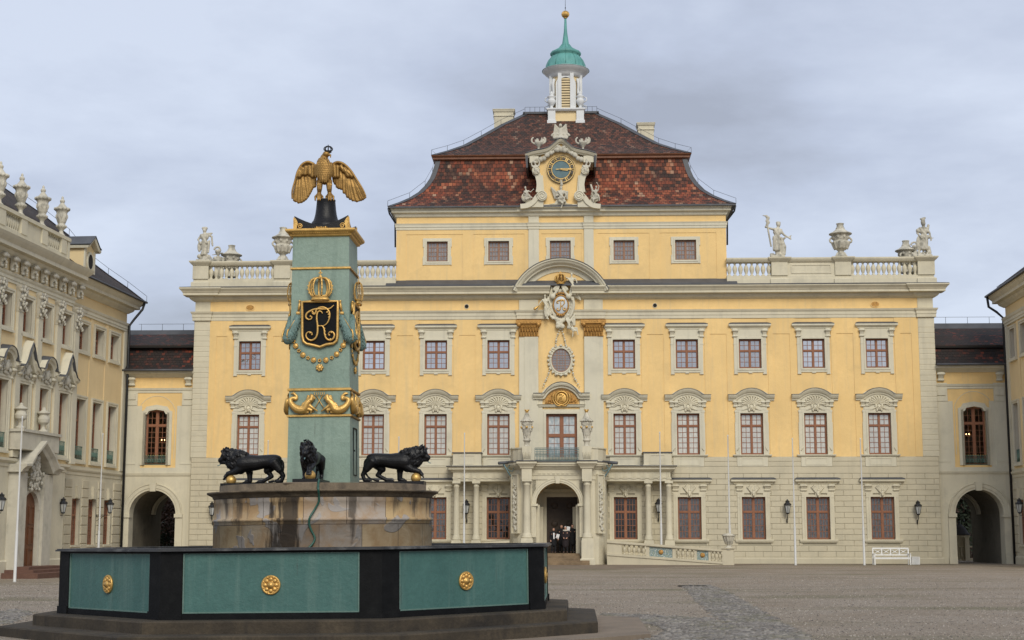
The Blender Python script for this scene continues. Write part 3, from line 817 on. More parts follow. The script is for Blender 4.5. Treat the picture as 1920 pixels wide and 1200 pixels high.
# ressauts over quoins and over the centre pilasters
PIL = [(X(973.5, 680), X(1009.5, 680)), (X(1095.5, 680), X(1131, 680))]
for a, b in ((XL - .10, XL + QW), (XR - QW, XR + .10)):
    mb.mould(a, b, -.10, .2, ZA0 + .001, [(o + .02, z) for o, z in arch_p]); mb.mould(a, b, -.10, .2, ZC0 + .001, cor_p)
for i, (a, b) in enumerate(PIL):
    a2, b2 = (a - .1, BRK0) if i == 0 else (BRK1, b + .1)
    mb.mould(a2, b2, -.12, .2, ZA0 + .002, arch_p); mb.mould(a2, b2, -.12, .2, ZC0 + .002, cor_p, 1, 1) if i > 9 else None
    mb.box(a, b, -.12, 0, ZA1, ZC0)
mb.build("entablature", M['stone'], P)
# lead cover of the cornice
mb = MB()
for a, b in ((XL - .06, X(962, 543)), (X(1141, 543), XR + .06)):
    l_, r_ = (1, 0) if a < 0 else (0, 1)
    mb.add([(a - .88 * l_, -.88, ZC1), (b + .88 * r_, -.88, ZC1), (b + .88 * r_, -.88, ZC1 + .05), (a - .88 * l_, -.88, ZC1 + .05), (a, .1, ZC1 + .24), (b, .1, ZC1 + .24), (a - .88 * l_, .6, ZC1 + .05), (b + .88 * r_, .6, ZC1 + .05)],
           [(0, 1, 2, 3), (3, 2, 5, 4), (3, 4, 6), (2, 7, 5), (0, 3, 6), (1, 7, 2)])
mb.build("cornice_flashing", M['lead'], P)
# oculi in the frieze
for px in (469, 875, 1228, 1641):
    x, z = MF.x(px, 575, -.03), Z(570.5, 1641)
    o = MB(); big = px in (469, 1641); rx, rz = (.26, .17) if big else (.13, .13)
    pts = [(x + rx * 1.2 * cos(a * pi / 10), z + rz * 1.25 * sin(a * pi / 10)) for a in range(20)]; o.poly(pts, -.045, .02, 0)
    pts = [(x + rx * cos(a * pi / 10), z + rz * sin(a * pi / 10)) for a in range(20)]; o.poly(pts, -.052, .01, 1)
    o.build("frieze_vent", [M['yellow'] if big else M['stone2'], M['goldworn'] if big else M['dark']], P)
# windows
wA = build_window_A(P, colsx[0]); wB = build_window_B(P, colsx[0]); wC = build_window_C(P, colsx[0])
for x in colsx[1:]:
    dup(wA, P, (x, 0, 0)); dup(wB, P, (x, 0, 0))
for k, x in enumerate(colsx[1:]):
    d = dup(wC, P, (x, 0, 0))
    if abs(abs(x) - S) < .01:
        for chh in d.children:
            if chh.name.startswith("pane"):
                chh.data = chh.data.copy(); chh.data.materials[0] = M['pane_dark']

# centre bay: pilasters, capitals
for a, b in PIL:
    mb = MB(); m_ = a + (b - a) * (.28 if a < 0 else .72)
    mb.box(a, b, -.12, .05, 5.9, Z(630)); s0, s1 = (m_, b) if a < 0 else (a, m_)
    mb.box(s0, s1, -.155, .05, 5.9, Z(630) - .02)
    o = mb.build("pilaster", M['stone2'], P)
    c = MB(); za, zb = Z(631.5), Z(601); cx = (a + b) / 2; w_ = (b - a) / 2
    c.mould(a, b, -.14, .02, za, [(.03, 0), (.04, .05), (.0, .07), (.02, .55), (.10, .82), (.20, .86), (.20, zb - za)])
    for row, zz_ in enumerate((.22, .52)):
        for k in range(7):
            x = lerp(a + .05, b - .05, (k + .5 * (row % 2)) / 6.5)
            c.cap((x, -.17, za + zz_ - .14), .055, (x, -.24, za + zz_ + .12), .05, 6); c.ell((x, -.27, za + zz_ + .10), .045, u=6, v=4)
    for sx in (-1, 1): c.ell((cx + sx * w_ * 1.02, -.26, za + .80), (.16, .12, .16), u=8, v=6)
    for k in range(6): c.ell((lerp(a, b, (k + .5) / 6), -.30, zb - .12), (.09, .06, .09), u=6, v=5)
    c.build("capital", M['goldworn'], o)
# segmental pediment
pa, pb = X(962, 543, -.6), X(1141, 543, -.6); pcx = (pa + pb) / 2; ph = (pb - pa) / 2; zb = Z(544, 1052, -.6); rise = Z(485, 1052, -.6) - zb
Rp = (ph ** 2 + rise ** 2) / (2 * rise); ap = math.degrees(math.asin(ph / Rp))
mb = MB(); mb.sweep(arc(pcx, zb + rise - Rp, Rp, 90 + ap, 90 - ap, 30), [(0, -.25), (0, .85), (-.10, .85), (-.14, .78), (-.26, .70), (-.34, .58), (-.37, .50), (-.46, .46), (-.50, .20), (-.62, .16), (-.80, .12), (-.80, -.25)], 0.0)
mb.build("pediment", M['stone2'], P)
mb = MB(); mb.sweep(arc(pcx, zb + rise - Rp, Rp + .001, 90 + ap, 90 - ap, 30), [(0, -.25), (0, .90), (.035, .90), (.05, -.25)], 0.0); mb.build("pediment_flashing", M['lead'], P)
mb = MB(); mb.poly(arc(pcx, zb + rise - Rp, Rp - .6, 90 + ap, 90 - ap, 24) + [(pb - .3, ZC1 - .5), (pa + .3, ZC1 - .5)], -.06, .12); 
mb.box(BRK0, BRK1, -.05, .1, ZA0 - .1, ZC1 + .3); mb.build("pediment_field", M['yellow'], P)

# attic storey
AY = .12
AX0, AX1 = MF.x(743, 470, AY), MF.x(1362, 470, AY)
AZ0, AZc, AZt = ZC1 + .05, MF.z(406, 1052, AY), MF.z(386, 1052, -.3)
ax = [MF.x(820, 470, AY), MF.x(935, 470, AY), MF.x(1050.5, 470, AY), MF.x(1170, 470, AY), MF.x(1285.5, 470, AY)]
az0, az1 = MF.z(489, 1052, AY), MF.z(451.5, 1052, AY)
mb = MB(); mb.wall(AX0, AX1, AZ0 - .6, AZt, [(x - .70, x + .70, az0, az1) for x in ax], AY, .25)
for sx, xx in ((-1, AX0), (1, AX1)): mb.quad((xx, AY, AZ0 - .6), (xx, AY + 15.6, AZ0 - .6), (xx, AY + 15.6, AZt), (xx, AY, AZt))
mb.quad((AX0, AY + 15.6, AZ0 - .6), (AX1, AY + 15.6, AZ0 - .6), (AX1, AY + 15.6, AZt), (AX0, AY + 15.6, AZt))
zb0, zb1 = MF.z(430, 1052, AY), MF.z(418, 1052, AY)
pil2 = [(MF.x(991, 450, AY), MF.x(1010.5, 450, AY)), (MF.x(1095, 450, AY), MF.x(1113, 450, AY))]
edges = [AX0, (ax[0] + ax[1]) / 2, pil2[0][0], pil2[0][1], pil2[1][0], pil2[1][1], (ax[3] + ax[4]) / 2, AX1]
zp = MF.z(438, 1052, AY)
for x0, x1, l_, r_ in ((AX0, edges[1], .66, .35), (edges[1], edges[2], .35, .28), (edges[3], edges[4], .15, .15), (edges[5], edges[6], .28, .35), (edges[6], AX1, .35, .66)):
    mb.box(x0, x1, AY - .03, AY + .02, zp, zb0); mb.box(x0, x0 + l_, AY - .03, AY + .02, AZ0, zp); mb.box(x1 - r_, x1, AY - .03, AY + .02, AZ0, zp)
mb.build("attic_wall", M['yellow'], P)
mb = MB()
mb.mould(AX0, AX1, AY - .03, AY + 15.6, zb0, [(.02, 0), (.04, .03), (.04, .18), (.08, .2), (.08, .32), (.13, zb1 - zb0)])
mb.mould(AX0, AX1, AY - .03, AY + 15.6, AZc, [(.02, 0), (.08, .05), (.12, .16), (.16, .22), (.32, .28), (.32, .44), (.40, .54), (.46, AZt - AZc)])
for a, b in pil2:
    mb.box(a, b, AY - .10, AY, AZ0, AZc)
    mb.mould(a, b, AY - .10, AY, zb0 - .001, [(.02, 0), (.04, .03), (.04, .18), (.08, .2), (.08, .32), (.13, zb1 - zb0)])
xg0, xg1 = MF.x(978, 390, -.3), MF.x(1126, 390, -.3)
mb.mould(xg0, xg1, AY - .10, AY, AZc + .002, [(.02, 0), (.08, .05), (.12, .16), (.16, .22), (.32, .28), (.32, .44), (.40, .54), (.46, AZt - AZc + .03)])
mb.build("attic_cornice", M['stone2'], P)
mb = MB(); mb.add([(AX0 - .6, -.55, AZ0 + .12), (AX1 + .6, -.55, AZ0 + .12), (AX1 + .6, AY, AZ0 + .52), (AX0 - .6, AY, AZ0 + .52), (AX0 - .6, -.55, AZ0), (AX1 + .6, -.55, AZ0)], [(0, 1, 2, 3), (4, 5, 1, 0)]); mb.build("apron_flashing", M['lead'], P)
# attic windows
mb = MB(); hw = .70
mb.ring(-hw, hw, az0, az1, .10, AY - .09, AY + .2); mb.ring(-hw - .10, hw + .10, az0 - .10, az1 + .10, .12, AY - .06, AY + .15)
for sx in (-1, 1):
    for zz_ in (az0 - .12, az1 - .25): mb.box(sx * (hw + .20), sx * (hw + .27), AY - .075, AY + .1, zz_ - .12, zz_ + .46)
w0 = mb.build("window", M['stone2'], P, (ax[0], 0, 0))
fr, pn = casement("frame", 2 * hw, az1 - az0, 3, (4,), None, M['wood2'], w0, (0, AY + .16, az0), fw=.07, midw=.08, mu=.035)
pn.build("pane", M['pane_attic'], w0, (0, AY + .16, az0))
for x in ax[1:]: dup(w0, P, (x, 0, 0))

# ---------------------------------------------------------------- mansard roof
def loft_rects(mb, levels, mi=0, uvs=True):
    """levels: (x0,x1,y0,y1,z); four sloping faces with true-length uv"""
    acc = [0, 0, 0, 0]
    for (a0, a1, b0, b1, z0), (c0, c1, d0, d1, z1) in zip(levels, levels[1:]):
        A = [(a0, b0, z0), (a1, b0, z0), (a1, b1, z0), (a0, b1, z0)]; B = [(c0, d0, z1), (c1, d0, z1), (c1, d1, z1), (c0, d1, z1)]
        for k in range(4):
            k2 = (k + 1) % 4
            pa, pb, pc, pd = A[k], A[k2], B[k2], B[k]
            run = abs((pd[1] - pa[1]) if k in (0, 2) else (pd[0] - pa[0])); s_ = hypot(run, z1 - z0)
            ua = (lambda p: p[0]) if k in (0, 2) else (lambda p: p[1])
            uv = [(ua(pa), acc[k]), (ua(pb), acc[k]), (ua(pc), acc[k] + s_), (ua(pd), acc[k] + s_)]; acc[k] += s_
            mb.add([pa, pb, pc, pd], [(0, 1, 2, 3)], mi, False, [uv])
DEP = 16.9
EX0, EX1 = MF.x(727, 387, -.5), MF.x(1380, 383, -.5); EY = -.52
def hip_levels(pix, x0, base_y, ratio=1.0):
    res = []
    for px, py in pix:
        ins = 0
        for _ in range(4):
            x, z = MF.p(px, py, base_y + ins * ratio); ins = x - x0
        res.append((ins, z))
    return res
low = hip_levels([(727, 387), (748, 380), (768, 371.5), (785, 361), (797, 349), (806, 336), (811, 324), (815, 311), (818, 299)], EX0, EY)
zl = low[-1][1]
low[0] = (0, low[0][1])
lv = [(EX0 + i, EX1 - i, EY + i, EY + DEP - i, z) for i, z in low]
mb = MB(); loft_rects(mb, lv); roof = mb.build("roof", M['tile_low'], P)
mb = MB(); mb.box(EX0, EX1, EY, EY + DEP, low[0][1] - .10, low[0][1] - .001); mb.build("eave", M['lead'], roof)
LX0 = MF.x(808, 292, EY + low[-1][0] - .4)
i0 = LX0 - EX0; LX1 = EX1 - i0; LY = EY + i0
up = hip_levels([(809, 291), (839, 284), (870, 274.5), (903, 258), (940, 238.5), (985, 219.5)], LX0, LY, 6.4 / 6.1)
zt = up[-1][1]; n_ = len(up) - 1
lv2 = []
for k, (i, z) in enumerate(up):
    iy = min(i * (DEP / 2 - i0) / up[-1][0], DEP / 2 - i0 - .001)
    lv2.append((LX0 + max(i, 0), LX1 - max(i, 0), LY + max(iy, 0), EY + DEP - i0 - max(iy, 0), z))
mb = MB(); loft_rects(mb, lv2); u_ = mb.build("upper_roof", M['tile_up'], roof)
mb = MB(); mb.mould(LX0 + .12, LX1 - .12, LY + .12, EY + DEP - i0 - .12, zl - .05, [(-.3, -.12), (.0, .0), (.0, .12), (.10, .2), (.12, up[0][1] - zl + .04)]); mb.build("ledge_board", M['doorwood'], roof)
# hip flashings
mb = MB()
def hipstrip(lv, wd=.30):
    for cx in (0, 1):
        for cy in (2, 3):
            pts = [Vector((l[cx], l[cy], l[4])) for l in lv]
            sx = 1 if cx == 0 else -1; sy = 1 if cy == 2 else -1
            for a, b in zip(pts, pts[1:]):
                up_ = Vector((-sx * .02, -sy * .02, .03))
                mb.add([a + up_, b + up_, b + up_ + Vector((sx * wd, 0, 0)), a + up_ + Vector((sx * wd, 0, 0)), a + up_ + Vector((0, sy * wd, 0)), b + up_ + Vector((0, sy * wd, 0))], [(0, 1, 2, 3), (0, 4, 5, 1)])
hipstrip(lv, .34); hipstrip(lv2, .38)
mb.box(lv2[-1][0] - .15, lv2[-1][1] + .15, lv2[-1][2] - .2, lv2[-1][3] + .2, zt - .06, zt + .10)
mb.build("hip_flashing", M['lead'], roof)
# gutter brackets / corner downpipes
mb = MB()
for sx, ex in ((1, EX0), (-1, EX1)):
    wx = AX0 if sx > 0 else AX1
    mb = MB(); mb.tube([(ex + sx * .02, EY + .1, low[0][1] - .1), (ex + sx * .1, EY + .2, low[0][1] - .45), (wx - sx * .12, AY + .2, low[0][1] - .95), (wx - sx * .10, AY + .3, AZt - 2.6)], .06, 6)
    mb.build("downpipe", M['black'], P)
# lightning wire on roof
mb = MB()
for side in (0, 1):
    pts = [Vector((l[side], l[2], l[4] + .38)) for l in (lv[::2] + lv2)]
    mb.tube(pts, .012, 4)
    for p in pts: mb.tube([p, p - Vector((0, 0, .4))], .014, 4)
for a, b in (((lv2[-1][0]), X(1020)), (X(1090), lv2[-1][1])):
    n = 4; pts = [Vector((lerp(a, b, k / n), LY + DEP / 2 - i0, zt + .5)) for k in range(n + 1)]; mb.tube(pts, .012, 4)
    for p in pts: mb.tube([p, p - Vector((0, 0, .45))], .014, 4)
mb.build("lightning_wire", M['lead'], roof)
# chimneys behind the hips
for px0, px1, pt, yy in ((925, 964, 204, 9.6), (1195, 1227, 232, 9.6)):
    a, b = MF.x(px0 + 1.5, pt, yy), MF.x(px1 - 1.5, pt, yy); ztop = MF.z(pt, 1052, yy)
    mb = MB(); mb.box(a, b, yy, yy + 1.2, zt - 3, ztop - .55); mb.mould(a, b, yy, yy + 1.2, ztop - .55, [(.02, 0), (.06, .03), (.06, .08), (.0, .12), (.0, .32), (.05, .36), (.09, .44), (.09, .52)])
    mb.box(a - .12, b + .12, yy - .12, yy + 1.3, ztop - .03, ztop + .02)
    mb.build("chimney", M['stone'], roof)

# ---------------------------------------------------------------- lantern tower
ly = EY + DEP / 2
lcx = MF.x(1061, 200, ly)
LZ = lambda py: MF.z(py, 1061, ly)
lt = MB()
s_ = MF.x(1094, 200, ly) - lcx
zb_, zd = LZ(238), LZ(214)
lt.box(lcx - s_ * .62, lcx + s_ * .62, ly - s_ * .86, ly + s_ * .86, zb_ - 2.5, zd, 1)
for sx in (-1, 1):
    for sy in (-1, 1):
        px_, py_ = lcx + sx * s_ * .80, ly + sy * s_ * .80
        lt.box(px_ - .27, px_ + .27, py_ - .27, py_ + .27, zb_ - 1.5, zd, 0); lt.box(px_ - .33, px_ + .33, py_ - .33, py_ + .33, zb_ - .4, zb_ + .15, 0)
lt.mould(lcx - s_, lcx + s_, ly - s_, ly + s_, zd - .12, [(.0, 0), (.05, .05), (.10, .10), (.10, .20)], mi=0)
lantern = lt.build("lantern_base", [M['whitestone'], M['yellow2']], P)
dr = MB(); rd = MF.x(1090, 180, ly) - lcx; z1_, z2_ = zd + .08, LZ(146)
dr.lathe([(rd, z1_), (rd, z2_)], (lcx, ly, 0), 8, 1, False, radians(22.5))
aw = MF.x(1076, 180, ly) - lcx; aw0 = MF.x(1075.5, 180, ly) - lcx
yf = ly - rd * cos(radians(22.5))
for q in range(4):   # arched surrounds on the four faces
    sub = MB(); ah = LZ(150)
    a_ = .56; pth = [(-a_, z1_)] + arc(0, ah - a_ - .12, a_, 180, 0, 12) + [(a_, z1_)]
    sub.sweep(pth, [(0, -.02), (0, .06), (.17, .06), (.17, -.02)], 0.0)
    sub.poly([(-a_, z1_)] + arc(0, ah - a_ - .12, a_, 180, 0, 12) + [(a_, z1_)], -.012, .0)
    R3 = Matrix.Rotation(q * pi / 2, 3, 'Z'); nv = []
    for vv in sub.v:
        p = R3 @ Vector((vv[0], vv[1] - rd * cos(radians(22.5)), vv[2])); nv.append((p.x + lcx, p.y + ly, p.z))
    dr.add(nv, sub.f, 0)
for k in range(8):   # corner pilasters and scroll buttresses
    a = radians(22.5 + 45 * k); dr.box(lcx + (rd + .02) * cos(a) - .13, lcx + (rd + .02) * cos(a) + .13, ly + (rd + .02) * sin(a) - .13, ly + (rd + .02) * sin(a) + .13, z1_, z2_, 0)
for k in range(4):
    a = radians(45 + 90 * k); pts = [(lcx + r * cos(a), ly + r * sin(a), z) for r, z in ((rd + .35, z1_), (rd + .30, z1_ + .7), (rd + .12, z1_ + 1.3), (rd + .16, z1_ + 1.9), (rd + .05, z1_ + 2.3))]
    dr.tube(spline(pts, 4), .11, 6, 0)
dr.lathe([(rd + .05, z2_ - .15), (rd + .10, z2_), (rd + .16, z2_ + .05), (rd + .20, z2_ + .16), (rd + .36, z2_ + .24), (rd + .52, LZ(136)), (rd + .60, LZ(133.5)), (rd + .3, LZ(131))], (lcx, ly, 0), 32, 0)
dr.build("drum", [M['whitestone'], M['yellow2']], lantern)
sl = MB(); zc = LZ(213)
nsl = 12; zs0, zs1 = z1_ + .05, LZ(150) - .12
for k in range(nsl):
    z = lerp(zs0, zs1, k / nsl); hwk = .53 if z < zs1 - .5 else sqrt(max(.01, .53 ** 2 - (z - zs1 + .50) ** 2))
    for q in range(4):
        R3 = Matrix.Rotation(q * pi / 2, 3, 'Z'); V = []
        for (x, y, zz_) in ((-hwk, -.05, z), (hwk, -.05, z), (hwk, .0, z + .13), (-hwk, .0, z + .13), (-hwk, -.03, z - .02), (hwk, -.03, z - .02)):
            p = R3 @ Vector((x, y - rd * cos(radians(22.5)) - .015, zz_)); V.append((p.x + lcx, p.y + ly, p.z))
        sl.add(V, [(0, 1, 2, 3), (4, 5, 1, 0)])
M['louvre'] = mat("cream_louvre_boards", (.62, .50, .30), .12, 3, .8, .003, 20)
M['louvre_shade'] = mat("dark_louvre_opening", (.03, .026, .02), .1, 3, .9, 0)  # near-black sheet painted as the shaded hollow behind the louvre boards
sl.build("louvre", M['louvre'], lantern)
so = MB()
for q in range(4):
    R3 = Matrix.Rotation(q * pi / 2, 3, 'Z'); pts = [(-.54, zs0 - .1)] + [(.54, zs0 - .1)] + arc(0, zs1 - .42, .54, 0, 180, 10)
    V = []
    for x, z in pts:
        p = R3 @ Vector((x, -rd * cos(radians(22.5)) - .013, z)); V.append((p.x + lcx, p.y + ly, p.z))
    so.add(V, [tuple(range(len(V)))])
so.build("louvre_opening", M['louvre_shade'], lantern)
# copper cap
cp = MB()
def rr_(px, py): return abs(MF.x(px, py, ly) - lcx)
prof = [(rr_(1016, 134), LZ(134)), (rr_(1023, 130), LZ(130)), (rr_(1024.5, 122), LZ(122)), (rr_(1028, 114), LZ(114)), (rr_(1034, 107.5), LZ(107.5)), (rr_(1037, 106), LZ(106)), (rr_(1032.5, 104), LZ(104)), (rr_(1032, 100), LZ(100)),
        (rr_(1038, 97), LZ(97)), (rr_(1046, 92), LZ(92)), (rr_(1052, 84), LZ(84)), (rr_(1053, 81), LZ(81)), (rr_(1053.6, 74), LZ(74)), (rr_(1054.6, 60), LZ(60)), (rr_(1055.2, 34), LZ(34))]
lcx2 = MF.x(1057, 60, ly)
prof = [(max(.05, r - (.0 if z < LZ(96) else .0)), z) for r, z in prof]
prof = [(lerp(r, max(.06, r - .12), min(1, max(0, (z - LZ(100)) / 2))), z) for r, z in prof]
cp.lathe(prof, (lcx, ly, 0), 32)
for k in range(12):
    a = 2 * pi * k / 12; cp.tube([(lcx + (r + .01) * cos(a), ly + (r + .01) * sin(a), z) for r, z in prof[1:11]], .022, 4)
dome = cp.build("copper_dome", M['copper'], lantern)
gb = MB(); zc = LZ(27); gb.ell((lcx, ly, zc), (.27, .27, .25), u=16, v=10)
for k in range(12):
    a = 2 * pi * k / 12; gb.tube([(lcx + .275 * cos(a) * cos(t), ly + .275 * sin(a) * cos(t), zc + .255 * sin(t)) for t in (-1.2, -.6, 0, .6, 1.2)], .03, 4)
gb.lathe([(.14, -.30), (.10, -.22)], (lcx, ly, zc), 10); gb.build("finial_ball", M['gold'], dome)
rdm = MB(); rdm.tube([(lcx, ly, zc + .2), (lcx, ly, zc + 1.6)], [.02, .012], 5); rdm.ell((lcx, ly, zc + .5), .05, u=6, v=4); rdm.build("lightning_rod", M['black'], dome)
# four handled vases round the lantern
def vase(mb, x, y, z, h):
    k = h
    mb.lathe([(.16 * k, 0), (.17 * k, .03 * k), (.09 * k, .07 * k), (.07 * k, .15 * k), (.12 * k, .2 * k), (.20 * k, .32 * k), (.23 * k, .45 * k), (.19 * k, .53 * k), (.15 * k, .57 * k), (.24 * k, .66 * k), (.24 * k, .69 * k), (.12 * k, .72 * k), (.10 * k, .80 * k), (.13 * k, .86 * k), (.05 * k, .93 * k), (.02 * k, 1.0 * k)], (x, y, z), 14)
    for sx in (-1, 1): mb.tube([(x + sx * .20 * k, y, z + .35 * k), (x + sx * .36 * k, y, z + .48 * k), (x + sx * .33 * k, y, z + .62 * k), (x + sx * .22 * k, y, z + .62 * k)], .03 * k, 5)
first = None
for sx in (-1, 1):
    for sy in (-1, 1):
        px_, py_ = lcx + sx * s_ * .80, ly + sy * s_ * .80
        if first is None:
            mb = MB(); vase(mb, 0, 0, 0, 1.35); first = mb.build("vase", M['whitestone'], lantern, (px_, py_, zd + .08))
        else: dup(first, lantern, (px_, py_, zd + .08))
# ================================================================ FIGURES
def limb(mb, a, ra, b, rb, c=None, rc=None, seg=8):
    mb.cap(a, ra, b, rb, seg)
    if c is not None: mb.cap(b, rb, c, rc, seg)
def figure(mb, k, J, robe=True, thick=1.0, head=True):
    """J: joints in figure-local metres; k: size factor against a 1.75 m adult"""
    t = k * thick
    V = {n: Vector(p) for n, p in J.items()}
    if head:
        h = V['head']; mb.ell(h, (.078 * t, .095 * t, .115 * t)); mb.ell(h + Vector((0, -.095 * t, -.01 * t)), (.015 * t, .02 * t, .025 * t), u=6, v=5)
        mb.ell(h + Vector((0, .02 * t, .035 * t)), (.093 * t, .105 * t, .095 * t))
    mb.cap(V['neck'], .06 * t, V['head'], .05 * t)
    sl_, sr = V['lsh'], V['rsh']; ch = (sl_ + sr) / 2
    mb.cap(sl_, .07 * t, sr, .07 * t); mb.cap(ch - Vector((.06 * t, 0, .10 * t)), .115 * t, ch + Vector((.06 * t, 0, -.10 * t)), .115 * t)
    mb.cap(ch, .10 * t, V['pel'], .125 * t); mb.cap(V['neck'], .06 * t, ch, .08 * t)
    for s_ in 'lr':
        limb(mb, V[s_ + 'sh'], .058 * t, V[s_ + 'el'], .045 * t, V[s_ + 'ha'], .032 * t)
        d = (V[s_ + 'ha'] - V[s_ + 'el']).normalized(); q = d.cross(Vector((0, 1, 0))); q = q.normalized() if q.length > .01 else Vector((1, 0, 0))
        mb.cap(V[s_ + 'ha'], .035 * t, V[s_ + 'ha'] + d * .07 * t, .032 * t, 6)
        for i in range(4): mb.cap(V[s_ + 'ha'] + d * .08 * t + q * (i - 1.5) * .02 * t, .011 * t, V[s_ + 'ha'] + d * (.15 - .008 * abs(i - 1)) * t + q * (i - 1.5) * .022 * t, .008 * t, 5)
        mb.cap(V[s_ + 'ha'] + d * .03 * t + q * .035 * t, .012 * t, V[s_ + 'ha'] + d * .09 * t + q * .065 * t, .009 * t, 5)
        hip = V['pel'] + Vector(((-1 if s_ == 'l' else 1) * .075 * t, 0, -.02 * t))
        limb(mb, hip, .095 * t, V[s_ + 'kn'], .062 * t, V[s_ + 'fo'], .042 * t)
        f = V[s_ + 'fo']; mb.cap(f + Vector((0, .03 * t, -.02 * t)), .042 * t, f + Vector((0, -.14 * t, -.03 * t)), .032 * t, 8)
    if robe:
        r = random.Random(int(k * 100) + len(J))
        for i in range(9):
            a = V['pel'] + Vector((r.uniform(-.12, .12) * t, r.uniform(-.1, .05) * t, .05 * t)); b = lerp(V['lkn'], V['rkn'], r.random()) + Vector((r.uniform(-.10, .10) * t, r.uniform(-.05, .08) * t, -.15 * t))
            mb.cap(a, .05 * t, b, .06 * t, 6)
        mb.cap(V['lsh'] + Vector((0, -.06 * t, 0)), .05 * t, V['pel'] + Vector((.12 * t, -.10 * t, 0)), .06 * t, 7)

def xz(px, py, y): 
    a, b = MF.p(px, py, y); return Vector((a, y, b))

# ================================================================ CENTRE BAY: door, oval window, cartouche
# balcony door
dw, dz1, dz0 = DX1 - DX0, DZ1, 6.0
dcx = (DX0 + DX1) / 2
mb = MB(); mb.ring(DX0, DX1, dz0, dz1, .16, -.14, .2, sides='lrt'); mb.ring(DX0 - .16, DX1 + .16, dz0, dz1 + .16, .14, -.09, .1, sides='lrt')
mb.mould(DX0 - .40, DX1 + .40, -.10, .05, dz1 + .42, [(0, 0), (.06, .04), (.10, .14), (.16, .2)])
for sx, xx in ((-1, X(1011, 800)), (1, X(1093.5, 800))): mb.box(xx - .22, xx + .22, -.10, .1, dz0, Z(747))
door = mb.build("balcony_door", M['stone2'], P)
ha, hb = X(1000, 745, -.4), X(1106, 745, -.4); hh = (hb - ha) / 2; hz0 = Z(748, 1052, -.3); 
h = MB(); hp = hood_path(hh, hh * .60, hz0, Z(727, 1052, -.3) - hz0)
h.sweep([(x + dcx, z) for x, z in hp], [(0, -.02), (0, .26), (.10, .28), (.16, .40), (.28, .46), (.34, .46), (.36, -.02)], 0.0); h.build("hood", M['stone2'], door)
f = MB(); f.sweep([(x + dcx, z + .37) for x, z in hp], [(0, -.02), (0, .50), (.03, .48), (.05, -.02)], 0.0); f.build("flashing", M['lead'], door)
c = MB(); tz0, tz1 = Z(761), Z(732); tw = hh * .58
c.poly([(dcx - tw, tz0)] + [(dcx + tw * cos(radians(a)), tz0 + .25 + (tz1 - tz0 - .25) * sin(radians(a))) for a in range(180, -1, -12)] + [(dcx + tw, tz0)], -.13, .1)
for k in range(46):
    a = RN.uniform(.05, pi - .05); r = RN.uniform(.45, .95); c.ell((dcx + tw * r * cos(a) * .93, -.14, tz0 + .12 + (tz1 - tz0 - .2) * r * sin(a) * .92), (RN.uniform(.05, .11), .06, RN.uniform(.04, .09)), u=6, v=5)
tymp = c.build("tympanum_relief", M['goldworn'], door)
c = MB(); cz = (tz0 + tz1) / 2 - .02
pts = [(dcx + .42 * cos(t), -.24, cz + .44 * sin(t)) for t in [i * pi / 12 for i in range(24)]]; c.tube(pts, .055, 6, closed=True)
c.lathe([(.38, -.03), (.38, .0), (.3, .03)], (0, 0, 0), 20)
nv = []
for i in range(len(c.v) - 60, len(c.v)):
    x, y, z = c.v[i]; c.v[i] = (dcx + x, -.17 - z, cz + y)
c.tube([(dcx - .14, -.24, cz + .22), (dcx + .05, -.25, cz + .26), (dcx + .02, -.25, cz + .05), (dcx - .05, -.25, cz - .18), (dcx + .15, -.24, cz - .20)], .035, 5)
c.tube([(dcx + .15, -.24, cz + .2), (dcx - .12, -.25, cz + .02), (dcx - .18, -.25, cz - .2)], .03, 5)
for sx in (-1, 1): c.tube(spline([(dcx + sx * .5, -.2, cz + .3), (dcx + sx * .56, -.22, cz - .1), (dcx + sx * .3, -.22, cz - .48), (dcx, -.2, cz - .5)], 4), .05, 5)
c.build("medallion", M['gold'], tymp)
fr, pn = casement("frame", dw, dz1 - dz0, 2, (5, 2), .62, M['wood'], door, (dcx, .20, dz0), fw=.14, midw=.20, tb=.18)
pn.build("pane", glass("glass_over_blue_white_curtain", (.30, .36, .38), (.55, .57, .55), .14), door, (dcx, .20, dz0))
# oval window
ox, oz = X(1052, 676), Z(676); ro, rz = .86, 1.06
mb = MB(); ri, rzi = X(1070, 676) - ox, Z(654) - oz
def oval_ring(mb, a0, b0, a1, b1, y0, y1, n=32):
    V = []
    for k in range(n):
        t = 2 * pi * k / n
        V += [(ox + a0 * cos(t), y0, oz + b0 * sin(t)), (ox + a1 * cos(t), y0, oz + b1 * sin(t)), (ox + a1 * cos(t), y1, oz + b1 * sin(t)), (ox + a0 * cos(t), y1, oz + b0 * sin(t))]
    F_ = []
    for k in range(n):
        for j in range(4): F_.append((k * 4 + j, k * 4 + (j + 1) % 4, ((k + 1) % n) * 4 + (j + 1) % 4, ((k + 1) % n) * 4 + j))
    mb.add(V, F_)
oval_ring(mb, ri, rzi, .78, .98, -.10, .1); oval_ring(mb, ri + .02, rzi + .02, ri + .09, rzi + .09, -.14, .05)
for k in range(22):
    t = 2 * pi * k / 22; 
    if abs(sin(t)) < .95: mb.ell((ox + .84 * cos(t), -.10, oz + 1.02 * sin(t)), (.09, .08, .10), u=7, v=5)
for sx in (-1, 1):
    for k in range(4):
        t = radians(90 - sx * (35 + 13 * k)); mb.cap((ox + .66 * cos(t), -.13, oz + .82 * sin(t)), .04, (ox + .88 * cos(t), -.12, oz + 1.05 * sin(t)), .05, 6)
for t in (270, 250, 290, 90): mb.ell((ox + .80 * cos(radians(t)), -.14, oz + .98 * sin(radians(t))), (.10, .09, .09), u=8, v=6)
ov = mb.build("oval_window", M['stone2'], P)
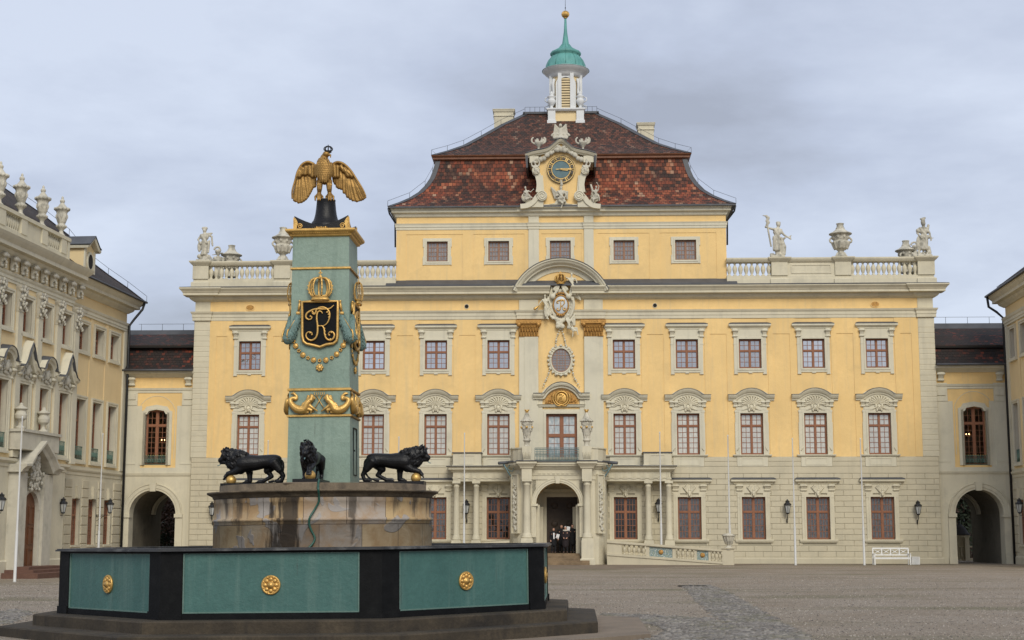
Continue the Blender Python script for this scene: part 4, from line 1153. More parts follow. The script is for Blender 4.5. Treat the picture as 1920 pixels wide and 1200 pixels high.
fb = MB(); oval_ring(fb, ri - .05, rzi - .05, ri, rzi, -.03, .03)
def chord(x): return (rzi - .03) * sqrt(max(0, 1 - (x / (ri - .02)) ** 2))
for xx, wd in ((-.27, .05), (-.09, .02), (.09, .02), (.27, .05)): 
    cc_ = chord(xx); fb.box(ox + xx - wd / 2, ox + xx + wd / 2, -.03, -.005, oz - cc_, oz + cc_)
for j in range(-4, 5):
    z = j * .17; cw = (ri - .03) * sqrt(max(0, 1 - (z / rzi) ** 2)); fb.box(ox - cw, ox + cw, -.024, -.006, oz + z - .011 - (.015 if j in (-2, 2) else 0), oz + z + .011)
fb.build("frame", M['wood2'], ov)
pb_ = MB(); pb_.poly([(ox + (ri - .01) * cos(k * pi / 16), oz + (rzi - .01) * sin(k * pi / 16)) for k in range(32)], -.004, .05); pb_.build("pane", M['pane_attic'], ov)
# garlands
gmb = MB()
for pts in ([(1050, 617), (1044, 632), (1042, 648)], [(1053, 617), (1058, 632), (1061, 648)], [(1031, 690), (1027, 705), (1022, 716), (1018, 727)], [(1073, 690), (1076, 705), (1081, 716), (1088, 726)]):
    garland(gmb, [xz(a, b, -.10) for a, b in pts], .085, .13)
gmb.build("bell_garland", M['stone2'], P)
# cartouche
ct = bpy.data.objects.new("cartouche", None); col.objects.link(ct); ct.parent = P
cc0 = xz(1051.5, 572, -.35)
mb = MB()
for k in range(28):
    t = 2 * pi * k / 28; rx, rzz = .72 + .10 * sin(3 * t), .88 + .10 * cos(4 * t)
    mb.ell((cc0.x + rx * cos(t), -.22, cc0.z + rzz * sin(t)), (.14, .14, .15), u=8, v=6)
mb.ell((cc0.x, -.15, cc0.z), (.70, .22, .85)); 
for sx in (-1, 1):
    mb.tube(spline([xz(1051 + sx * 4, 541, -.4), xz(1051 + sx * 10, 550, -.42), xz(1051 + sx * 17, 558, -.40)], 4), .10, 7); mb.ell(xz(1051 + sx * 15, 556, -.45), .2, u=8, v=6)
    mb.tube(spline([xz(1051 + sx * 22, 556, -.3), xz(1051 + sx * 25, 572, -.32), xz(1051 + sx * 20, 590, -.3), xz(1051 + sx * 13, 598, -.28)], 4), .10, 7)
    for k in range(5): mb.ell(xz(1051 + sx * (4 + 2 * k), 535 + 2.5 * abs(k - 1), -.4), (.11, .10, .12), u=7, v=5)
for k in range(9): mb.ell(xz(1045 + RN.uniform(-2, 8), 598 + k * 1.8, -.25), (.20, .16, .12), u=7, v=5)
for a, b in ((1045, 600), (1057, 600), (1051, 606), (1046, 612), (1055, 612)): mb.ell(xz(a, b, -.25), (.16, .13, .17), u=8, v=6)
blob(mb, "scrolled_frame", .035, M['stone2'], ct, smooth=1)
mb = MB(); mb.ell((cc0.x, -.36, cc0.z), (.46, .10, .60), u=24, v=14); mb.build("shield", M['oval'], ct)
mb = MB(); pts = [(cc0.x + .50 * cos(t), -.38, cc0.z + .64 * sin(t)) for t in [k * pi / 16 for k in range(32)]]; mb.tube(pts, .055, 6, closed=True)
for px, py in ((1044, 552), (1048, 550), (1052, 549.5), (1056, 550), (1060, 552), (1045, 590), (1049, 591.5), (1053, 591.5), (1057, 590)): mb.ell(xz(px, py, -.42), .085, u=7, v=5)
mb.build("gilt_rim", M['goldworn'], ct)
mb = MB()
def mono(mb, o, s, y, r):
    """script F over R: strokes in a unit box"""
    S_ = [[(.46, .98), (.30, .88), (.05, .90), (-.25, .86), (-.42, .72), (-.38, .58), (-.26, .60), (-.28, .70)], [(-.16, .74), (-.10, .90), (.12, .97), (.32, .86), (.38, .62), (.28, .40), (.05, .26)],
          [(.16, .78), (.06, .82), (-.02, .70), (.00, .45), (.0, .25), (-.02, .02), (-.12, -.16), (-.30, -.18), (-.42, -.06), (-.36, .06), (-.24, .04)], [(.05, .26), (.22, .18), (.25, -.02), (.32, -.15), (.46, -.16), (.52, -.02), (.44, .08), (.36, .02)]]
    for st in S_:
        P_ = spline([(o.x + a * s, y, o.z + (b - .40) * s) for a, b in st], 5); n = len(P_)
        mb.tube(P_, [r * (.45 + .75 * sin(pi * i / (n - 1))) for i in range(n)], 6)
mono(mb, cc0, .62, -.47, .035); mb.build("monogram", M['gold'], ct)
def crown(mb, c, r, h, arches=5, rb=.05, cross=True):
    """open arched crown: band, bowed beaded arches, orb and cross"""
    mb.tube([(c.x + r * .72 * cos(t), c.y + r * .72 * sin(t), c.z) for t in [k * pi / 10 for k in range(20)]], rb * 1.2, 6, closed=True)
    mb.tube([(c.x + r * .76 * cos(t), c.y + r * .76 * sin(t), c.z + h * .12) for t in [k * pi / 10 for k in range(20)]], rb * .8, 6, closed=True)
    mb.lathe([(r * .70, 0), (r * .73, h * .12)], tuple(c), 20, cap=False)
    for k in range(8):
        t = 2 * pi * k / 8 + .2
        P_ = [(c.x + rr__ * cos(t), c.y + rr__ * sin(t), c.z + zz__) for rr__, zz__ in ((r * .76, h * .12), (r * .98, h * .30), (r, h * .48), (r * .82, h * .66), (r * .45, h * .76), (r * .08, h * .74))]
        P_ = spline(P_, 3); mb.tube(P_, rb, 6)
        for p in P_[2:-2:2]: mb.ell(p + Vector((cos(t) * rb, sin(t) * rb, 0)), rb * .8, u=6, v=4)
    mb.ell((c.x, c.y, c.z + h * .80), r * .17, u=10, v=7)
    if cross:
        mb.box(c.x - rb * .5, c.x + rb * .5, c.y - rb * .4, c.y + rb * .4, c.z + h * .84, c.z + h * 1.04); mb.box(c.x - rb * 1.8, c.x + rb * 1.8, c.y - rb * .4, c.y + rb * .4, c.z + h * .92, c.z + h * .97)
mb = MB(); k0 = xz(1051, 532, -.42); crown(mb, k0, .34, .80, rb=.045); mb.build("gilt_crown", M['gold'], ct)
def wing(mb, root, tip, drop, n=6, r=.05):
    root, tip = Vector(root), Vector(tip); mb.cap(root, r * 1.5, tip, r * 1.2, 7)
    for k in range(n):
        a = lerp(root, tip, k / (n - 1)); mb.cap(a, r * 1.1, a + Vector(drop) * (.55 + .45 * k / (n - 1)) + Vector((0, .02, 0)), r * .6, 6)
def swell(J, c, f):
    return {a: (Vector((c.x + (v.x - c.x) * f, v.y, c.z + (v.z - c.z) * f))) for a, v in J.items()}
def angel(name, hd, nk, ls, rs, pel, le, lh, re, rh, lk, lf, rk, rf, y=-.45, k=.72, wings=(), parent=None, m='stone2', extra=None):
    J = dict(head=hd, neck=nk, lsh=ls, rsh=rs, pel=pel, lel=le, lha=lh, rel=re, rha=rh, lkn=lk, lfo=lf, rkn=rk, rfo=rf)
    J = {a: (xz(*b, y) if len(b) == 2 else xz(b[0], b[1], b[2])) for a, b in J.items()}
    if parent is ct: k *= 1.22; J = swell(J, J['pel'], 1.12)
    mb = MB(); figure(mb, k, J, True, 1.25)
    for r_, t_, d_ in wings: wing(mb, xz(*r_, y + .15), xz(*t_, y + .2), d_, r=.06)
    if extra: extra(mb, J)
    return blob(mb, name, .028, M[m], parent, smooth=1)
angel("angel", (1072, 517), (1072, 521), (1066, 524), (1078, 524), (1074, 538), (1061, 521), (1054, 518), (1081, 530), (1078, 540), (1069, 549), (1073, 560), (1084, 545), (1090, 550), k=.62, wings=[((1078, 540), (1088, 562), (-.3, 0, .2))], parent=ct)
angel("angel", (1022, 557), (1022, 561), (1018, 564), (1028, 563), (1024, 578), (1013, 570), (1010, 576), (1031, 572), (1029, 582), (1022, 588), (1028, 596), (1030, 585), (1025, 595), k=.62, wings=[((1030, 560), (1035, 538), (.15, 0, -.6))], parent=ct)
angel("angel", (1066, 594), (1066, 598), (1062, 601), (1071, 601), (1067, 614), (1064, 592), (1069, 582), (1074, 606), (1073, 612), (1074, 617), (1073, 629), (1080, 615), (1082, 626), k=.58, wings=[((1070, 600), (1077, 590), (.05, 0, -.7))], parent=ct)
mb = MB(); mb.cap(xz(1011, 573, -.6), .03, xz(1003, 579, -.7), .10, 8); mb.build("trumpet", M['gold'], ct)

# ================================================================ CLOCK GABLE
G = bpy.data.objects.new("clock_gable", None); col.objects.link(G); G.parent = P
gy = -.38
def gx(px, py=330): return MF.p(px, py, gy)
body = [(1012, 388), (1009, 350), (1008, 300), (1018, 290), (1034, 281), (1051, 268), (1068, 281), (1084, 290), (1094, 300), (1094, 350), (1094, 388)]
mb = MB(); mb.poly([MF.p(a, b, gy) for a, b in body], gy, 3.2); mb.build("gable_wall", M['yellow'], G)
# ogee cornice
og = spline([(987, 296), (1000, 291.5), (1018, 288), (1030, 284), (1041, 275), (1051.5, 268), (1062, 275), (1073, 284), (1086, 288), (1103, 291.5), (1117, 296)], 4)
ogp = [MF.p(p.x, p.y, gy - .3) for p in og]
mb = MB(); mb.sweep(ogp, [(0, -2.4), (0, .16), (.07, .18), (.10, .30), (.20, .38), (.26, .42), (.30, -2.4)], gy, 0)
for sx, (pa_, pb_2) in ((-1, (990, 1011)), (1, (1091, 1114))):
    mb.box(MF.x(pa_ + 3, 300, gy), MF.x(pb_2 - 1, 300, gy), gy - .22, gy + 2.0, MF.z(306, 1052, gy), MF.z(294, 1052, gy))
mb.build("ogee_cornice", M['stone2'], G)
mb = MB(); mb.sweep([(x, z + .30) for x, z in ogp], [(0, -3.0), (0, .47), (.05, .45), (.12, -3.0)], gy); 
for sx, pxx in ((-1, 988), (1, 1116)):
    x_ = MF.x(pxx, 300, gy - .3); mb.box(x_ - .06, x_ + .06, gy - .35, gy + 3.0, MF.z(316, 1052, gy), MF.z(293, 1052, gy))
mb.build("gable_flashing", M['lead'], G)
# pilaster strips, scrolls, base
mb = MB()
for sx in (-1, 1):
    f_ = lambda px: 1051 + sx * (px - 1051)
    st = spline([(1084, 330), (1083, 342), (1082, 354), (1082, 362), (1084, 372)], 3); path = [MF.p(f_(p.x), p.y, gy) for p in st]
    mb.sweep(path if sx > 0 else path, [(0, -.1), (0, .20), (sx * .38, .20), (sx * .38, -.1)][::1], gy)
    vx, vz = MF.p(f_(1085.5), 369, gy); volute(mb, vx, vz, .34, gy - .36, gy + .1, 2.2, sx); mb.poly([MF.p(f_(a), b, gy) for a, b in ((1083, 372), (1094, 371), (1100, 377), (1108, 384), (1124, 389.5), (1083, 389.5))], gy - .20, gy + .1)
    # big S scroll sloping outward
    sp = spline([(1090, 366), (1096, 372), (1102, 380), (1112, 386.5), (1126, 388.5)], 4); path = [MF.p(f_(p.x), p.y, gy) for p in sp]
    pr = [(-.16, -.1), (-.16, .30), (.16, .30), (.16, -.1)]
    mb.sweep(path if sx > 0 else path[::-1], pr, gy)
    wx_, wz = MF.p(f_(1116), 371, gy); volute(mb, wx_, wz, .29, gy - .26, gy + .3, 2.0, -sx)
    sp = spline([(1108, 383), (1112, 377), (1116, 366)], 3); path = [MF.p(f_(p.x), p.y, gy) for p in sp]; mb.sweep(path if sx > 0 else path[::-1], [(-.2, -.1), (-.2, .15), (.2, .15), (.2, -.1)], gy)
    hx, hz_ = MF.p(f_(1097), 322, gy); volute(mb, hx, hz_, .26, gy - .42, gy + .2, 2.0, -sx)
    sp = spline([(1096, 324), (1092, 334), (1090, 348), (1092, 362)], 3); path = [MF.p(f_(p.x), p.y, gy) for p in sp]; mb.sweep(path if sx > 0 else path[::-1], [(-.2, -.1), (-.2, .26), (.2, .26), (.2, -.1)], gy)
zb3 = MF.z(389, 1052, gy); mb.box(MF.x(1020, 388, gy), MF.x(1082, 388, gy), gy - .12, gy + .1, zb3, zb3 + .20)
mb.poly([MF.p(a, b, gy) for a, b in ((1030, 383.5), (1040, 382), (1043, 376), (1060, 376), (1063, 382), (1073, 383.5))], gy - .16, gy + .05)
mb.build("gable_scrolls", M['stone2'], G)
mb = MB(); garland(mb, [xz(a, b, gy - .14) for a, b in ((1014, 299), (1028, 291), (1041, 284), (1050, 278))], .20, .075); garland(mb, [xz(a, b, gy - .14) for a, b in ((1090, 299), (1076, 291), (1062, 284), (1053, 278))], .20, .075)
mb.ell(xz(1051.5, 280, gy - .2), (.16, .16, .20)); mb.build("fruit_garland", M['carve'], G)
# herm busts, cherubs, seated winged figure
def A_(name, **k): k['k'] *= 1.28; return angel(name, parent=G, m='carve', y=gy - .35, **k)
A_("herm_figure", hd=(1003, 305), nk=(1004, 309), ls=(998, 312), rs=(1010, 311), pel=(1005, 322), le=(996, 305), lh=(1003, 299), re=(1012, 304), rh=(1009, 299), lk=(1001, 320), lf=(1003, 318), rk=(1008, 320), rf=(1006, 318), k=.62)
A_("herm_figure", hd=(1100, 305), nk=(1099, 309), ls=(1093, 311), rs=(1105, 312), pel=(1098, 322), le=(1091, 317), lh=(1098, 312), re=(1107, 306), rh=(1101, 300), lk=(1094, 320), lf=(1096, 318), rk=(1101, 320), rf=(1099, 318), k=.62)
A_("winged_figure", hd=(1052, 353), nk=(1052, 357), ls=(1046, 359), rs=(1058, 359), pel=(1052, 371), le=(1043, 367), lh=(1049, 365), re=(1062, 366), rh=(1058, 371), lk=(1047, 372), lf=(1054, 381), rk=(1058, 373), rf=(1052, 390), k=.72, wings=[((1046, 364), (1034, 352), (.22, 0, -.75)), ((1058, 360), (1064, 360), (.0, 0, -.5))], extra=lambda mb, J: mb.cap(xz(1053, 346, gy - .3), .12, xz(1052, 338, gy - .3), .05))
A_("cherub", hd=(985, 352), nk=(986, 356), ls=(983, 359), rs=(991, 358), pel=(988, 367), le=(982, 364), lh=(987, 368), re=(995, 360), rh=(999, 356), lk=(984, 371), lf=(982, 376), rk=(994, 368), rf=(998, 371), k=.50)
A_("cherub", hd=(1118, 351), nk=(1117, 355), ls=(1112, 358), rs=(1121, 357), pel=(1117, 367), le=(1109, 363), lh=(1113, 369), re=(1123, 350), rh=(1120, 344), lk=(1111, 371), lf=(1113, 378), rk=(1123, 368), rf=(1124, 376), k=.50, wings=[((1112, 360), (1108, 347), (.1, 0, -.55))])
# clock
ckx, ckz = MF.p(1052, 318, gy - .06); R0 = .92
C_ = MB()
def disc(mb, r0, r1, y0, y1, mi=0, n=48):
    V = []; F_ = []
    for k in range(n):
        t = 2 * pi * k / n
        for r, y in ((r0, y1), (r0, y0), (r1, y0), (r1, y1)): V.append((ckx + r * cos(t), y, ckz + r * sin(t)))
    for k in range(n):
        for j in range(3): F_.append((k * 4 + j, k * 4 + j + 1, ((k + 1) % n) * 4 + j + 1, ((k + 1) % n) * 4 + j))
    mb.add(V, F_, mi)
cy0 = gy - .10
disc(C_, .0, .60, cy0, gy, 0); disc(C_, .60, .92, cy0 - .02, gy, 1); disc(C_, .92, .945, cy0 - .05, gy, 2); disc(C_, .585, .60, cy0 - .035, gy, 2)
for k in range(12):   # black fields between gilt hour numerals
    a0 = 90 - k * 30; lo_, hi_ = a0 - 15 - 8.0, a0 - 15 + 8.0
    V = [(ckx + r * cos(radians(a)), cy0 - .035, ckz + r * sin(radians(a))) for r, a in ((.66, lo_), (.86, lo_), (.86, hi_), (.66, hi_))]; C_.add(V, [(0, 1, 2, 3)], 2)
    a = radians(a0 - 15); C_.ell((ckx + .76 * cos(a), cy0 - .03, ckz + .76 * sin(a)), .028, mi=1, u=6, v=4)
clock = C_.build("clock_face", [M['clockblue'], M['goldpaint'], M['black']], G)
nb = MB()
NUM = ["XII", "I", "II", "III", "IIII", "V", "VI", "VII", "VIII", "IX", "X", "XI"]
for k, t_ in enumerate(NUM):
    a = radians(90 - k * 30); wd = .045; ws = {'I': .045, 'V': .085, 'X': .085}; tot = sum(ws[c] for c in t_); x = -tot / 2
    for c in t_:
        segs = {'I': [(.5, 0, .5, 1)], 'V': [(0, 1, .5, 0), (.5, 0, 1, 1)], 'X': [(0, 0, 1, 1), (0, 1, 1, 0)]}[c]
        for x0, z0, x1, z1 in segs:
            p = []
            for (ux, uz) in ((x + x0 * ws[c] * .8, .65 + .22 * z0), (x + x1 * ws[c] * .8, .65 + .22 * z1)):
                rr2 = uz; p.append((ckx + rr2 * cos(a) + ux * sin(a), cy0 - .045, ckz + rr2 * sin(a) - ux * cos(a)))
            nb.tube(p, .013, 4)
        x += ws[c]
nb.build("numerals", M['black'], clock)
hb_ = MB()
def hand(ang, ln, wd):
    a = radians(ang); d = Vector((cos(a), 0, sin(a))); n_ = Vector((-sin(a), 0, cos(a))); c = Vector((ckx, cy0 - .08, ckz))
    hb_.add([c + n_ * wd, c - n_ * wd, c + d * ln * .72 - n_ * wd * 1.6, c + d * ln * .8 - n_ * wd * .8, c + d * ln, c + d * ln * .8 + n_ * wd * .8, c + d * ln * .72 + n_ * wd * 1.6], [(0, 1, 2, 3, 4, 5, 6)])
    hb_.cap(c - d * .15, wd * .5, c + d * ln * .9, wd * .5, 6)
hand(-3, .60, .055); hand(0, .88, .04); hand(180, .42, .022); hb_.ell((ckx, cy0 - .08, ckz), .07, u=8, v=6)
hb_.build("clock_hands", M['goldpaint'], clock)
# flaming urns and trophy on the gable
def flame_urn(mb, c, k):
    mb.lathe([(.20 * k, 0), (.22 * k, .06 * k), (.08 * k, .12 * k), (.08 * k, .22 * k), (.26 * k, .48 * k), (.32 * k, .62 * k), (.30 * k, .68 * k)], tuple(c), 12)
    r = random.Random(2)
    for i in range(14):
        a = r.uniform(0, 2 * pi); b = r.uniform(0, .3) * k; mb.cap(c + Vector((b * cos(a), b * sin(a) * .6, .62 * k)), .09 * k, c + Vector((1.35 * b * cos(a), b * sin(a), r.uniform(.75, 1.0) * k)), .05 * k, 6)
    for sx in (-1, 1): mb.tube(spline([c + Vector((sx * .26 * k, 0, .5 * k)), c + Vector((sx * .50 * k, 0, .66 * k)), c + Vector((sx * .52 * k, 0, .92 * k)), c + Vector((sx * .38 * k, 0, 1.02 * k))], 4), .07 * k, 6)
gurns = []
for px in (1010, 1093):
    mb = MB(); flame_urn(mb, Vector((0, 0, 0)), .88); o = blob(mb, "flame_urn", .03, M['carve'], smooth=1); b = xz(px, 279, gy)
    place(o, MF, (b.x, gy, b.z - .12)); tag(o, ("small flaming stone urn on the left shoulder of the clock gable" if px < 1050 else "small flaming stone urn on the right shoulder of the clock gable"), "urn", "flaming urns beside the clock gable top")
mb = MB(); c = Vector((0, 0, 0)); mb.lathe([(.45, 0), (.48, .1), (.25, .25)], (0, 0, 0), 12)
mb.cap(c + Vector((0, 0, .2)), .22, c + Vector((0, 0, .75)), .12); mb.ell((0, -.1, .98), (.12, .15, .13)); mb.cap((0, -.15, .98), .05, (.02, -.28, .92), .02, 6)
for sx in (-1, 1):
    wing(mb, (sx * .12, 0, .75), (sx * .36, 0, 1.05), (sx * .12, 0, -.7), 5, .06)
    for k in range(7): mb.ell((sx * (.15 + .07 * k), -.05, .15 + .08 * ((k * 3) % 4)), (.10, .10, .09), u=7, v=5)
o = blob(mb, "eagle_trophy", .03, M['carve'], smooth=1); b = xz(1051, 264, gy); place(o, MF, (b.x, gy, b.z + .05)); tag(o, "carved stone eagle trophy crowning the ogee peak above the clock", "statue")

# ================================================================ ROOF BALUSTRADES
BY = -.12
zB0, zB1, zB2, zB3 = MF.z(529, 1500, BY), MF.z(517, 1500, BY), MF.z(492, 1500, BY), MF.z(483, 1500, BY - .2)
print("balustrade", zB0, zB1, zB2, zB3)
bal_prof = [(.13, 0), (.13, .06), (.07, .10), (.09, .16), (.155, .34), (.165, .46), (.13, .56), (.07, .64), (.06, .70), (.11, .76), (.12, .80)]
bh = zB2 - zB1; bal_prof = [(r * .95, z / .80 * bh) for r, z in bal_prof]
def xr(px, py=505): return MF.x(px, py, BY)
for side in (-1, 1):
    B = bpy.data.objects.new("roof_balustrade", None); col.objects.link(B); B.parent = P
    if side > 0: xin, xout = MF.x(1362, 500, BY), xr(1750, 500); peds = [(xr(1447), xr(1475)), (xr(1566), xr(1594)), (xr(1721), xout)]; solid = (peds[0][1], peds[1][0]); gaps = [(xin, peds[0][0], 8), (peds[1][1], peds[2][0], 13)]
    else: xout, xin = xr(364, 505), MF.x(743, 500, BY); peds = [(xout, xr(391)), (xr(516), xr(544)), (xr(638), xr(664))]; solid = (peds[1][1], peds[2][0]); gaps = [(peds[2][1], xin, 8), (peds[0][1], peds[1][0], 13)]
    lo_, hi_ = min(xin, xout), max(xin, xout)
    mb = MB(); mb.box(lo_, hi_, BY - .14, BY + .30, zB0 - .3, zB1 - .002, bev=.02)
    mb.box(lo_, hi_, BY - .20, BY + .36, zB0 - .3, zB0 + .20)
    for a, b in peds: mb.box(a - .04, b + .04, BY - .22, BY + .40, zB1 + .001, zB2); mb.mould(a - .04, b + .04, BY - .22, BY + .40, zB0 - .28, [(.08, 0), (.08, .45), (.0, .52)])
    a, b = solid; mb.box(a, b, BY - .10, BY + .25, zB1, zB2); mb.ring(a + .35, b - .35, zB1 + .22, zB2 - .22, .08, BY - .135, BY - .09)
    # end return running back to the rear
    a, b = (xout - .45, xout) if side > 0 else (xout, xout + .45)
    mb.box(a, b, BY + .45, 13.2, zB0 - .3, zB1); mb.box(a - .02, b + .02, 6.0, 6.9, zB1 + .001, zB2); mb.box(a - .02, b + .02, 12.3, 13.3, zB1 + .001, zB2)
    body_ = mb.build("pedestals", M['stone'], B)
    mb = MB(); mb.mould(lo_, hi_, BY - .16, BY + .34, zB2 + .002, [(.0, 0), (.04, .04), (.10, .12), (.14, .20), (.14, zB3 - zB2)], 0, 0)
    for a, b in peds: mb.mould(a - .04, b + .04, BY - .24, BY + .42, zB2 + .004, [(.0, 0), (.05, .05), (.16, .16), (.22, .24), (.22, zB3 - zB2 + .02)])
    a, b = (xout - .50, xout + .05) if side > 0 else (xout - .05, xout + .50); mb.box(a, b, BY + .8, 13.3, zB2, zB3)
    mb.build("coping", M['stone'], B)
    b0 = None; xs_ = []
    for a, b, n in gaps:
        for k in range(n): xs_.append((lerp(a, b, (k + .5) / n), BY + .08, zB1))
    a = xout - .22 if side > 0 else xout + .22
    for k in range(12): xs_.append((a, .9 + k * .42, zB1)); xs_.append((a, 7.2 + k * .42, zB1))
    for p in xs_:
        if b0 is None: mb = MB(); mb.lathe(bal_prof, (0, 0, 0), 10); b0 = mb.build("baluster", M['stone'], B, p)
        else: dup(b0, B, p)
# flat roof behind the balustrade
mb = MB(); mb.box(XL + .1, AX0, .4, 13.6, ZC1 - .4, zB0 + .05); mb.box(AX1, XR - .1, .4, 13.6, ZC1 - .4, zB0 + .05); mb.build("flat_roof", M['lead'], P)

# ---- statues and urns on the balustrade
def big_urn(k=1.0):
    mb = MB(); mb.lathe([(.42, 0), (.44, .10), (.40, .14), (.22, .30), (.17, .42), (.26, .50), (.44, .66), (.56, .88), (.58, 1.0), (.50, 1.08), (.44, 1.14), (.50, 1.2), (.52, 1.44), (.60, 1.5), (.76, 1.58), (.77, 1.63), (.55, 1.72), (.36, 1.86), (.28, 1.94), (.30, 2.0), (.24, 2.05), (.22, 2.2), (.27, 2.32), (.10, 2.33)], (0, 0, 0), 20)
    for i in range(10):
        a = 2 * pi * i / 10; mb.cap((.44 * cos(a), .44 * sin(a), .62), .07, (.60 * cos(a), .60 * sin(a), 1.02), .07, 6)
    for i in range(8):
        a = 2 * pi * i / 8 + .3; mb.ell((.52 * cos(a), .52 * sin(a), 1.36), (.10, .10, .12), u=7, v=5); mb.cap((.40 * cos(a), .40 * sin(a), .06), .06, (.24 * cos(a), .24 * sin(a), .34), .05, 6)
    for sx in (-1, 1): mb.tube(spline([(sx * .52, 0, 1.4), (sx * .72, -.05, 1.2), (sx * .66, -.08, 1.0)], 4), .07, 6)
    return blob(mb, "roof_urn", .035, M['statue'], smooth=1)
def put(o, px, py, y, label, cat, group=None, rz=0.0, dz=0.0):
    b = MF.p(px, py, y); place(o, MF, (b[0], y, zB3 + .02 + dz), rz); tag(o, label, cat, group); return o
u1 = put(big_urn(), 1577, 482, BY + .08, "tall lidded stone urn standing on the right roof balustrade", "urn", "lidded stone urns on the palace balustrade")
def dup_at(o, px, py, y, label, rz=0.0, dz=0.0, s=1.0):
    c = o.copy(); col.objects.link(c); b = MF.p(px, py, y); c.matrix_world = MF.M @ Matrix.Translation((b[0], y, zB3 + .02 + dz)) @ Matrix.Rotation(rz, 4, 'Z') @ Matrix.Scale(s, 4); c["label"] = label; return c
dup_at(u1, 530, 482, BY + .08, "stone urn on the left roof balustrade, half hidden by the green pillar", .4)
dup_at(u1, 434, 482, 5.5, "urn lid peeping over the left balustrade beside the helmeted statue", .2, -.10)
dup_at(u1, 1699, 478, 5.5, "urn lid peeping over the right balustrade near the corner statue", .7, -.10)
def statue(name, J, k, extra, px, py, y, label, dz=0, m='statue'):
    k *= 1.12; mb = MB(); figure(mb, k, {a: Vector(b) * k for a, b in J.items()}, True, 1.30)
    mb.box(-.36 * k, .36 * k, -.26 * k, .26 * k, 0, .12 * k)
    r = random.Random(len(label))
    for i in range(10): mb.ell((r.uniform(-.3, .3) * k, r.uniform(-.15, .2) * k, (.14 + r.random() * .12) * k), .09 * k, u=7, v=5)
    extra(mb, k)
    o = blob(mb, name, .032, M[m], smooth=1); return put(o, px, py, y, label, "statue", "statues on the palace balustrade", 0, dz)
J1 = dict(head=(.10, 0, 1.74), neck=(.07, 0, 1.60), lsh=(-.12, 0, 1.50), rsh=(.20, 0, 1.46), pel=(-.02, 0, 1.02), lel=(-.36, -.02, 1.56), lha=(-.48, -.05, 1.60), rel=(.36, 0, 1.22), rha=(.58, -.06, 1.06), lkn=(-.06, -.10, .62), lfo=(-.05, 0, .20), rkn=(.12, 0, .60), rfo=(.16, -.02, .20))
def e1(mb, k):
    mb.tube([Vector(p) * k for p in ((-.30, 0, .6), (-.38, -.02, 1.1), (-.46, -.04, 1.6), (-.50, -.04, 2.0))], .05 * k, 7)
    for i in range(7): mb.ell(Vector((-.50 + .05 * (i % 3), -.04, 1.72 + .075 * i)) * k, (.07 * k, .06 * k, .10 * k), u=7, v=5)
    mb.cap(Vector((-.50, 0, 2.2)) * k, .05 * k, Vector((-.68, 0, 2.24)) * k, .03 * k, 6); mb.cap(Vector((.04, 0, 1.86)) * k, .07 * k, Vector((.16, 0, 1.86)) * k, .06 * k, 6)
    mb.cap(Vector((.22, .05, 1.0)) * k, .12 * k, Vector((.34, .02, .60)) * k, .13 * k); mb.cap(Vector((.34, .02, .6)) * k, .14 * k, Vector((.30, .02, .25)) * k, .15 * k); mb.cap(Vector((.30, 0, .98)) * k, .08 * k, Vector((.42, -.04, 1.06)) * k, .05 * k, 6)
    for i in range(4): mb.cap(Vector((.58, -.05, 1.08)) * k, .03 * k, Vector((.64 + .03 * i, -.05, 1.0 + .06 * i)) * k, .03 * k, 5)
statue("torch_bearer_statue", J1, 1.16, e1, 1457.5, 482, BY + .08, "stone figure raising a torch on the right roof balustrade")
J2 = dict(head=(.02, 0, 1.72), neck=(.02, 0, 1.57), lsh=(-.17, 0, 1.48), rsh=(.19, 0, 1.48), pel=(.02, 0, 1.02), lel=(-.30, .02, 1.26), lha=(-.20, -.10, 1.08), rel=(.32, 0, 1.24), rha=(.34, -.06, 1.0), lkn=(-.04, -.12, .62), lfo=(-.04, -.02, .20), rkn=(.14, 0, .60), rfo=(.12, 0, .20))
def e2(mb, k):
    mb.cap(Vector((0, 0, 1.84)) * k, .12 * k, Vector((.02, 0, 1.98)) * k, .10 * k); mb.cap(Vector((-.12, -.04, 1.98)) * k, .05 * k, Vector((.10, 0, 2.04)) * k, .06 * k, 6)
    mb.cap(Vector((.22, .10, 1.30)) * k, .07 * k, Vector((.30, .12, 1.68)) * k, .07 * k); mb.cap(Vector((.34, -.06, 1.0)) * k, .03 * k, Vector((.52, -.08, .98)) * k, .02 * k, 5)
    mb.ell(Vector((-.24, -.02, .70)) * k, (.16 * k, .08 * k, .42 * k)); mb.ell(Vector((-.26, 0, 1.38)) * k, (.12 * k, .12 * k, .12 * k)); mb.ell(Vector((.28, 0, 1.06)) * k, (.12 * k, .1 * k, .1 * k)); mb.cap(Vector((.24, 0, .5)) * k, .09 * k, Vector((.28, 0, .24)) * k, .1 * k)
statue("helmeted_statue", J2, 1.16, e2, 1733, 480, BY + .08, "stone warrior with plumed helmet on the right corner of the balustrade")
J3 = dict(head=(.0, 0, 1.72), neck=(.03, 0, 1.57), lsh=(-.17, 0, 1.45), rsh=(.19, 0, 1.50), pel=(.0, 0, 1.02), lel=(-.34, .02, 1.22), lha=(-.24, -.08, 1.08), rel=(.40, 0, 1.38), rha=(.42, -.04, 1.12), lkn=(-.04, -.06, .60), lfo=(.02, 0, .20), rkn=(.12, -.12, .62), rfo=(.14, -.02, .20))
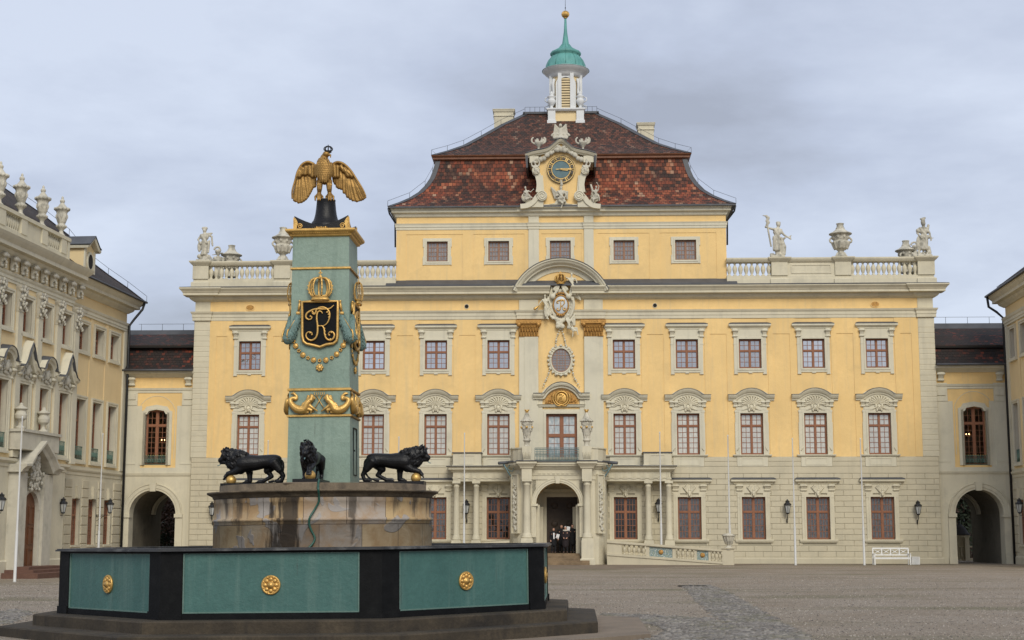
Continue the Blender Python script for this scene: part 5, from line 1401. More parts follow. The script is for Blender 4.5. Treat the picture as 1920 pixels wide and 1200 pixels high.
def e3(mb, k):
    mb.cap(Vector((-.07, 0, 1.84)) * k, .09 * k, Vector((.08, 0, 1.84)) * k, .09 * k); mb.cap(Vector((.18, 0, 1.54)) * k, .06 * k, Vector((.40, 0, 1.56)) * k, .05 * k)
    mb.cap(Vector((.42, -.04, 1.3)) * k, .05 * k, Vector((.46, -.02, .88)) * k, .045 * k); mb.cap(Vector((.26, .06, 1.15)) * k, .06 * k, Vector((.20, .06, .55)) * k, .07 * k)
    mb.ell(Vector((-.26, .04, .84)) * k, (.12 * k, .10 * k, .30 * k)); mb.ell(Vector((-.24, 0, .3)) * k, .13 * k); mb.ell(Vector((.26, 0, .26)) * k, (.12 * k, .12 * k, .14 * k))
statue("draped_statue", J3, 1.12, e3, 382, 488, BY + .08, "draped stone figure with hand on hip on the left corner of the balustrade")
def e4(mb, k):
    mb.ell(Vector((0, 0, 1.84)) * k, (.16 * k, .2 * k, .14 * k)); mb.tube(spline([Vector(p) * k for p in ((.16, 0, 1.86), (.06, 0, 2.10), (-.14, 0, 2.08), (-.22, 0, 1.94))], 5), .06 * k, 7); mb.cap(Vector((-.3, 0, 1.66)) * k, .03 * k, Vector((.26, 0, 1.76)) * k, .05 * k, 6)
    for sx in (-1, 1): mb.cap(Vector((sx * .34, 0, .4)) * k, .05 * k, Vector((sx * .36, 0, 1.5)) * k, .05 * k, 6)
statue("plumed_statue", J2, 1.10, e4, 408, 486, 5.0, "plumed helmeted stone figure just behind the left corner statue", -.60)
statue("plumed_statue", J3, 1.10, e4, 1716, 480, 5.0, "plumed stone figure crouched behind the right corner statue", -.60)

# ================================================================ PORTICO
PO = bpy.data.objects.new("portico", None); col.objects.link(PO); PO.parent = P
PY = -3.2
px_ = lambda p, y=PY, py=950: MF.x(p, py, y)
pz_ = lambda p, y=PY: MF.z(p, 1052, y)
FLO = pz_(1037.5, -2.6)
zE0, zE1 = pz_(899, PY - .2), pz_(866, PY - .5)
print("portico", FLO, zE0, zE1)
plan = [(px_(955, -1.0), .0), (px_(957, -1.6), -1.6), (px_(962, -2.6), -2.5), (px_(972, -3.0), -3.0), (px_(980), PY), (px_(1112), PY), (px_(1122, -3.0), -3.0), (px_(1131, -2.6), -2.5), (px_(1137, -1.6), -1.6), (px_(1138, -1.0), .0)]
def off(pts, o):
    res = []; n = len(pts); P_ = [Vector(p) for p in pts]
    for i in range(n):
        if i in (0, n - 1):
            res.append((pts[i][0] + (-o if i == 0 else o), pts[i][1])); continue
        d0 = (P_[i] - P_[i - 1]).normalized(); d1 = (P_[i + 1] - P_[i]).normalized()
        n0 = Vector((d0.y, -d0.x)); n1 = Vector((d1.y, -d1.x)); m_ = (n0 + n1).normalized(); q = P_[i] + m_ * o / max(.4, m_.dot(n0)); res.append((q.x, q.y))
    return res
ax0, ax1 = px_(1005), px_(1086.5); az_t = pz_(905)
mb = MB()
mb.wall(px_(998), px_(1094), -.1, zE0 + .05, [(ax0, ax1, -.1, az_t, True)], PY, 3.0)
mb.polyz([p for p in plan[:5]] + [(px_(999), PY), (ax0 - .0, PY), (ax0 - .004, 0)], -.1, zE0 + .05); mb.polyz([(ax1 + .004, 0), (ax1, PY), (px_(1093), PY)] + [p for p in plan[5:]], -.1, zE0 + .05)
# archivolt, impost and keystone
acx = (ax0 + ax1) / 2; ar = (ax1 - ax0) / 2
mb.sweep([(ax0, 1.7)] + arc(acx, az_t - ar, ar, 180, 0, 24) + [(ax1, 1.7)], [(.0, -.02), (.0, .05), (.08, .05), (.10, .08), (.22, .08), (.25, .11), (.30, .11), (.30, -.02)], PY)
mb.poly([(acx - .12, az_t - .05), (acx + .12, az_t - .05), (acx + .18, az_t + .42), (acx - .18, az_t + .42)], PY - .16, PY)
mb.box(ax0 - .32, ax0 + .12, PY - .14, PY + .9, az_t - ar - .10, az_t - ar + .05); mb.box(ax1 - .12, ax1 + .32, PY - .14, PY + .9, az_t - ar - .10, az_t - ar + .05)
# inner jamb pilasters
for sx, x in ((1, ax0), (-1, ax1)):
    mb.box(x, x + sx * .22, PY + .7, PY + 1.3, 0, az_t - ar); mb.box(x, x + sx * .42, PY + 2.2, PY + 2.9, 0, az_t - ar - .1)
# recessed relief panel frames on the curved flanks
for (a, b) in ((plan[2], plan[4]), (plan[5], plan[7])):
    m0 = Vector(a); m1 = Vector(b); d = (m1 - m0); ln = d.length; d.normalize(); n_ = Vector((d.y, -d.x)); ang = atan2(d.y, d.x)
    sub = MB(); sub.ring(ln * .22, ln * .78, 2.0, 5.0 + .6, .06, -.30, .3); R3 = Matrix.Rotation(ang, 3, 'Z')
    sub.box(ln * .22, ln * .78, -.22, .2, 2.0, 5.6)
    V = [tuple((R3 @ Vector(v_)) + Vector((m0.x, m0.y, 0))) for v_ in sub.v]; mb.add(V, sub.f)
    rl = MB(); r = random.Random(4)
    for k in range(34):
        z = 2.2 + k * .085; xx = ln * (.5 + .14 * sin(k * 1.7)); rl.ell((xx + r.uniform(-.03, .03), -.26, z), (r.uniform(.05, .10), .07, r.uniform(.06, .11)), u=7, v=5)
        if k % 3 == 0: rl.cap((ln * .5, -.25, z), .035, (ln * (.5 + .18 * (-1) ** k), -.27, z + .12), .03, 5)
    for k in range(6): rl.ell((ln * .5 + r.uniform(-.1, .1), -.27, 2.2 + k * .4), (.11, .09, .12), u=7, v=5)
    rl.v = [tuple((R3 @ Vector(v_)) + Vector((m0.x, m0.y, 0))) for v_ in rl.v]
    blob(rl, "carved_trophy_relief", .028, M['carve'], PO, smooth=1)
walls_ = mb.build("porch_wall", M['stone'], PO)
mb = MB(); seg = 18
for k in range(seg):
    t0, t1 = pi * k / seg, pi * (k + 1) / seg; rr_2 = ar - .004
    mb.quad((acx + rr_2 * cos(t0), PY + .35, az_t - ar + rr_2 * sin(t0)), (acx + rr_2 * cos(t1), PY + .35, az_t - ar + rr_2 * sin(t1)), (acx + rr_2 * cos(t1), -.1, az_t - ar + rr_2 * sin(t1)), (acx + rr_2 * cos(t0), -.1, az_t - ar + rr_2 * sin(t0)))
mb.build("vault", M['yellow'], PO)
# door inside
mb = MB(); yb = -.12
gx0, gx1, gzt = MF.x(1025, 980, yb), MF.x(1083, 980, yb), MF.z(932, 1052, yb)
mb.box(gx0, gx1, yb, 0, FLO, gzt); 
for sx in (0, 1):
    a = lerp(gx0, gx1, .04 + .49 * sx); b = lerp(gx0, gx1, .47 + .49 * sx)
    for z0, z1 in ((FLO + .2, FLO + 1.1), (FLO + 1.3, FLO + 2.4), (FLO + 2.6, gzt - .15)): mb.ring(a + .12, b - .12, z0 + .08, z1 - .08, .05, yb - .04, yb); mb.ell(((a + b) / 2, yb, (z0 + z1) / 2), (.22, .05, .2))
mb.box((gx0 + gx1) / 2 - .05, (gx0 + gx1) / 2 + .05, yb - .06, yb, FLO, gzt)
dr_ = mb.build("entrance_door", M['darkdoor'], PO)
mb = MB(); mb.ring(gx0, gx1, FLO, gzt, .22, yb - .10, 0, sides='lrt'); mb.box(ax0, gx0 - .22, yb - .02, 0, 0, az_t); mb.box(gx1 + .22, ax1, yb - .02, 0, 0, az_t); mb.box(gx0 - .22, gx1 + .22, yb - .02, 0, gzt + .22, az_t); mb.mould(gx0 - .2, gx1 + .2, yb - .12, 0, gzt + .3, [(0, 0), (.1, .1), (.14, .2)])
mb.build("door_surround", M['stone'], dr_)
# entablature and balcony floor
mb = MB()
for o_, z0, z1 in ((.06, 0, .22), (.10, .22, .26), (.04, .26, .56), (.14, .56, .62), (.22, .62, .70), (.34, .70, .78), (.40, .78, .90)):
    hgt = (zE1 - zE0) / .90; mb.polyz(off(plan, o_), zE0 + z0 * hgt, zE0 + z1 * hgt + (.002 if o_ > .1 else 0))
for k in range(9):
    x = lerp(px_(1012), px_(1082), k / 8); mb.box(x - .09, x + .09, PY - .10, PY, zE0 + .30 * hgt, zE0 + .36 * hgt)
colx = [px_(988, PY - .35), px_(1101, PY - .35)]
for x in colx:
    mb.box(x - .32, x + .32, PY - .66, PY, zE0, zE0 + .56 * hgt); mb.mould(x - .34, x + .34, PY - .66, PY, zE0 + .56 * hgt + .003, [(.06, 0), (.10, .1), (.22, .24), (.30, .30), (.30, .42)])
mb.build("entablature", M['stone'], PO)
mb = MB(); mb.polyz(off(plan, .46), zE1 + .002, zE1 + .05)
for x in colx: mb.box(x - .68, x + .68, PY - 1.02, PY - .3, zE1 + .045, zE1 + .085)
for sx, pl in ((-1, plan[2]), (1, plan[7])): mb.tube([(pl[0], pl[1], zE1 + .05), (pl[0] + sx * .9, pl[1] - .6, zE1 - .05)], .10, 8)
mb.build("balcony_flashing", M['lead'], PO)
mb = MB()
for sx, pl in ((-1, plan[2]), (1, plan[7])):
    mb.tube([(pl[0] + sx * .6, pl[1] - .4, zE1 - .08), (pl[0] + sx * .25, pl[1] - .3, zE1 - .7), (pl[0] - sx * .25, pl[1] - .25, zE1 - 1.35)], .045, 6)
    mb.tube(spline([(pl[0] + sx * .1, pl[1] - .3, zE1 - .1), (pl[0] + sx * .35, pl[1] - .3, zE1 - .35), (pl[0] + sx * .05, pl[1] - .3, zE1 - .55), (pl[0] - sx * .05, pl[1] - .3, zE1 - .3)], 4), .03, 5)
mb.build("spout_bracket", M['ironblue'], PO)
def column(x, y, z0, z1, r, parent, ped=None):
    mb = MB(); h = z1 - z0
    mb.lathe([(r * 1.45, 0), (r * 1.45, .10), (r * 1.3, .14), (r * 1.35, .20), (r * 1.1, .28), (r, .34), (r * 1.0, h * .35), (r * .97, h * .6), (r * .88, h - .36), (r * .98, h - .34), (r * .98, h - .30), (r * .88, h - .27), (r * .88, h - .20), (r * 1.15, h - .13)], (x, y, z0), 20)
    mb.box(x - r * 1.5, x + r * 1.5, y - r * 1.5, y + r * 1.5, z0 - .12, z0 + .001); mb.box(x - r * 1.3, x + r * 1.3, y - r * 1.3, y + r * 1.3, z1 - .13, z1)
    if ped is not None: mb.box(x - r * 1.62, x + r * 1.62, y - r * 1.62, y + r * 1.62, -.4, z0 - .121); mb.mould(x - r * 1.62, x + r * 1.62, y - r * 1.62, y + r * 1.62, -.4, [(.08, 0), (.08, .75), (.02, .8)]); 
    return mb.build("column", M['stone'], parent)
zcb = pz_(1009, PY - .35)
for x in colx: column(x, PY - .35, zcb, zE0, .235, PO, True)
# parapet, iron rail
mb = MB(); zp0, zp1 = zE1 + .05, pz_(841, PY)
for pts in ([plan[1], plan[2], plan[3], plan[4], (px_(981), PY)], [(px_(1108), PY), plan[5], plan[6], plan[7], plan[8]]):
    for a, b in zip(pts, pts[1:]):
        d = Vector((b[0] - a[0], b[1] - a[1])); ln = d.length
        if ln < .05: continue
        d.normalize(); n_ = Vector((-d.y, d.x)) * .22
        mb.polyz([a, b, (b[0] + n_.x, b[1] + n_.y), (a[0] + n_.x, a[1] + n_.y)], zp0, zp1); o2 = n_ * .25; a2 = (a[0] - o2.x, a[1] - o2.y); b2 = (b[0] - o2.x, b[1] - o2.y)
        mb.polyz([a2, b2, (b[0] + n_.x * 1.2, b[1] + n_.y * 1.2), (a[0] + n_.x * 1.2, a[1] + n_.y * 1.2)], zp1 + .002, zp1 + .08)
for x in colx:
    mb.box(x - .22, x + .22, PY - .42, PY + .05, zp0 + .04, zp0 + .12); mb.box(x - .30, x + .30, PY - .50, PY + .1, zp0 + .55, zp1 + .12)
    for k in range(6): mb.cap((x - .20 + .08 * k, PY - .40, zp0 + .14), .04, (x - .24 + .096 * k, PY - .48, zp0 + .50), .055, 6)
mb.build("parapet", M['stone'], PO)
mb = MB(); ra, rb_ = px_(1003), px_(1086)
for z in (zp0 + .05, zp0 + .42, zp1 - .06, zp1 + .04): mb.tube([(ra, PY + .02, z), (rb_, PY + .02, z)], .022, 6)
n = 30
for k in range(n + 1):
    x = lerp(ra, rb_, k / n); mb.tube([(x, PY + .02, zp0 + .05), (x, PY + .02, zp1 + .04)], .013, 4)
    if k < n:
        xm = lerp(ra, rb_, (k + .5) / n); q = (rb_ - ra) / n / 2
        mb.tube([(xm + q * .9 * cos(t), PY, zp0 + .22 + .15 * sin(t)) for t in [i * pi / 5 for i in range(10)]], .012, 4, closed=True)
        mb.tube([(xm + q * .8 * cos(t), PY, zp0 + .56 + .10 * sin(t)) for t in [i * pi / 5 for i in range(10)]], .010, 4, closed=True)
mb.build("iron_railing", M['ironblue'], PO)
# wings of the portico
ez0, ez1, eY = MF.z(902, 1200, -1.2), MF.z(874, 1200, -1.6), -1.15
for side, (xa, xb), cols, blk in ((-1, (px_(849, eY), px_(957, eY)), (856, 893), (849, 902)), (1, (px_(1134, eY), px_(1258, eY)), (1216, 1254.5), (1207, 1259.5))):
    Wg = bpy.data.objects.new("portico_wing", None); col.objects.link(Wg); Wg.parent = P
    l_, r_ = (1, 0) if side < 0 else (0, 1)
    mb = MB(); hE = ez1 - ez0
    mb.mould(xa, xb, eY, 0, ez0, [(.0, 0), (.0, .20 * hE), (.05, .21 * hE), (.05, .25 * hE), (.0, .27 * hE), (.0, .62 * hE), (.08, .66 * hE), (.14, .72 * hE), (.28, .80 * hE), (.28, .90 * hE), (.36, hE)], l_, r_)
    nfl = 44
    for k in range(nfl):
        x = lerp(xa + .05, xb - .05, (k + .5) / nfl)
        if k % 6 in (0, 1, 2): mb.box(x - .028, x + .028, eY - .03, eY, ez0 + .29 * hE, ez0 + .60 * hE)
        if k % 6 == 1: mb.box(x - .16, x + .16, eY - .04, eY, ez0 + .12 * hE, ez0 + .19 * hE)
    x0, x1 = MF.x(blk[0], 860, eY + .2), MF.x(blk[1], 860, eY + .2); zt_ = MF.z(849, 1200, eY + .2)
    mb.box(x0, x1, eY + .2, 0, ez1, zt_, bev=.02); mb.ring(x0 + .45, x1 - .45, ez1 + .2, zt_ - .18, .05, eY + .17, eY + .2); mb.box(x0 - .04, x1 + .04, eY + .14, 0, ez1, ez1 + .14)
    mb.build("wing_entablature", M['stone'], Wg)
    mb = MB(); mb.box(xa - .42 * l_, xb + .42 * r_, eY - .42, 0, ez1 + .002, ez1 + .05); mb.box(x0 - .06, x1 + .06, eY + .12, 0, zt_ + .002, zt_ + .06); mb.build("wing_flashing", M['lead'], Wg)
    for c_ in cols: column(px_(c_, eY + .25, 960), eY + .25, MF.z(1013, 1200, eY), ez0, .20, Wg, True)
    mb = MB(); mb.box(xa - .1, xb + .1, eY - .15, 0, -.4, FLO); mb.build("terrace", M['rust'], Wg)
    # engaged pilaster beside the porch
    pxx = px_(1146, -.6) if side > 0 else px_(947, -.6)
# steps
st_x0, st_x1 = px_(1004, PY - .6), px_(1088, PY - .6)
mb = MB(); mb.box(ax0, ax1, PY + .05, 0, -.1, FLO)
for k in range(4): mb.box(st_x0 + (.0 if k else .02), st_x1 + (.55 if k < 2 else 0), PY - 1.35 + .34 * k, PY + .06, -.05, FLO * (k + 1) / 5, bev=.015)
mb.build("steps", mat("worn_brown_sandstone_step", (.22, .155, .09), .25, 2, .8, .006, 20, dirt=(.08, .055, .035), dirt_amt=.6), PO)

# ramps with balustrades (two, mirrored)
M['tilepanel'] = None
m_t, nt_, b_ = nm("blue_white_tile_panel")
vv = coord(nt_); vo = nt_.nodes.new("ShaderNodeTexVoronoi"); vo.inputs["Scale"].default_value = 11; nt_.links.new(vv, vo.inputs["Vector"])
nt_.links.new(ramp(nt_, vo.outputs["Distance"], [(.25, (.48, .50, .44)), (.5, (.12, .20, .22)), (.8, (.30, .34, .26))]), b_.inputs["Base Color"]); b_.inputs["Roughness"].default_value = .5
M['tilepanel'] = m_t
rA = Vector((px_(1138, -3.3, 1010), -3.3)); rB = Vector((px_(1376, -4.4, 1040), -4.4))
def ramp_build(a, b, label, mirror=False):
    d = b - a; ln = d.length; ang = atan2(d.y, d.x)
    zt0, zt1 = MF.z(1013.5, 1150, -3.3), MF.z(1030, 1360, -4.3)
    zl0, zl1 = MF.z(1037, 1150, -3.3), MF.z(1053, 1360, -4.3)
    T = bpy.data.objects.new("entrance_ramp", None); col.objects.link(T); T["label"] = label; T["category"] = "ramp"
    mid = MF.M @ Matrix.Translation((a.x, a.y, 0)) @ Matrix.Rotation(ang, 4, 'Z'); T.matrix_world = mid
    ped = .70; L_ = ln - ped
    s = 1
    def Q(x, zf): return lerp(zf[0], zf[1], x / L_)
    zt = (zt0, zt1); zb = (zl0, zl1)
    mb = MB()
    def slab(x0, x1, y0, y1, f0, f1, mi=0):
        V = [(x0, y0, f0(x0)), (x1, y0, f0(x1)), (x1, y1, f0(x1)), (x0, y1, f0(x0)), (x0, y0, f1(x0)), (x1, y0, f1(x1)), (x1, y1, f1(x1)), (x0, y1, f1(x0))]
        mb.add(V, [(0, 3, 2, 1), (4, 5, 6, 7), (0, 1, 5, 4), (1, 2, 6, 5), (2, 3, 7, 6), (3, 0, 4, 7)], mi)
    slab(0, L_, 0, .34, lambda x: -.1, lambda x: Q(x, zb)); slab(0, L_, -.06, .0, lambda x: Q(x, zb) - .14, lambda x: Q(x, zb) + .001)
    slab(0, L_, .34, 2.4, lambda x: -.1, lambda x: Q(x, zb) * .9)
    base = mb.build("ramp_wall", M['rust'], T)
    mb = MB(); slab(-.0, L_, -.09, .43, lambda x: Q(x, zt) - .13, lambda x: Q(x, zt)); slab(0, L_, -.04, .38, lambda x: Q(x, zt) - .17, lambda x: Q(x, zt) - .131)
    slab(0, L_ * .13, 0, .34, lambda x: Q(x, zb), lambda x: Q(x, zt) - .17)
    mb.box(L_, ln, -.08, .46, -.1, zt1 - .02); mb.mould(L_, ln, -.08, .46, zt1 - .02, [(.0, 0), (.04, .03), (.07, .08), (.07, .12)])
    parts_ = [(.13, .345, 'b', 5), (.385, .545, 'p', 0), (.575, .745, 'b', 5), (.775, .885, 'p', 0), (.90, 1.0, 'b', 4)]
    parts_ = [(.13, .34, 'b', 5), (.37, .57, 'p', 0), (.60, .76, 'b', 4), (.78, .91 - .03, 'p', 0), (.90, .995, 'b', 3)]
    prev = .13
    for f0, f1, t, n in parts_:
        if f0 > prev: slab(L_ * prev, L_ * f0, .02, .32, lambda x: Q(x, zb), lambda x: Q(x, zt) - .17)
        prev = f1
    mb.build("coping", M['rust'], T)
    b0 = None; hgt_ = (zt0 - zl0) - .17; bp = [(r_ * .78, z_ / bh * hgt_) for r_, z_ in bal_prof]
    for f0, f1, t, n in parts_:
        if t == 'b':
            for k in range(n):
                x = L_ * lerp(f0, f1, (k + .5) / n)
                if b0 is None: q = MB(); q.lathe(bp, (0, 0, 0), 10); b0 = q.build("baluster", M['rust'], T, (x, .17, Q(x, zb)))
                else: dup(b0, T, (x, .17, Q(x, zb)))
        else:
            mb = MB(); slab(L_ * f0, L_ * f1, .08, .26, lambda x: Q(x, zb), lambda x: Q(x, zt) - .17); o = mb.build("tile_panel", M['tilepanel'], T)
            xm = L_ * (f0 + f1) / 2; q = MB(); q.lathe([(.15, 0), (.15, .03), (.1, .05)], (0, 0, 0), 18); q.build("rosette", M['goldworn'], o, (xm, .08, Q(xm, zb) + hgt_ / 2), (radians(90), 0, 0))
    return T, ln
ramp1, rln = ramp_build(rA, rB, "sloping balustraded ramp with blue tile panels right of the entrance")
def mirror_tree(o, parent=None, f=None):
    c = o.copy(); col.objects.link(c)
    if o.data is not None:
        c.data = o.data.copy(); c.data.transform(Matrix.Scale(-1, 4, (1, 0, 0))); c.data.flip_normals()
    if parent is not None: c.parent = parent; l = o.location; c.location = (-l.x, l.y, l.z)
    for ch in list(o.children): mirror_tree(ch, c)
    return c
ramp2 = mirror_tree(ramp1); ang = atan2((rB - rA).y, (rB - rA).x)
lx = px_(955, -3.3, 1010)
ramp2.matrix_world = MF.M @ Matrix.Translation((lx, rA.y, 0)) @ Matrix.Rotation(-ang, 4, 'Z')
ramp2["label"] = "balustraded ramp left of the entrance, mostly behind the fountain rim"
# urn on the ramp pedestal
mb = MB(); mb.lathe([(.30, 0), (.30, .10), (.16, .18), (.11, .28), (.20, .36), (.28, .55), (.33, .75), (.36, .80), (.42, .84), (.42, .90), (.30, .93), (.30, .97), (.05, 1.0)], (0, 0, 0), 16)
for i in range(10): a = 2 * pi * i / 10; mb.cap((.20 * cos(a), .20 * sin(a), .36), .04, (.33 * cos(a), .33 * sin(a), .76), .045, 6)
o = mb.build("ramp_urn", M['statue']); e = MF.p(1366.5, 1030, -4.2); place(o, MF, (e[0], -4.2, e[1] - .02)); tag(o, "weathered stone urn on the end pedestal of the entrance ramp", "urn")
# portico urns with gilded coronets
def coronet_urn():
    T = bpy.data.objects.new("balcony_urn", None); col.objects.link(T)
    mb = MB(); mb.lathe([(.26, 0), (.28, .08), (.22, .14), (.24, .42), (.30, .48), (.34, .56), (.34, .62), (.25, .70), (.22, .95), (.30, 1.02), (.38, 1.3), (.46, 1.65), (.46, 1.95), (.50, 2.0), (.50, 2.12), (.44, 2.16), (.58, 2.26), (.60, 2.31), (.42, 2.42), (.30, 2.62), (.22, 2.80), (.13, 2.98), (.12, 3.05)], (0, 0, 0), 20)
    r = random.Random(8)
    for i in range(40):
        a = r.uniform(0, 2 * pi); z = r.uniform(1.3, 1.95); rd_ = .44; mb.ell((rd_ * cos(a), rd_ * sin(a), z), (.08, .08, .10), u=6, v=5)
    for i in range(8): a = 2 * pi * i / 8; mb.cap((.24 * cos(a), .24 * sin(a), .72), .05, (.30 * cos(a), .30 * sin(a), 1.15), .06, 6)
    for i in range(16): a = 2 * pi * i / 16; mb.ell((.57 * cos(a), .57 * sin(a), 2.24), (.07, .07, .05), u=6, v=4)
    blob(mb, "urn_body", .028, M['statue'], T, smooth=1)
    mb = MB(); mb.lathe([(.10, 3.02), (.14, 3.06), (.12, 3.10), (.15, 3.14), (.20, 3.26), (.05, 3.24)], (0, 0, 0), 12)
    for i in range(6): a = 2 * pi * i / 6; mb.ell((.19 * cos(a), .19 * sin(a), 3.28), .045, u=6, v=4)
    mb.build("coronet", M['gold'], T)
    mb = MB()
    for a in (-pi / 2, -pi / 2 + 1.25, -pi / 2 - 1.25): mb.ell((.49 * cos(a), .49 * sin(a), 1.72), (.11, .11, .11), u=10, v=8)
    mb.build("boss", M['gold'], T); return T
uz = zp1 + .10; topz = pz_(768, PY - .2); k_ = (topz - uz) / 3.3
T = coronet_urn(); T.matrix_world = MF.M @ Matrix.Translation((colx[0], PY - .2, uz)) @ Matrix.Scale(k_, 4); tag(T, "tall carved urn with golden coronet left of the balcony railing", "urn", "coronet urns on the balcony")
T2 = dup(T); T2.matrix_world = MF.M @ Matrix.Translation((colx[1], PY - .2, uz)) @ Matrix.Scale(k_, 4); T2["label"] = "tall carved urn with golden coronet right of the balcony railing"
# ================================================================ CONNECTING GALLERIES
GY = .30
M['passage'] = mat('shade_toned_passage_plaster', (.20, .18, .135), .2, .8, .95, .008, 12, dirt=(.09, .08, .06), dirt_amt=.7)  # plaster colour darkened to carry the shade inside the arch passages
def gallery(side, label):
    T = thing("connecting_gallery", label, "gallery", MF)
    sx = side
    cx = 27.0 * sx; xin, xo = 24.45 * sx, 29.9 * sx; xv = 29.05 * sx
    lo_, hi_ = min(xin, xo), max(xin, xo)
    pf = 300 if side < 0 else 1820
    zz = lambda yL, yR: MF.z(yL if side < 0 else yR, pf, GY)
    arz = 4.77; wx = MF.x(292 if side < 0 else 1829, 840, GY); ww = .72
    wz0, wz1 = zz(872, 872), zz(769, 763)
    zstr0, zstr1 = zz(893, 889), zz(887, 884)
    zc0, zc1 = zz(708, 698), zz(697, 686)
    mb = MB(); mb.wall(lo_, hi_, -.6, zstr1, [(cx - 1.54, cx + 1.54, -.6, arz, True)], GY, .9)
    mb.sweep([(cx - 1.54, 2.95)] + arc(cx, arz - 1.54, 1.54, 180, 0, 26) + [(cx + 1.54, 2.95)], [(.0, -.02), (.0, .06), (.12, .06), (.14, .10), (.34, .10), (.38, .14), (.44, .14), (.44, -.02)], GY)
    for s_ in (-1, 1):
        a = cx + s_ * 1.54; b = cx + s_ * 2.02; mb.box(min(a, b), max(a, b), GY - .10, GY, -.6, 2.98)
        mb.box(min(a - s_ * .06, b), max(a - s_ * .06, b), GY - .18, GY + .5, 2.98, 3.22); mb.box(min(a, b + s_ * .05), max(a, b + s_ * .05), GY - .16, GY, -.6, .42)
        pass
    mb.poly([(cx - .18, arz - .08), (cx + .18, arz - .08), (cx + .24, arz + .48), (cx - .24, arz + .48)], GY - .2, GY)
    mb.sweep(arc(cx, arz - 1.54, 1.40, 180, 0, 20), [(0, -.3), (0, .3), (.16, .3), (.16, -.3)], GY + 5.6)
    mb.mould(lo_, hi_, GY, GY + .1, zstr0, [(0, 0), (.05, .03), (.08, .12), (.10, zstr1 - zstr0)], 0, 0)
    mb.build("lower_wall", M['stone'], T)
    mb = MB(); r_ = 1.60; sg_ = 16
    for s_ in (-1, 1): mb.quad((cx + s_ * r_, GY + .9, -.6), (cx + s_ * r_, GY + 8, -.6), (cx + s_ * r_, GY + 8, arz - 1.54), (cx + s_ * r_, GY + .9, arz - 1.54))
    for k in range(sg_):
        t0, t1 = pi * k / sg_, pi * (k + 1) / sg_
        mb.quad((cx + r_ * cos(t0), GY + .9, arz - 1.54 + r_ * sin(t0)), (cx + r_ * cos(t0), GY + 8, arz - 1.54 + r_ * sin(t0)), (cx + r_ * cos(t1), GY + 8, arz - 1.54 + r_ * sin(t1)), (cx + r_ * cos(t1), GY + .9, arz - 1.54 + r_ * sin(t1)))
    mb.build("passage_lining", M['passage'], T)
    mb = MB()
    bk = cx + side * -0.2
    mb.wall(lo_, hi_, zstr1, zc1, [(wx - ww, wx + ww, wz0, wz1)], GY, .3)
    for (a, b) in ((wx - 1.38, wx - 1.02), (wx + 1.02, wx + 1.38)): pass
    mb.build("upper_wall", M['yellow'], T)
    mb = MB()
    # grey pilasters, sill zone, mouldings and window surround
    vlo, vhi = min(xin, xv), max(xin, xv)
    for s_ in (-1, 1):
        e = vlo if s_ < 0 else vhi; a, b = (e, e + .80) if s_ < 0 else (e - .80, e)
        mb.box(a, b, GY - .06, GY, zstr1, zz(727, 718)); c_, d_ = (e + .80, e + 1.12) if s_ < 0 else (e - 1.12, e - .80); mb.box(c_, d_, GY - .03, GY, zstr1, zz(761, 752))
        mb.box(a, b + .0, GY - .10, GY - .06, zz(760, 752), zz(752, 744)); mb.box(a + .12, b - .12, GY - .12, GY - .06, zz(752, 744) + .1, zz(738, 730))
        console(mb, (a + b) / 2, zz(724, 715), zc0, .34, .28, GY - .02)
        mb.box(a, b, GY - .09, GY - .06, zz(871, 866), zz(868, 862))
    mb.box(lo_ + .02, hi_ - .02, GY - .045, GY, zstr1, zz(877, 876))
    mb.mould(lo_, hi_, GY, GY + .1, zz(737, 729), [(.03, 0), (.05, .02), (.05, .14), (.10, .18), (.14, zz(728, 720) - zz(737, 729))], 0, 0)
    mb.mould(lo_, hi_, GY, GY + .1, zc0, [(.05, 0), (.10, .05), (.22, .12), (.26, .16), (.42, .24), (.46, zc1 - zc0)], 0, 0)
    mb.ring(wx - ww, wx + ww, wz0, wz1 - .12, .14, GY - .14, GY + .2, sides='lr')
    for (k0, k1, o) in ((.0, .14, .14), (.14, .32, .07)):
        pth = [(wx - ww, wz0), (wx - ww, wz1 - .30), (wx - ww + .10, wz1 - .26), (wx - ww + .22, wz1 - .06)] + [(wx, wz1 + .03)] + [(wx + ww - .22, wz1 - .06), (wx + ww - .10, wz1 - .26), (wx + ww, wz1 - .30), (wx + ww, wz0)]
        mb.sweep(pth, [(k0, -.2), (k0, o), (k1, o), (k1, -.2)], GY)
    mb.sweep([(wx - 1.22, zz(860, 852)), (wx - 1.22, zz(768, 760))] + arc(wx, zz(768, 760) - .35, 1.25, 158, 22, 10)[1:-1] + [(wx + 1.22, zz(768, 760)), (wx + 1.22, zz(860, 852))], [(0, -.01), (0, .02), (.03, .02), (.03, -.01)], GY)
    mb.build("window_surround", M['stone2'], T)
    fr, pn = casement("window_frame", 2 * ww, wz1 - wz0, 2, (7, 2), .72, M['wood'], T, (wx, GY + .22, wz0), fw=.09, midw=.16, tb=.14)
    pn.build("pane", M['clear'], fr)
    # balconet
    mb = MB(); zb0, zb1 = wz0, wz0 + .62
    for z in (zb0 + .02, zb1): mb.tube([(wx - ww, GY + .02, z), (wx + ww, GY + .02, z)], .022, 5)
    for k in range(17):
        x = lerp(wx - ww + .03, wx + ww - .03, k / 16); mb.tube([(x, GY + .02, zb0), (x, GY + .02, zb1)], .013, 4)
        if k % 2: mb.tube([(x + .07 * cos(t), GY + .02, zb0 + .3 + .12 * sin(t)) for t in [i * pi / 4 for i in range(8)]], .016, 4, closed=True)
    b_ = mb.build("balconet", M['balconet'], T)
    g_ = MB()
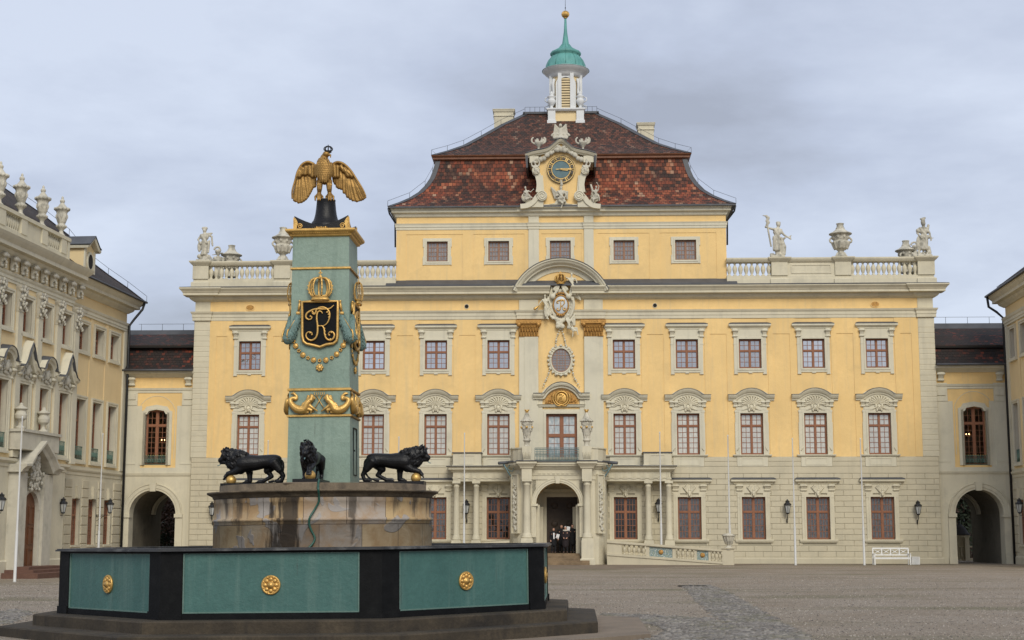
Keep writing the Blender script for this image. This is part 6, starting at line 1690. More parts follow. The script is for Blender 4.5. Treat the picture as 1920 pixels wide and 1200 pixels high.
    for k in range(9): g_.ell((lerp(wx - ww + .08, wx + ww - .08, k / 8), GY + .01, zb1 + .03), .032, u=6, v=4)
    g_.build("gilt_bud", M['gold'], b_)
    # interior of the corridor, with a rear window towards the light
    mb = MB(); rw0 = -.62 * side + wx - .35 if False else wx - side * .95
    yb = GY + 6.0
    mb.wall(lo_ + .02, hi_ - .02, zstr1, zc1, [(rw0 - .65, rw0 + .65, wz0, wz1 - .4)], yb, .3)
    mb.quad((lo_ + .02, GY + .3, zstr1 + .01), (hi_ - .02, GY + .3, zstr1 + .01), (hi_ - .02, yb, zstr1 + .01), (lo_ + .02, yb, zstr1 + .01)); mb.quad((lo_ + .02, GY + .3, zc1 - .3), (hi_ - .02, GY + .3, zc1 - .3), (hi_ - .02, yb, zc1 - .3), (lo_ + .02, yb, zc1 - .3))
    mb.quad((lo_ + .02, GY + .3, zstr1), (lo_ + .02, yb, zstr1), (lo_ + .02, yb, zc1), (lo_ + .02, GY + .3, zc1)); mb.quad((hi_ - .02, GY + .3, zstr1), (hi_ - .02, yb, zstr1), (hi_ - .02, yb, zc1), (hi_ - .02, GY + .3, zc1))
    mb.build("interior", M['doorwood'], T)
    mb = MB(); mb.box(rw0 - .65, rw0 - .57, yb, yb + .06, wz0, wz1 - .4); mb.box(rw0 + .57, rw0 + .65, yb, yb + .06, wz0, wz1 - .4)
    for k in range(1, 4): mb.box(rw0 - .57, rw0 + .57, yb, yb + .05, lerp(wz0, wz1 - .4, k / 4) - .03, lerp(wz0, wz1 - .4, k / 4) + .03)
    mb.box(rw0 - .04, rw0 + .04, yb, yb + .055, wz0, wz1 - .4); mb.build("rear_window_frame", M['wood'], T)
    # two-tier roof
    L1 = [(0 - .30, zc1 + .02), (.25, zc1 + .45), (.75, zc1 + 1.2), (1.05, MF.z(652, pf, 1.3))]
    mb = MB(); acc = 0
    a0, a1 = (lo_ - .0, hi_ + .25) if side < 0 else (lo_ - .0, hi_)
    if side > 0: a0 = lo_ + .02
    def strip(mb, prof, x0, x1):
        acc = 0
        for (y0, z0), (y1, z1) in zip(prof, prof[1:]):
            s_ = hypot(y1 - y0, z1 - z0)
            mb.add([(x0, y0, z0), (x1, y0, z0), (x1, y1, z1), (x0, y1, z1)], [(0, 1, 2, 3)], 0, False, [[(x0, acc), (x1, acc), (x1, acc + s_), (x0, acc + s_)]]); acc += s_
    rlo, rhi = (lo_ - 5, hi_) if side < 0 else (lo_, hi_ + 5)
    strip(mb, L1, rlo + .05, rhi - .02)
    zr = MF.z(620 if side < 0 else 607, pf, 4.6); zl1 = L1[-1][1]
    strip(mb, [(.62, zl1 + .02), (.62, zl1 + .10), (2.2, lerp(zl1, zr, .45)), (4.4, zr - .25)], rlo + .05, rhi - .02)
    strip(mb, [(4.6, zr - .25), (6.6, zl1 + .1), (6.9, zc1)], rlo + .05, rhi - .02)
    rf = mb.build("roof", M['tile_dark'], T)
    mb = MB(); mb.box(rlo + .05, rhi - .02, 4.35, 4.75, zr - .30, zr); 
    mb.quad((rlo + .05, 4.0, zr - .42), (rhi - .02, 4.0, zr - .42), (rhi - .02, 4.36, zr - .02), (rlo + .05, 4.36, zr - .02))
    tb_ = MB(); tb_.box(rlo + .05, rhi - .02, .60, 1.4, zl1 - .08, zl1 + .03); tb_.build('tier_board', M['dark'], rf)
    mb.tube([(lo_ + .05, -.34, zc1 + .04), (hi_ - .02, -.34, zc1 + .04)], .08, 8); mb.build("ridge_flashing", M['lead'], rf)
    mb = MB()
    mb.tube([(lo_ + .3, 4.5, zr + .45), (hi_ - .1, 4.5, zr + .45)], .012, 4)
    for k in range(4): x = lerp(lo_ + .5, hi_ - .5, k / 3); mb.tube([(x, 4.5, zr), (x, 4.5, zr + .45)], .014, 4)
    mb.build("lightning_wire", M['lead'], rf)
    return T, (wx, wz0, wz1)
gl, wl = gallery(-1, "narrow arched gallery joining the left wing to the palace under a dark tiled roof")
gr, wr = gallery(1, "narrow arched gallery joining the palace to the right wing under a dark tiled roof")
# chandeliers seen in the gallery windows
m_l, nt_, b_ = nm("lit_bulb"); b_.inputs["Emission Color"].default_value = (1, .55, .25, 1); b_.inputs["Emission Strength"].default_value = 9; b_.inputs["Base Color"].default_value = (1, .7, .4, 1)
def chandelier(x, z, label):
    T = thing("chandelier", label, "chandelier", MF, (x, GY + 2.4, z), "lit chandeliers in the gallery windows")
    mb = MB(); mb.tube([(0, 0, 0), (0, 0, 2.2)], .012, 5); mb.ell((0, 0, 0), (.06, .06, .12), u=8, v=6)
    bb = MB()
    for k in range(5):
        a = 2 * pi * k / 5 + .3; mb.tube(spline([(0, 0, -.05), (.14 * cos(a), .14 * sin(a), -.14), (.26 * cos(a), .26 * sin(a), -.02)], 4), .012, 5); bb.ell((.26 * cos(a), .26 * sin(a), .05), (.022, .022, .035), u=6, v=5)
    mb.build("arms", M['goldworn'], T); bb.build("bulbs", m_l, T)
chandelier(wl[0] - .35, MF.z(826, 280, 2.6), "lit chandelier behind the left gallery window")
chandelier(wr[0] + .35, MF.z(815, 1840, 2.6), "lit chandelier behind the right gallery window")

# ================================================================ WINGS
LW = Frame(-737 / 2808.9 * 98.6, 98.6, radians(84.5))
RW = Frame(945 / 2808.9 * 95.9, 95.9, radians(-94.5))
def wing_window(name, T, w_, z0, z1, y0, rec, wd, panes, x, rail=False, trans=.66, out=.08):
    mb = MB(); hw = w_ / 2
    mb.ring(-hw, hw, z0, z1, wd, y0 - out, y0 + .02); mb.ring(-hw - wd * .55, hw + wd * .55, z0 - wd * .55, z1 + wd * .55, wd * .45, y0 - out - .04, y0 - out)
    mb.box(-hw - wd * 1.1, hw + wd * 1.1, y0 - out - .08, y0, z0 - wd - .02, z0 - wd + .10)
    # deep reveals
    for s_ in (-1, 1): mb.box(s_ * hw, s_ * (hw + .02), y0, y0 + rec, z0, z1)
    mb.box(-hw - .02, hw + .02, y0, y0 + rec, z1, z1 + .02); mb.box(-hw - .02, hw + .02, y0, y0 + rec, z0 - .02, z0)
    o = mb.build(name, M['stone2'], T, (x, 0, 0))
    fr, pn = casement("frame", w_ - .01, z1 - z0 - .01, 2, panes, trans, M['wood'], o, (0, y0 + rec - .05, z0 + .005))
    pn.build("pane", M['pane_wing'], o, (0, y0 + rec - .05, z0 + .005))
    if rail:
        g = MB()
        for z in (z0 + .03, z0 + .80): g.tube([(-hw, y0 + .05, z), (hw, y0 + .05, z)], .025, 5)
        for k in range(11):
            xx = lerp(-hw + .04, hw - .04, k / 10); g.tube([(xx, y0 + .05, z0 + .03), (xx, y0 + .05, z0 + .80)], .016, 4)
            if k % 2: g.tube([(xx + .08 * cos(t), y0 + .05, z0 + .42 + .16 * sin(t)) for t in [i * pi / 4 for i in range(8)]], .02, 4, closed=True)
        g.build("balconet", M['balconet'], o)
    return o
A0, A1, F1, C1 = 15.30, 15.85, 16.55, 17.42
wing_arch = [(.02, 0), (.06, .02), (.06, .16), (.10, .18), (.10, .34), (.16, .42), (.20, .55)]
wing_cor = [(.05, 0), (.12, .06), (.24, .14), (.30, .20), (.34, .30), (.62, .34), (.62, .52), (.72, .62), (.82, .74), (.90, .87)]
def wing_body(T, x0, x1, holes, yb=13):
    mb = MB(); mb.wall(x0, x1, 5.9, C1 - .2, [h for h in holes if h[2] > 5.9], 0, .02)
    for xx in (x0, x1): mb.quad((xx, 0, -.8), (xx, yb, -.8), (xx, yb, C1), (xx, 0, C1))
    mb.build("upper_wall", M['yellow2'], T)
    mb = MB(); mb.wall(x0, x1, -.9, 5.9, [h for h in holes if h[2] < 5.9], 0, .02)
    mb.mould(x0, x1, 0, .1, 5.45, [(0, 0), (.04, .03), (.04, .20), (.10, .26), (.14, .34), (.14, .42)], 0, 0); mb.box(x0, x1, -.05, .0, 5.87, 6.02)
    mb.mould(x0, x1, 0, .1, -.9, [(.10, 0), (.10, 1.35), (.04, 1.42)], 0, 0)
    mb.build("ground_floor_wall", M['stone'], T)
# ---------------- left wing
TL = thing("left_wing", "yellow side wing on the left with urns along its roof balustrade", "building", LW)
pit = 2.66; wxs = [-2.22 - pit * k for k in range(4)]; RX = -11.25
far = -34.0
zt3, zb3_, zt2, zb2, zt1, zb1 = 14.80, 13.16, 10.12, 6.42, 4.04, 1.25
hol = []
for x in wxs: hol += [(x - .74, x + .74, zb3_, zt3), (x - .72, x + .72, zb2, zt2), (x - .62, x + .62, zb1, zt1)]
wing_body(TL, RX, 0.0, hol)
a = wing_window("window", TL, 1.48, zb3_, zt3, 0, .42, .24, (3, 2), wxs[0], trans=.6); b = wing_window("window", TL, 1.44, zb2, zt2, 0, .42, .24, (5, 2), wxs[0], rail=True)
mb = MB(); mb.wall(-.62, .62, zb1, zt1, [], .30, .1); hw = .62
for s_ in (-1, 1): mb.box(s_ * hw, s_ * (hw + .02), 0, .42, zb1, zt1)
mb.box(-hw, hw, 0, .42, zt1, zt1 + .02); mb.box(-hw - .1, hw + .1, -.10, .3, zb1 - .14, zb1); mb.poly([(-.16, zt1 + .05), (.16, zt1 + .05), (.26, zt1 + .75), (-.26, zt1 + .75)], -.16, 0)
c = MB(); c.box(-hw - .1, hw + .1, -.10, .42, zb1 - .14, zb1)
for s_ in (-1, 1): c.box(s_ * hw, s_ * (hw + .02), 0, .42, zb1, zt1)
c.box(-hw, hw, 0, .42, zt1, zt1 + .02); c.poly([(-.16, zt1 + .05), (.16, zt1 + .05), (.26, zt1 + .75), (-.26, zt1 + .75)], -.16, 0); c = c.build("window", M['stone'], TL, (wxs[0], 0, 0))
fr, pn = casement("frame", 1.23, zt1 - zb1, 2, (4, 2), .64, M['wood'], c, (0, .26, zb1)); pn.build("pane", M['pane_wing'], c, (0, .26, zb1))
for x in wxs[1:]:
    for o in (a, b, c): dup(o, TL, (x, 0, 0))
# lesenes, rusticated piers
mb = MB()
for i, x in enumerate([-.15] + [wx_ - pit / 2 for wx_ in wxs[:3]] + [RX + .1]):
    mb.box(x - .22, x + .22 if i else 0, -.05, .01, 6.02, A0)
mb.build("raised_strip", M['yellow2'], TL)
mb = MB()
for j in range(8):
    z = .75 + j * .56
    for i in range(5):
        e0 = 0 if i == 0 else wxs[i - 1] - .82; e1 = wxs[i] + .82 if i < 4 else RX
        if e0 > e1: mb.box(e1, e0, -.07, 0, z + .02, z + .54, bev=.03)
mb.build("rusticated_masonry", M['rust'], TL)
mb = MB(); mb.mould(RX, 0.0, -.05, .1, A0, wing_arch, 0, 1); mb.mould(RX, 0.0, -.05, 2, F1, wing_cor, 0, 1); mb.box(-.55, .02, -.09, .0, 6.02, A0); mb.build("cornice", M['stone2'], TL)
# central risalit (nearer the camera)
RYf = -.75
bays = [-12.05, -14.95, -17.6, -20.25, -22.9, -25.55, -28.2]
mb = MB(); mb.wall(far, RX, 5.9, C1 + .2, [h_ for x in bays for h_ in ((x - .65, x + .65, 12.9, 14.75), (x - .65, x + .65, 6.45, 10.05))], RYf, .02); mb.quad((RX, RYf, -.9), (RX, .2, -.9), (RX, .2, C1), (RX, RYf, C1)); mb.build("centre_wall", M['yellow2'], TL)
mb = MB(); mb.wall(far, RX + .001, -.9, 5.9, [], RYf - .002, .1); mb.quad((RX + .001, RYf, -.9), (RX + .001, .2, -.9), (RX + .001, .2, 5.9), (RX + .001, RYf, 5.9)); mb.mould(far, RX, RYf, .1, 5.45, [(0, 0), (.06, .03), (.06, .20), (.14, .26), (.22, .34), (.22, .48)], 0, 1)
mb.mould(far, RX, RYf, .1, -.9, [(.10, 0), (.10, 1.35), (.04, 1.42)], 0, 1)
mb.build("centre_ground_floor", M['stone'], TL)
ZC = MF.z
def lz(px, py, y=RYf): return LW.p(px, py, y)
cz0, cz1 = F1 + .05, 17.55
mb = MB(); mb.mould(far, RX + .02, RYf, .1, A0, wing_arch, 0, 1); mb.mould(far, RX + .02, RYf, .1, cz0, [(o * 1.05, z * 1.12) for o, z in wing_cor], 0, 1); mb.build("centre_cornice", M['stone2'], TL)
prof_hood = hood_path(1.15, .80, 10.75, .75)
wr1 = None
for i, x in enumerate(bays):
    if wr1 is None:
        wr1 = wing_window("window", TL, 1.30, 12.9, 14.75, RYf, .40, .24, (3, 2), x, trans=.6); wr2 = wing_window("window", TL, 1.30, 6.45, 10.05, RYf, .40, .26, (5, 2), x, rail=True); wr3 = dup(wr2, TL)
        h = MB(); h.sweep(prof_hood, [(0, -.02), (0, .30), (.12, .34), (.16, .44), (.30, .50), (.34, -.02)], RYf); h.box(-1.0, 1.0, RYf - .06, RYf, 10.3, 10.8)
        for s_ in (-1, 1): console(h, s_ * .95, 10.1, 10.75, .24, .28, RYf)
        h.build("hood", M['stone2'], wr2)
        f = MB(); f.sweep([(q[0], q[1] + .33) for q in prof_hood], [(0, -.02), (0, .55), (.04, .50), (.10, -.02)], RYf); f.build("flashing", M['lead'], wr2)
        q = MB(); r = random.Random(6)
        for k in range(20): q.ell((r.uniform(-.6, .6), RYf - .14, r.uniform(10.35, 11.2)), (r.uniform(.08, .16), .10, r.uniform(.08, .16)), u=7, v=5)
        q.ell((0, RYf - .22, 10.75), (.2, .14, .26)); cr_ = q.build("crest_relief", M['carve'], wr2); dup(cr_, wr3)
        ogee = [(-1.2, 10.62), (-.85, 10.75), (-.5, 11.15), (-.2, 11.75), (0, 12.0), (.2, 11.75), (.5, 11.15), (.85, 10.75), (1.2, 10.62)]
        h = MB(); h.sweep(ogee, [(0, -.02), (0, .30), (.12, .34), (.16, .44), (.26, .50), (.30, -.02)], RYf); h.box(-1.0, 1.0, RYf - .06, RYf, 10.3, 10.8); h.poly([(-.85, 10.7), (.85, 10.7), (.45, 11.2), (0, 11.95), (-.45, 11.2)], RYf - .05, RYf)
        for s_ in (-1, 1): console(h, s_ * .95, 10.1, 10.65, .24, .28, RYf)
        h.build("hood", M['stone2'], wr3); f = MB(); f.sweep([(q_[0], q_[1] + .29) for q_ in ogee], [(0, -.02), (0, .55), (.04, .50), (.10, -.02)], RYf); f.build("flashing", M['lead'], wr3)
        wr3.location.x = x; bpy.data.objects.remove([c_ for c_ in wr2.children if c_.name.startswith('zz')][0]) if False else None
    else:
        dup(wr1, TL, (x, 0, 0))
        if i in (1, 3, 5): dup(wr2, TL, (x, 0, 0))
        elif i: dup(wr3, TL, (x, 0, 0))
wr2.location.x = bays[-1] - 2.65
pil = None
for i in range(8):
    x = -13.35 - 2.65 * (i - 1)
    if pil is None:
        mb = MB(); mb.box(-.30, .30, RYf - .16, RYf, 6.0, 13.9); mb.box(-.36, .36, RYf - .22, RYf, 6.0, 6.35); pil = mb.build("pilaster", M['stone2'], TL, (x, 0, 0))
        q = MB(); r = random.Random(2); q.mould(-.30, .30, RYf - .16, RYf, 13.9, [(.03, 0), (.03, .06), (.0, .08), (.10, 1.1), (.18, 1.3), (.18, 1.4)])
        for k in range(26): q.ell((r.uniform(-.34, .34), RYf - .24 - r.random() * .1, 14.0 + k * .05), (.09, .09, .11), u=6, v=5)
        for s_ in (-1, 1): q.ell((s_ * .34, RYf - .26, 15.05), (.13, .12, .13), u=8, v=6)
        q.build("capital", M['carve'], pil)
        q = MB(); console(q, 0, A1, cz0 + .10, .30, .34, RYf - .08)
        for k in range(8): q.ell((r.uniform(-.10, .10), RYf - .28 - r.random() * .12, A1 + .05 + k * .08), (.07, .07, .09), u=6, v=5)
        con = q.build("frieze_bracket", M['carve'], TL, (x, 0, 0))
    else: dup(pil, TL, (x, 0, 0)); dup(con, TL, (x, 0, 0))
    dup(con, TL, (x - 2.65 / 2, 0, 0))
# portal with curved hood, door, steps
dx = lz(47, 960)[0]
mb = MB()
mb.box(dx - 2.3, dx - 1.15, RYf - .55, RYf, -.5, 5.2); mb.box(dx + 1.15, dx + 2.3, RYf - .55, RYf, -.5, 5.2)
mb.sweep([(dx - 2.5, 5.2), (dx - 1.7, 5.25), (dx - 1.0, 5.9), (dx, 6.5), (dx + 1.0, 5.9), (dx + 1.7, 5.25), (dx + 2.5, 5.2)], [(0, -.02), (0, .8), (.16, .9), (.3, 1.1), (.42, 1.1), (.42, -.02)], RYf)
mb.box(dx - 2.5, dx + 2.5, RYf - .75, RYf, 5.9 + .5, 7.35, bev=.03); mb.box(dx - 2.6, dx + 2.6, RYf - .85, RYf, 7.35, 7.5)
mb.sweep([(dx - 1.0, -.4), (dx - 1.0, 3.2)] + arc(dx, 3.2, 1.0, 180, 0, 14) + [(dx + 1.0, 3.2), (dx + 1.0, -.4)], [(0, -.02), (0, .35), (.22, .42), (.30, -.02)], RYf)
for k in range(130):
    z_ = 4.3 + RN.random() * 1.9; mb.ell((dx + RN.gauss(0, .20 + .32 * (6.2 - z_) / 1.9), RYf - .42 - RN.random() * .15, z_), (RN.uniform(.05, .13), .08, RN.uniform(.06, .15)), u=7, v=5)
mb.build("portal", M['carve'], TL)
mb = MB(); mb.poly([(dx - 1, -.3), (dx - 1, 3.2)] + arc(dx, 3.2, 1.0, 180, 0, 14)[1:-1] + [(dx + 1, 3.2), (dx + 1, -.3)], RYf - .12, RYf)
for s_ in (-1, 1):
    for z in (.2, 1.4, 2.5): mb.ring(dx + s_ * .5 - .28, dx + s_ * .5 + .28, z, z + .85, .06, RYf - .17, RYf - .12)
mb.build("portal_door", M['doorwood'], TL)
mb = MB()
for k in range(3): mb.box(dx - 2.9 + .4 * k, dx + 2.9 - .4 * k, RYf - 2.1 + .42 * k, RYf, -.5, -.30 + .16 * (k + 1), bev=.02)
mb.build("door_steps", M['doorwood'] if False else mat("red_sandstone_step", (.14, .075, .055), .2, 2, .85, .005, 20), TL)
# two vases on the portal ledge
vz = None
for px_v, lbv in ((80, "carved vase on the left wing portal ledge, nearer the palace"), (37, "carved vase on the left wing portal ledge, nearer the photo edge")):
    if vz is None:
        mb = MB(); mb.lathe([(.26, 0), (.27, .10), (.13, .18), (.10, .32), (.16, .42), (.30, .55), (.33, .75), (.26, .90), (.22, .98), (.36, 1.06), (.36, 1.12), (.18, 1.20), (.10, 1.28), (.12, 1.34), (.03, 1.42)], (0, 0, 0), 16); vz = blob(mb, "portal_vase", .03, M['carve'], smooth=1); o = vz
    else: o = vz.copy(); col.objects.link(o)
    vx = LW.p(px_v, 826, RYf - .5)[0]; place(o, LW, (vx, RYf - .5, 7.5)); tag(o, lbv, "urn", "vases above the portal of the left wing")
# roof balustrade with urns
bzb, bzt = lz(100, 483)[1] * 0 + 17.75, lz(128, 447)[1]
uxs = [lz(119, 440)[0], lz(83, 423)[0], lz(43, 405)[0], lz(3, 385)[0]]
print("wing urn x", uxs, "bal top", bzt, lz(40, 408)[1], lz(0, 380)[1])
mb = MB(); bx1 = lz(129, 470)[0]; bY = RYf - .05
zt_ = 19.05 if not (18 < bzt < 20.5) else bzt
gaps = []
mb.box(far, bx1, bY, bY + .4, 17.3, zt_ - 1.05); mb.box(far, bx1 + .03, bY - .08, bY + .48, zt_ - .20, zt_)
xs2 = [bx1]; x = bx1; k = 0
pitch_b = (uxs[0] - uxs[1])
peds = [uxs[0] - i * pitch_b for i in range(8)]
for x in peds: mb.box(x - .38, x + .38, bY - .04, bY + .44, zt_ - 1.05, zt_ - .2)
mb.box(bx1 - .3, bx1, bY - .02, bY + 3.0, 17.3, zt_ - .001)
for i in range(7):
    if i % 2 == 1: mb.box(peds[i + 1] + .38, peds[i] - .38, bY + .06, bY + .3, zt_ - 1.05, zt_ - .2)
Bw = mb.build("roof_balustrade", M['stone'], TL)
b0 = None; h_ = .85
for i in range(0, 7, 2):
    for k in range(7):
        x = lerp(peds[i + 1] + .45, peds[i] - .45, (k + .5) / 7)
        if b0 is None: q = MB(); q.lathe([(r_ * .8, z_ / bh * h_) for r_, z_ in bal_prof], (0, 0, 0), 8); b0 = q.build("baluster", M['stone'], Bw, (x, bY + .18, zt_ - 1.05))
        else: dup(b0, Bw, (x, bY + .18, zt_ - 1.05))
# roof: hipped at the palace end
mb = MB(); ez = C1 + .02
def wing_roof(mb, x0, x1, hip1, hip0=None, dep=13.0):
    lv = []
    for i, (ins, z) in enumerate([(0, ez), (1, 18.3), (2, 19.05), (3, 19.9), (4, 21.35), (5.3, 22.5), (7.3, 24.0)]):
        lv.append((x0, x1 - ins * 1.0, -.98 + ins, dep + .98 - ins, z))
    loft_rects(mb, lv)
    return lv
lvw = wing_roof(mb, far, .95, True); rf = mb.build("roof", M['tile_wing'], TL)
mb = MB(); mb.box(far, .95, -.98, 14, C1 - .03, C1 + .018); mb.tube([(far, -1.0, C1 + .02), (.95, -1.0, C1 + .02)], .08, 8)
mb.tube([(.6, -.98, C1 - .05), (.55, -.85, C1 - .5), (.1, -.45, C1 - 1.25), (-.16, -.24, C1 - 1.7), (-.16, -.24, -.6)], .085, 8)
mb.build("downpipe", M['black'], TL)
mb = MB()
for l0, l1 in zip(lvw, lvw[1:]): 
    a_, b_2 = Vector((l0[1], l0[2], l0[4])), Vector((l1[1], l1[2], l1[4])); up_ = Vector((.02, -.02, .04)); mb.add([a_ + up_, b_2 + up_, b_2 + up_ + Vector((-.35, 0, 0)), a_ + up_ + Vector((-.35, 0, 0)), a_ + up_ + Vector((0, .35, 0)), b_2 + up_ + Vector((0, .35, 0))], [(0, 1, 2, 3), (0, 4, 5, 1)])
pts = [Vector((l[1], l[2], l[4] + .45)) for l in lvw]; mb.tube(pts, .014, 4)
for p in pts: mb.tube([p, p - Vector((0, 0, .45))], .016, 4)
mb.build("hip_flashing", M['lead'], rf)
# dormer
mb = MB(); d0, d1 = lz(152, 500, -.1)[0], lz(172, 505, -.1)[0]
dz0 = ez + .1; dzt = ez + 2.0; dc = (d0 + d1) / 2; dw_ = .85
mb.poly([(dc - dw_, dz0), (dc + dw_, dz0), (dc + dw_, dzt), (dc, dzt + .45), (dc - dw_, dzt)], -.25, 4.0, 1)
oz_ = dz0 + 1.15
for (r1, o_, mi) in ((.46, .10, 0), (.34, .12, 2)):
    mb.poly([(dc + r1 * cos(k * pi / 10), oz_ + r1 * 1.35 * sin(k * pi / 10)) for k in range(20)], -.25 - o_, -.2, mi)
mb.sweep([(dc - dw_ - .2, dzt - .05), (dc - dw_ + .1, dzt + .05), (dc, dzt + .62), (dc + dw_ - .1, dzt + .05), (dc + dw_ + .2, dzt - .05)], [(0, -4.0), (0, .3), (.14, .36), (.2, -4.0)], -.25, 0)
mb.sweep([(dc - dw_ - .2, dzt + .16), (dc - dw_ + .1, dzt + .26), (dc, dzt + .83), (dc + dw_ - .1, dzt + .26), (dc + dw_ + .2, dzt + .16)], [(0, -4.0), (0, .40), (.05, .40), (.05, -4.0)], -.25, 3)
for s_ in (-1, 1): mb.box(dc + s_ * (dw_ - .1) - .12, dc + s_ * (dw_ - .1) + .12, -.32, -.24, dz0, dzt)
mb.build("dormer", [M['stone2'], M['yellow2'], M['dark'], M['lead']], rf)
# urns on the wing
def wing_urn():
    mb = MB(); mb.lathe([(.36, 0), (.38, .12), (.22, .22), (.18, .40), (.30, .52), (.46, .62), (.48, .74), (.32, .86), (.40, .98), (.50, 1.2), (.50, 1.62), (.56, 1.72), (.70, 1.80), (.72, 1.90), (.56, 1.98), (.40, 2.06), (.26, 2.2), (.16, 2.3), (.24, 2.4), (.22, 2.5), (.10, 2.56), (.12, 2.68), (.03, 2.78)], (0, 0, 0), 20)
    for i in range(14): a = 2 * pi * i / 14; mb.ell((.70 * cos(a), .70 * sin(a), 1.88), .09, u=6, v=5); mb.ell((.46 * cos(a), .46 * sin(a), .70), .08, u=6, v=5)
    for i in range(9): a = 2 * pi * i / 9; mb.ell((.50 * cos(a), .50 * sin(a), 1.36), (.10, .10, .16), u=6, v=5)
    return blob(mb, "wing_urn", .035, M['statue'], smooth=1)
wu = wing_urn(); LB = ["knobbed stone urn at the far end of the left wing balustrade, beside the dormer", "second knobbed stone urn from the dormer end of the left wing balustrade", "third knobbed stone urn from the dormer end of the left wing balustrade", "knobbed stone urn on the left wing cut by the left edge of the photo"]
for i, x in enumerate(uxs):
    o = wu if i == 0 else wu.copy()
    if i: col.objects.link(o)
    o.matrix_world = LW.M @ Matrix.Translation((x, bY + .2, zt_ - .05)) @ Matrix.Diagonal((.62, .62, .88, 1)); tag(o, LB[i], "urn", "urns on the left wing balustrade")

# ---------------- right wing
TR = thing("right_wing", "yellow side wing cut off by the right edge of the photo", "building", RW)
rx = [1.62 + pit * k for k in range(5)]
hol = []
for x in rx: hol += [(x - .62, x + .62, 13.10, 14.95), (x - .62, x + .62, 6.42, 10.15), (x - .62, x + .62, zb1, zt1)]
wing_body(TR, 0, 16, hol)
a = wing_window("window", TR, 1.24, 13.10, 14.95, 0, .35, .22, (3, 2), rx[0], trans=.6); b = wing_window("window", TR, 1.24, 6.42, 10.15, 0, .35, .22, (5, 2), rx[0], rail=True)
c = MB(); c.box(-hw - .1, hw + .1, -.10, .42, zb1 - .14, zb1)
for s_ in (-1, 1): c.box(s_ * hw, s_ * (hw + .02), 0, .42, zb1, zt1)
c.box(-hw, hw, 0, .42, zt1, zt1 + .02); c.poly([(-.16, zt1 + .05), (.16, zt1 + .05), (.26, zt1 + .75), (-.26, zt1 + .75)], -.16, 0); c = c.build("window", M['stone'], TR, (rx[0], 0, 0))
fr, pn = casement("frame", 1.23, zt1 - zb1, 2, (4, 2), .64, M['wood'], c, (0, .20, zb1)); pn.build("pane", M['pane_wing'], c, (0, .20, zb1))
for x in rx[1:]:
    for o in (a, b, c): dup(o, TR, (x, 0, 0))
mb = MB()
for x in [r_ + pit / 2 for r_ in rx]: mb.box(x - .22, x + .22, -.05, .01, 6.02, A0)
mb.build("raised_strip", M['yellow2'], TR)
mb = MB()
for j in range(8):
    z = .75 + j * .56; mb.box(0, rx[0] - .82, -.07, 0, z + .02, z + .54, bev=.03)
    for i in range(4): mb.box(rx[i] + .82, rx[i + 1] - .82, -.07, 0, z + .02, z + .54, bev=.03)
mb.build("rusticated_masonry", M['rust'], TR)
mb = MB(); mb.mould(0, 16, -.05, .1, A0, wing_arch, 1, 0); mb.mould(0, 16, -.05, 2, F1, wing_cor, 1, 0); mb.box(0, .45, -.09, 0, 6.02, A0); mb.build("cornice", M['stone2'], TR)
mb = MB(); lv = []
for ins, z in [(0, ez), (1, 18.3), (2, 19.05), (3, 19.9), (4, 21.35), (5.3, 22.5), (7.3, 24.0)]: lv.append((-.95 + ins, 16, -.98 + ins, 13.98 - ins, z))
loft_rects(mb, lv); rf = mb.build("roof", M['tile_wing'], TR)
mb = MB(); mb.box(-.95, 16, -.98, 14, C1 - .03, C1 + .018); mb.tube([(-.95, -1.0, C1 + .02), (16, -1.0, C1 + .02)], .08, 8)
mb.tube([(-.62, -.98, C1), (-.62, -.90, C1 - .7), (-.25, -.5, C1 - 1.1), (-.22, -.10, C1 - 1.5), (-.22, -.10, -.3)], .085, 8)
mb.build("downpipe", M['black'], TR)
mb = MB(); 
for k in range(24): mb.tube([(.6 + k * .35, -.6, ez + .08), (.6 + k * .35, -.6, ez + .42)], .014, 4)
mb.tube([(.5, -.6, ez + .42), (9, -.6, ez + .42)], .016, 4); mb.build("snow_guard", M['lead'], rf)

# ================================================================ WALL LANTERNS
def lantern_obj(arm):
    T = bpy.data.objects.new("wall_lantern", None); col.objects.link(T)
    mb = MB()
    mb.lathe([(.09, -.06), (.12, 0), (.10, .02)], (0, 0, 0), 6); 
    for k in range(6):
        a = radians(60 * k + 30); mb.tube([(.11 * cos(a), .11 * sin(a), 0), (.21 * cos(a), .21 * sin(a), .50)], .014, 4)
    mb.lathe([(.25, .50), (.25, .54), (.15, .66), (.13, .68), (.13, .74), (.16, .76), (.06, .82), (.02, .90)], (0, 0, 0), 6, smooth=False)
    for k in range(6): a = radians(60 * k + 30); mb.ell((.22 * cos(a), .22 * sin(a), .58), .03, u=5, v=4)
    if arm == 0:
        mb.tube(spline([(0, 0, -.04), (0, .02, -.25), (0, .20, -.40), (0, .34, -.50)], 5), .028, 6); mb.tube(spline([(0, .34, -.62), (0, .22, -.50), (0, .10, -.34), (0, .0, -.3)], 4), .018, 5); mb.ell((0, .36, -.5), (.05, .04, .16), u=8, v=6)
    else:
        mb.tube([(0, 0, -.05), (0, .0, -.16), (0, arm, -.16)], .022, 6); mb.tube(spline([(0, .3, -.16), (0, arm * .7, -.36), (0, arm, -.5)], 5), .018, 5); mb.ell((0, arm, -.2), (.04, .03, .10), u=7, v=5)
    mb.build("lantern_frame", M['black'], T); g = MB(); g.lathe([(.10, .02), (.20, .49)], (0, 0, 0), 6, smooth=False, a0=radians(30)); g.build("lamp_glass", M['lampglass'], T); return T
L0 = lantern_obj(0)
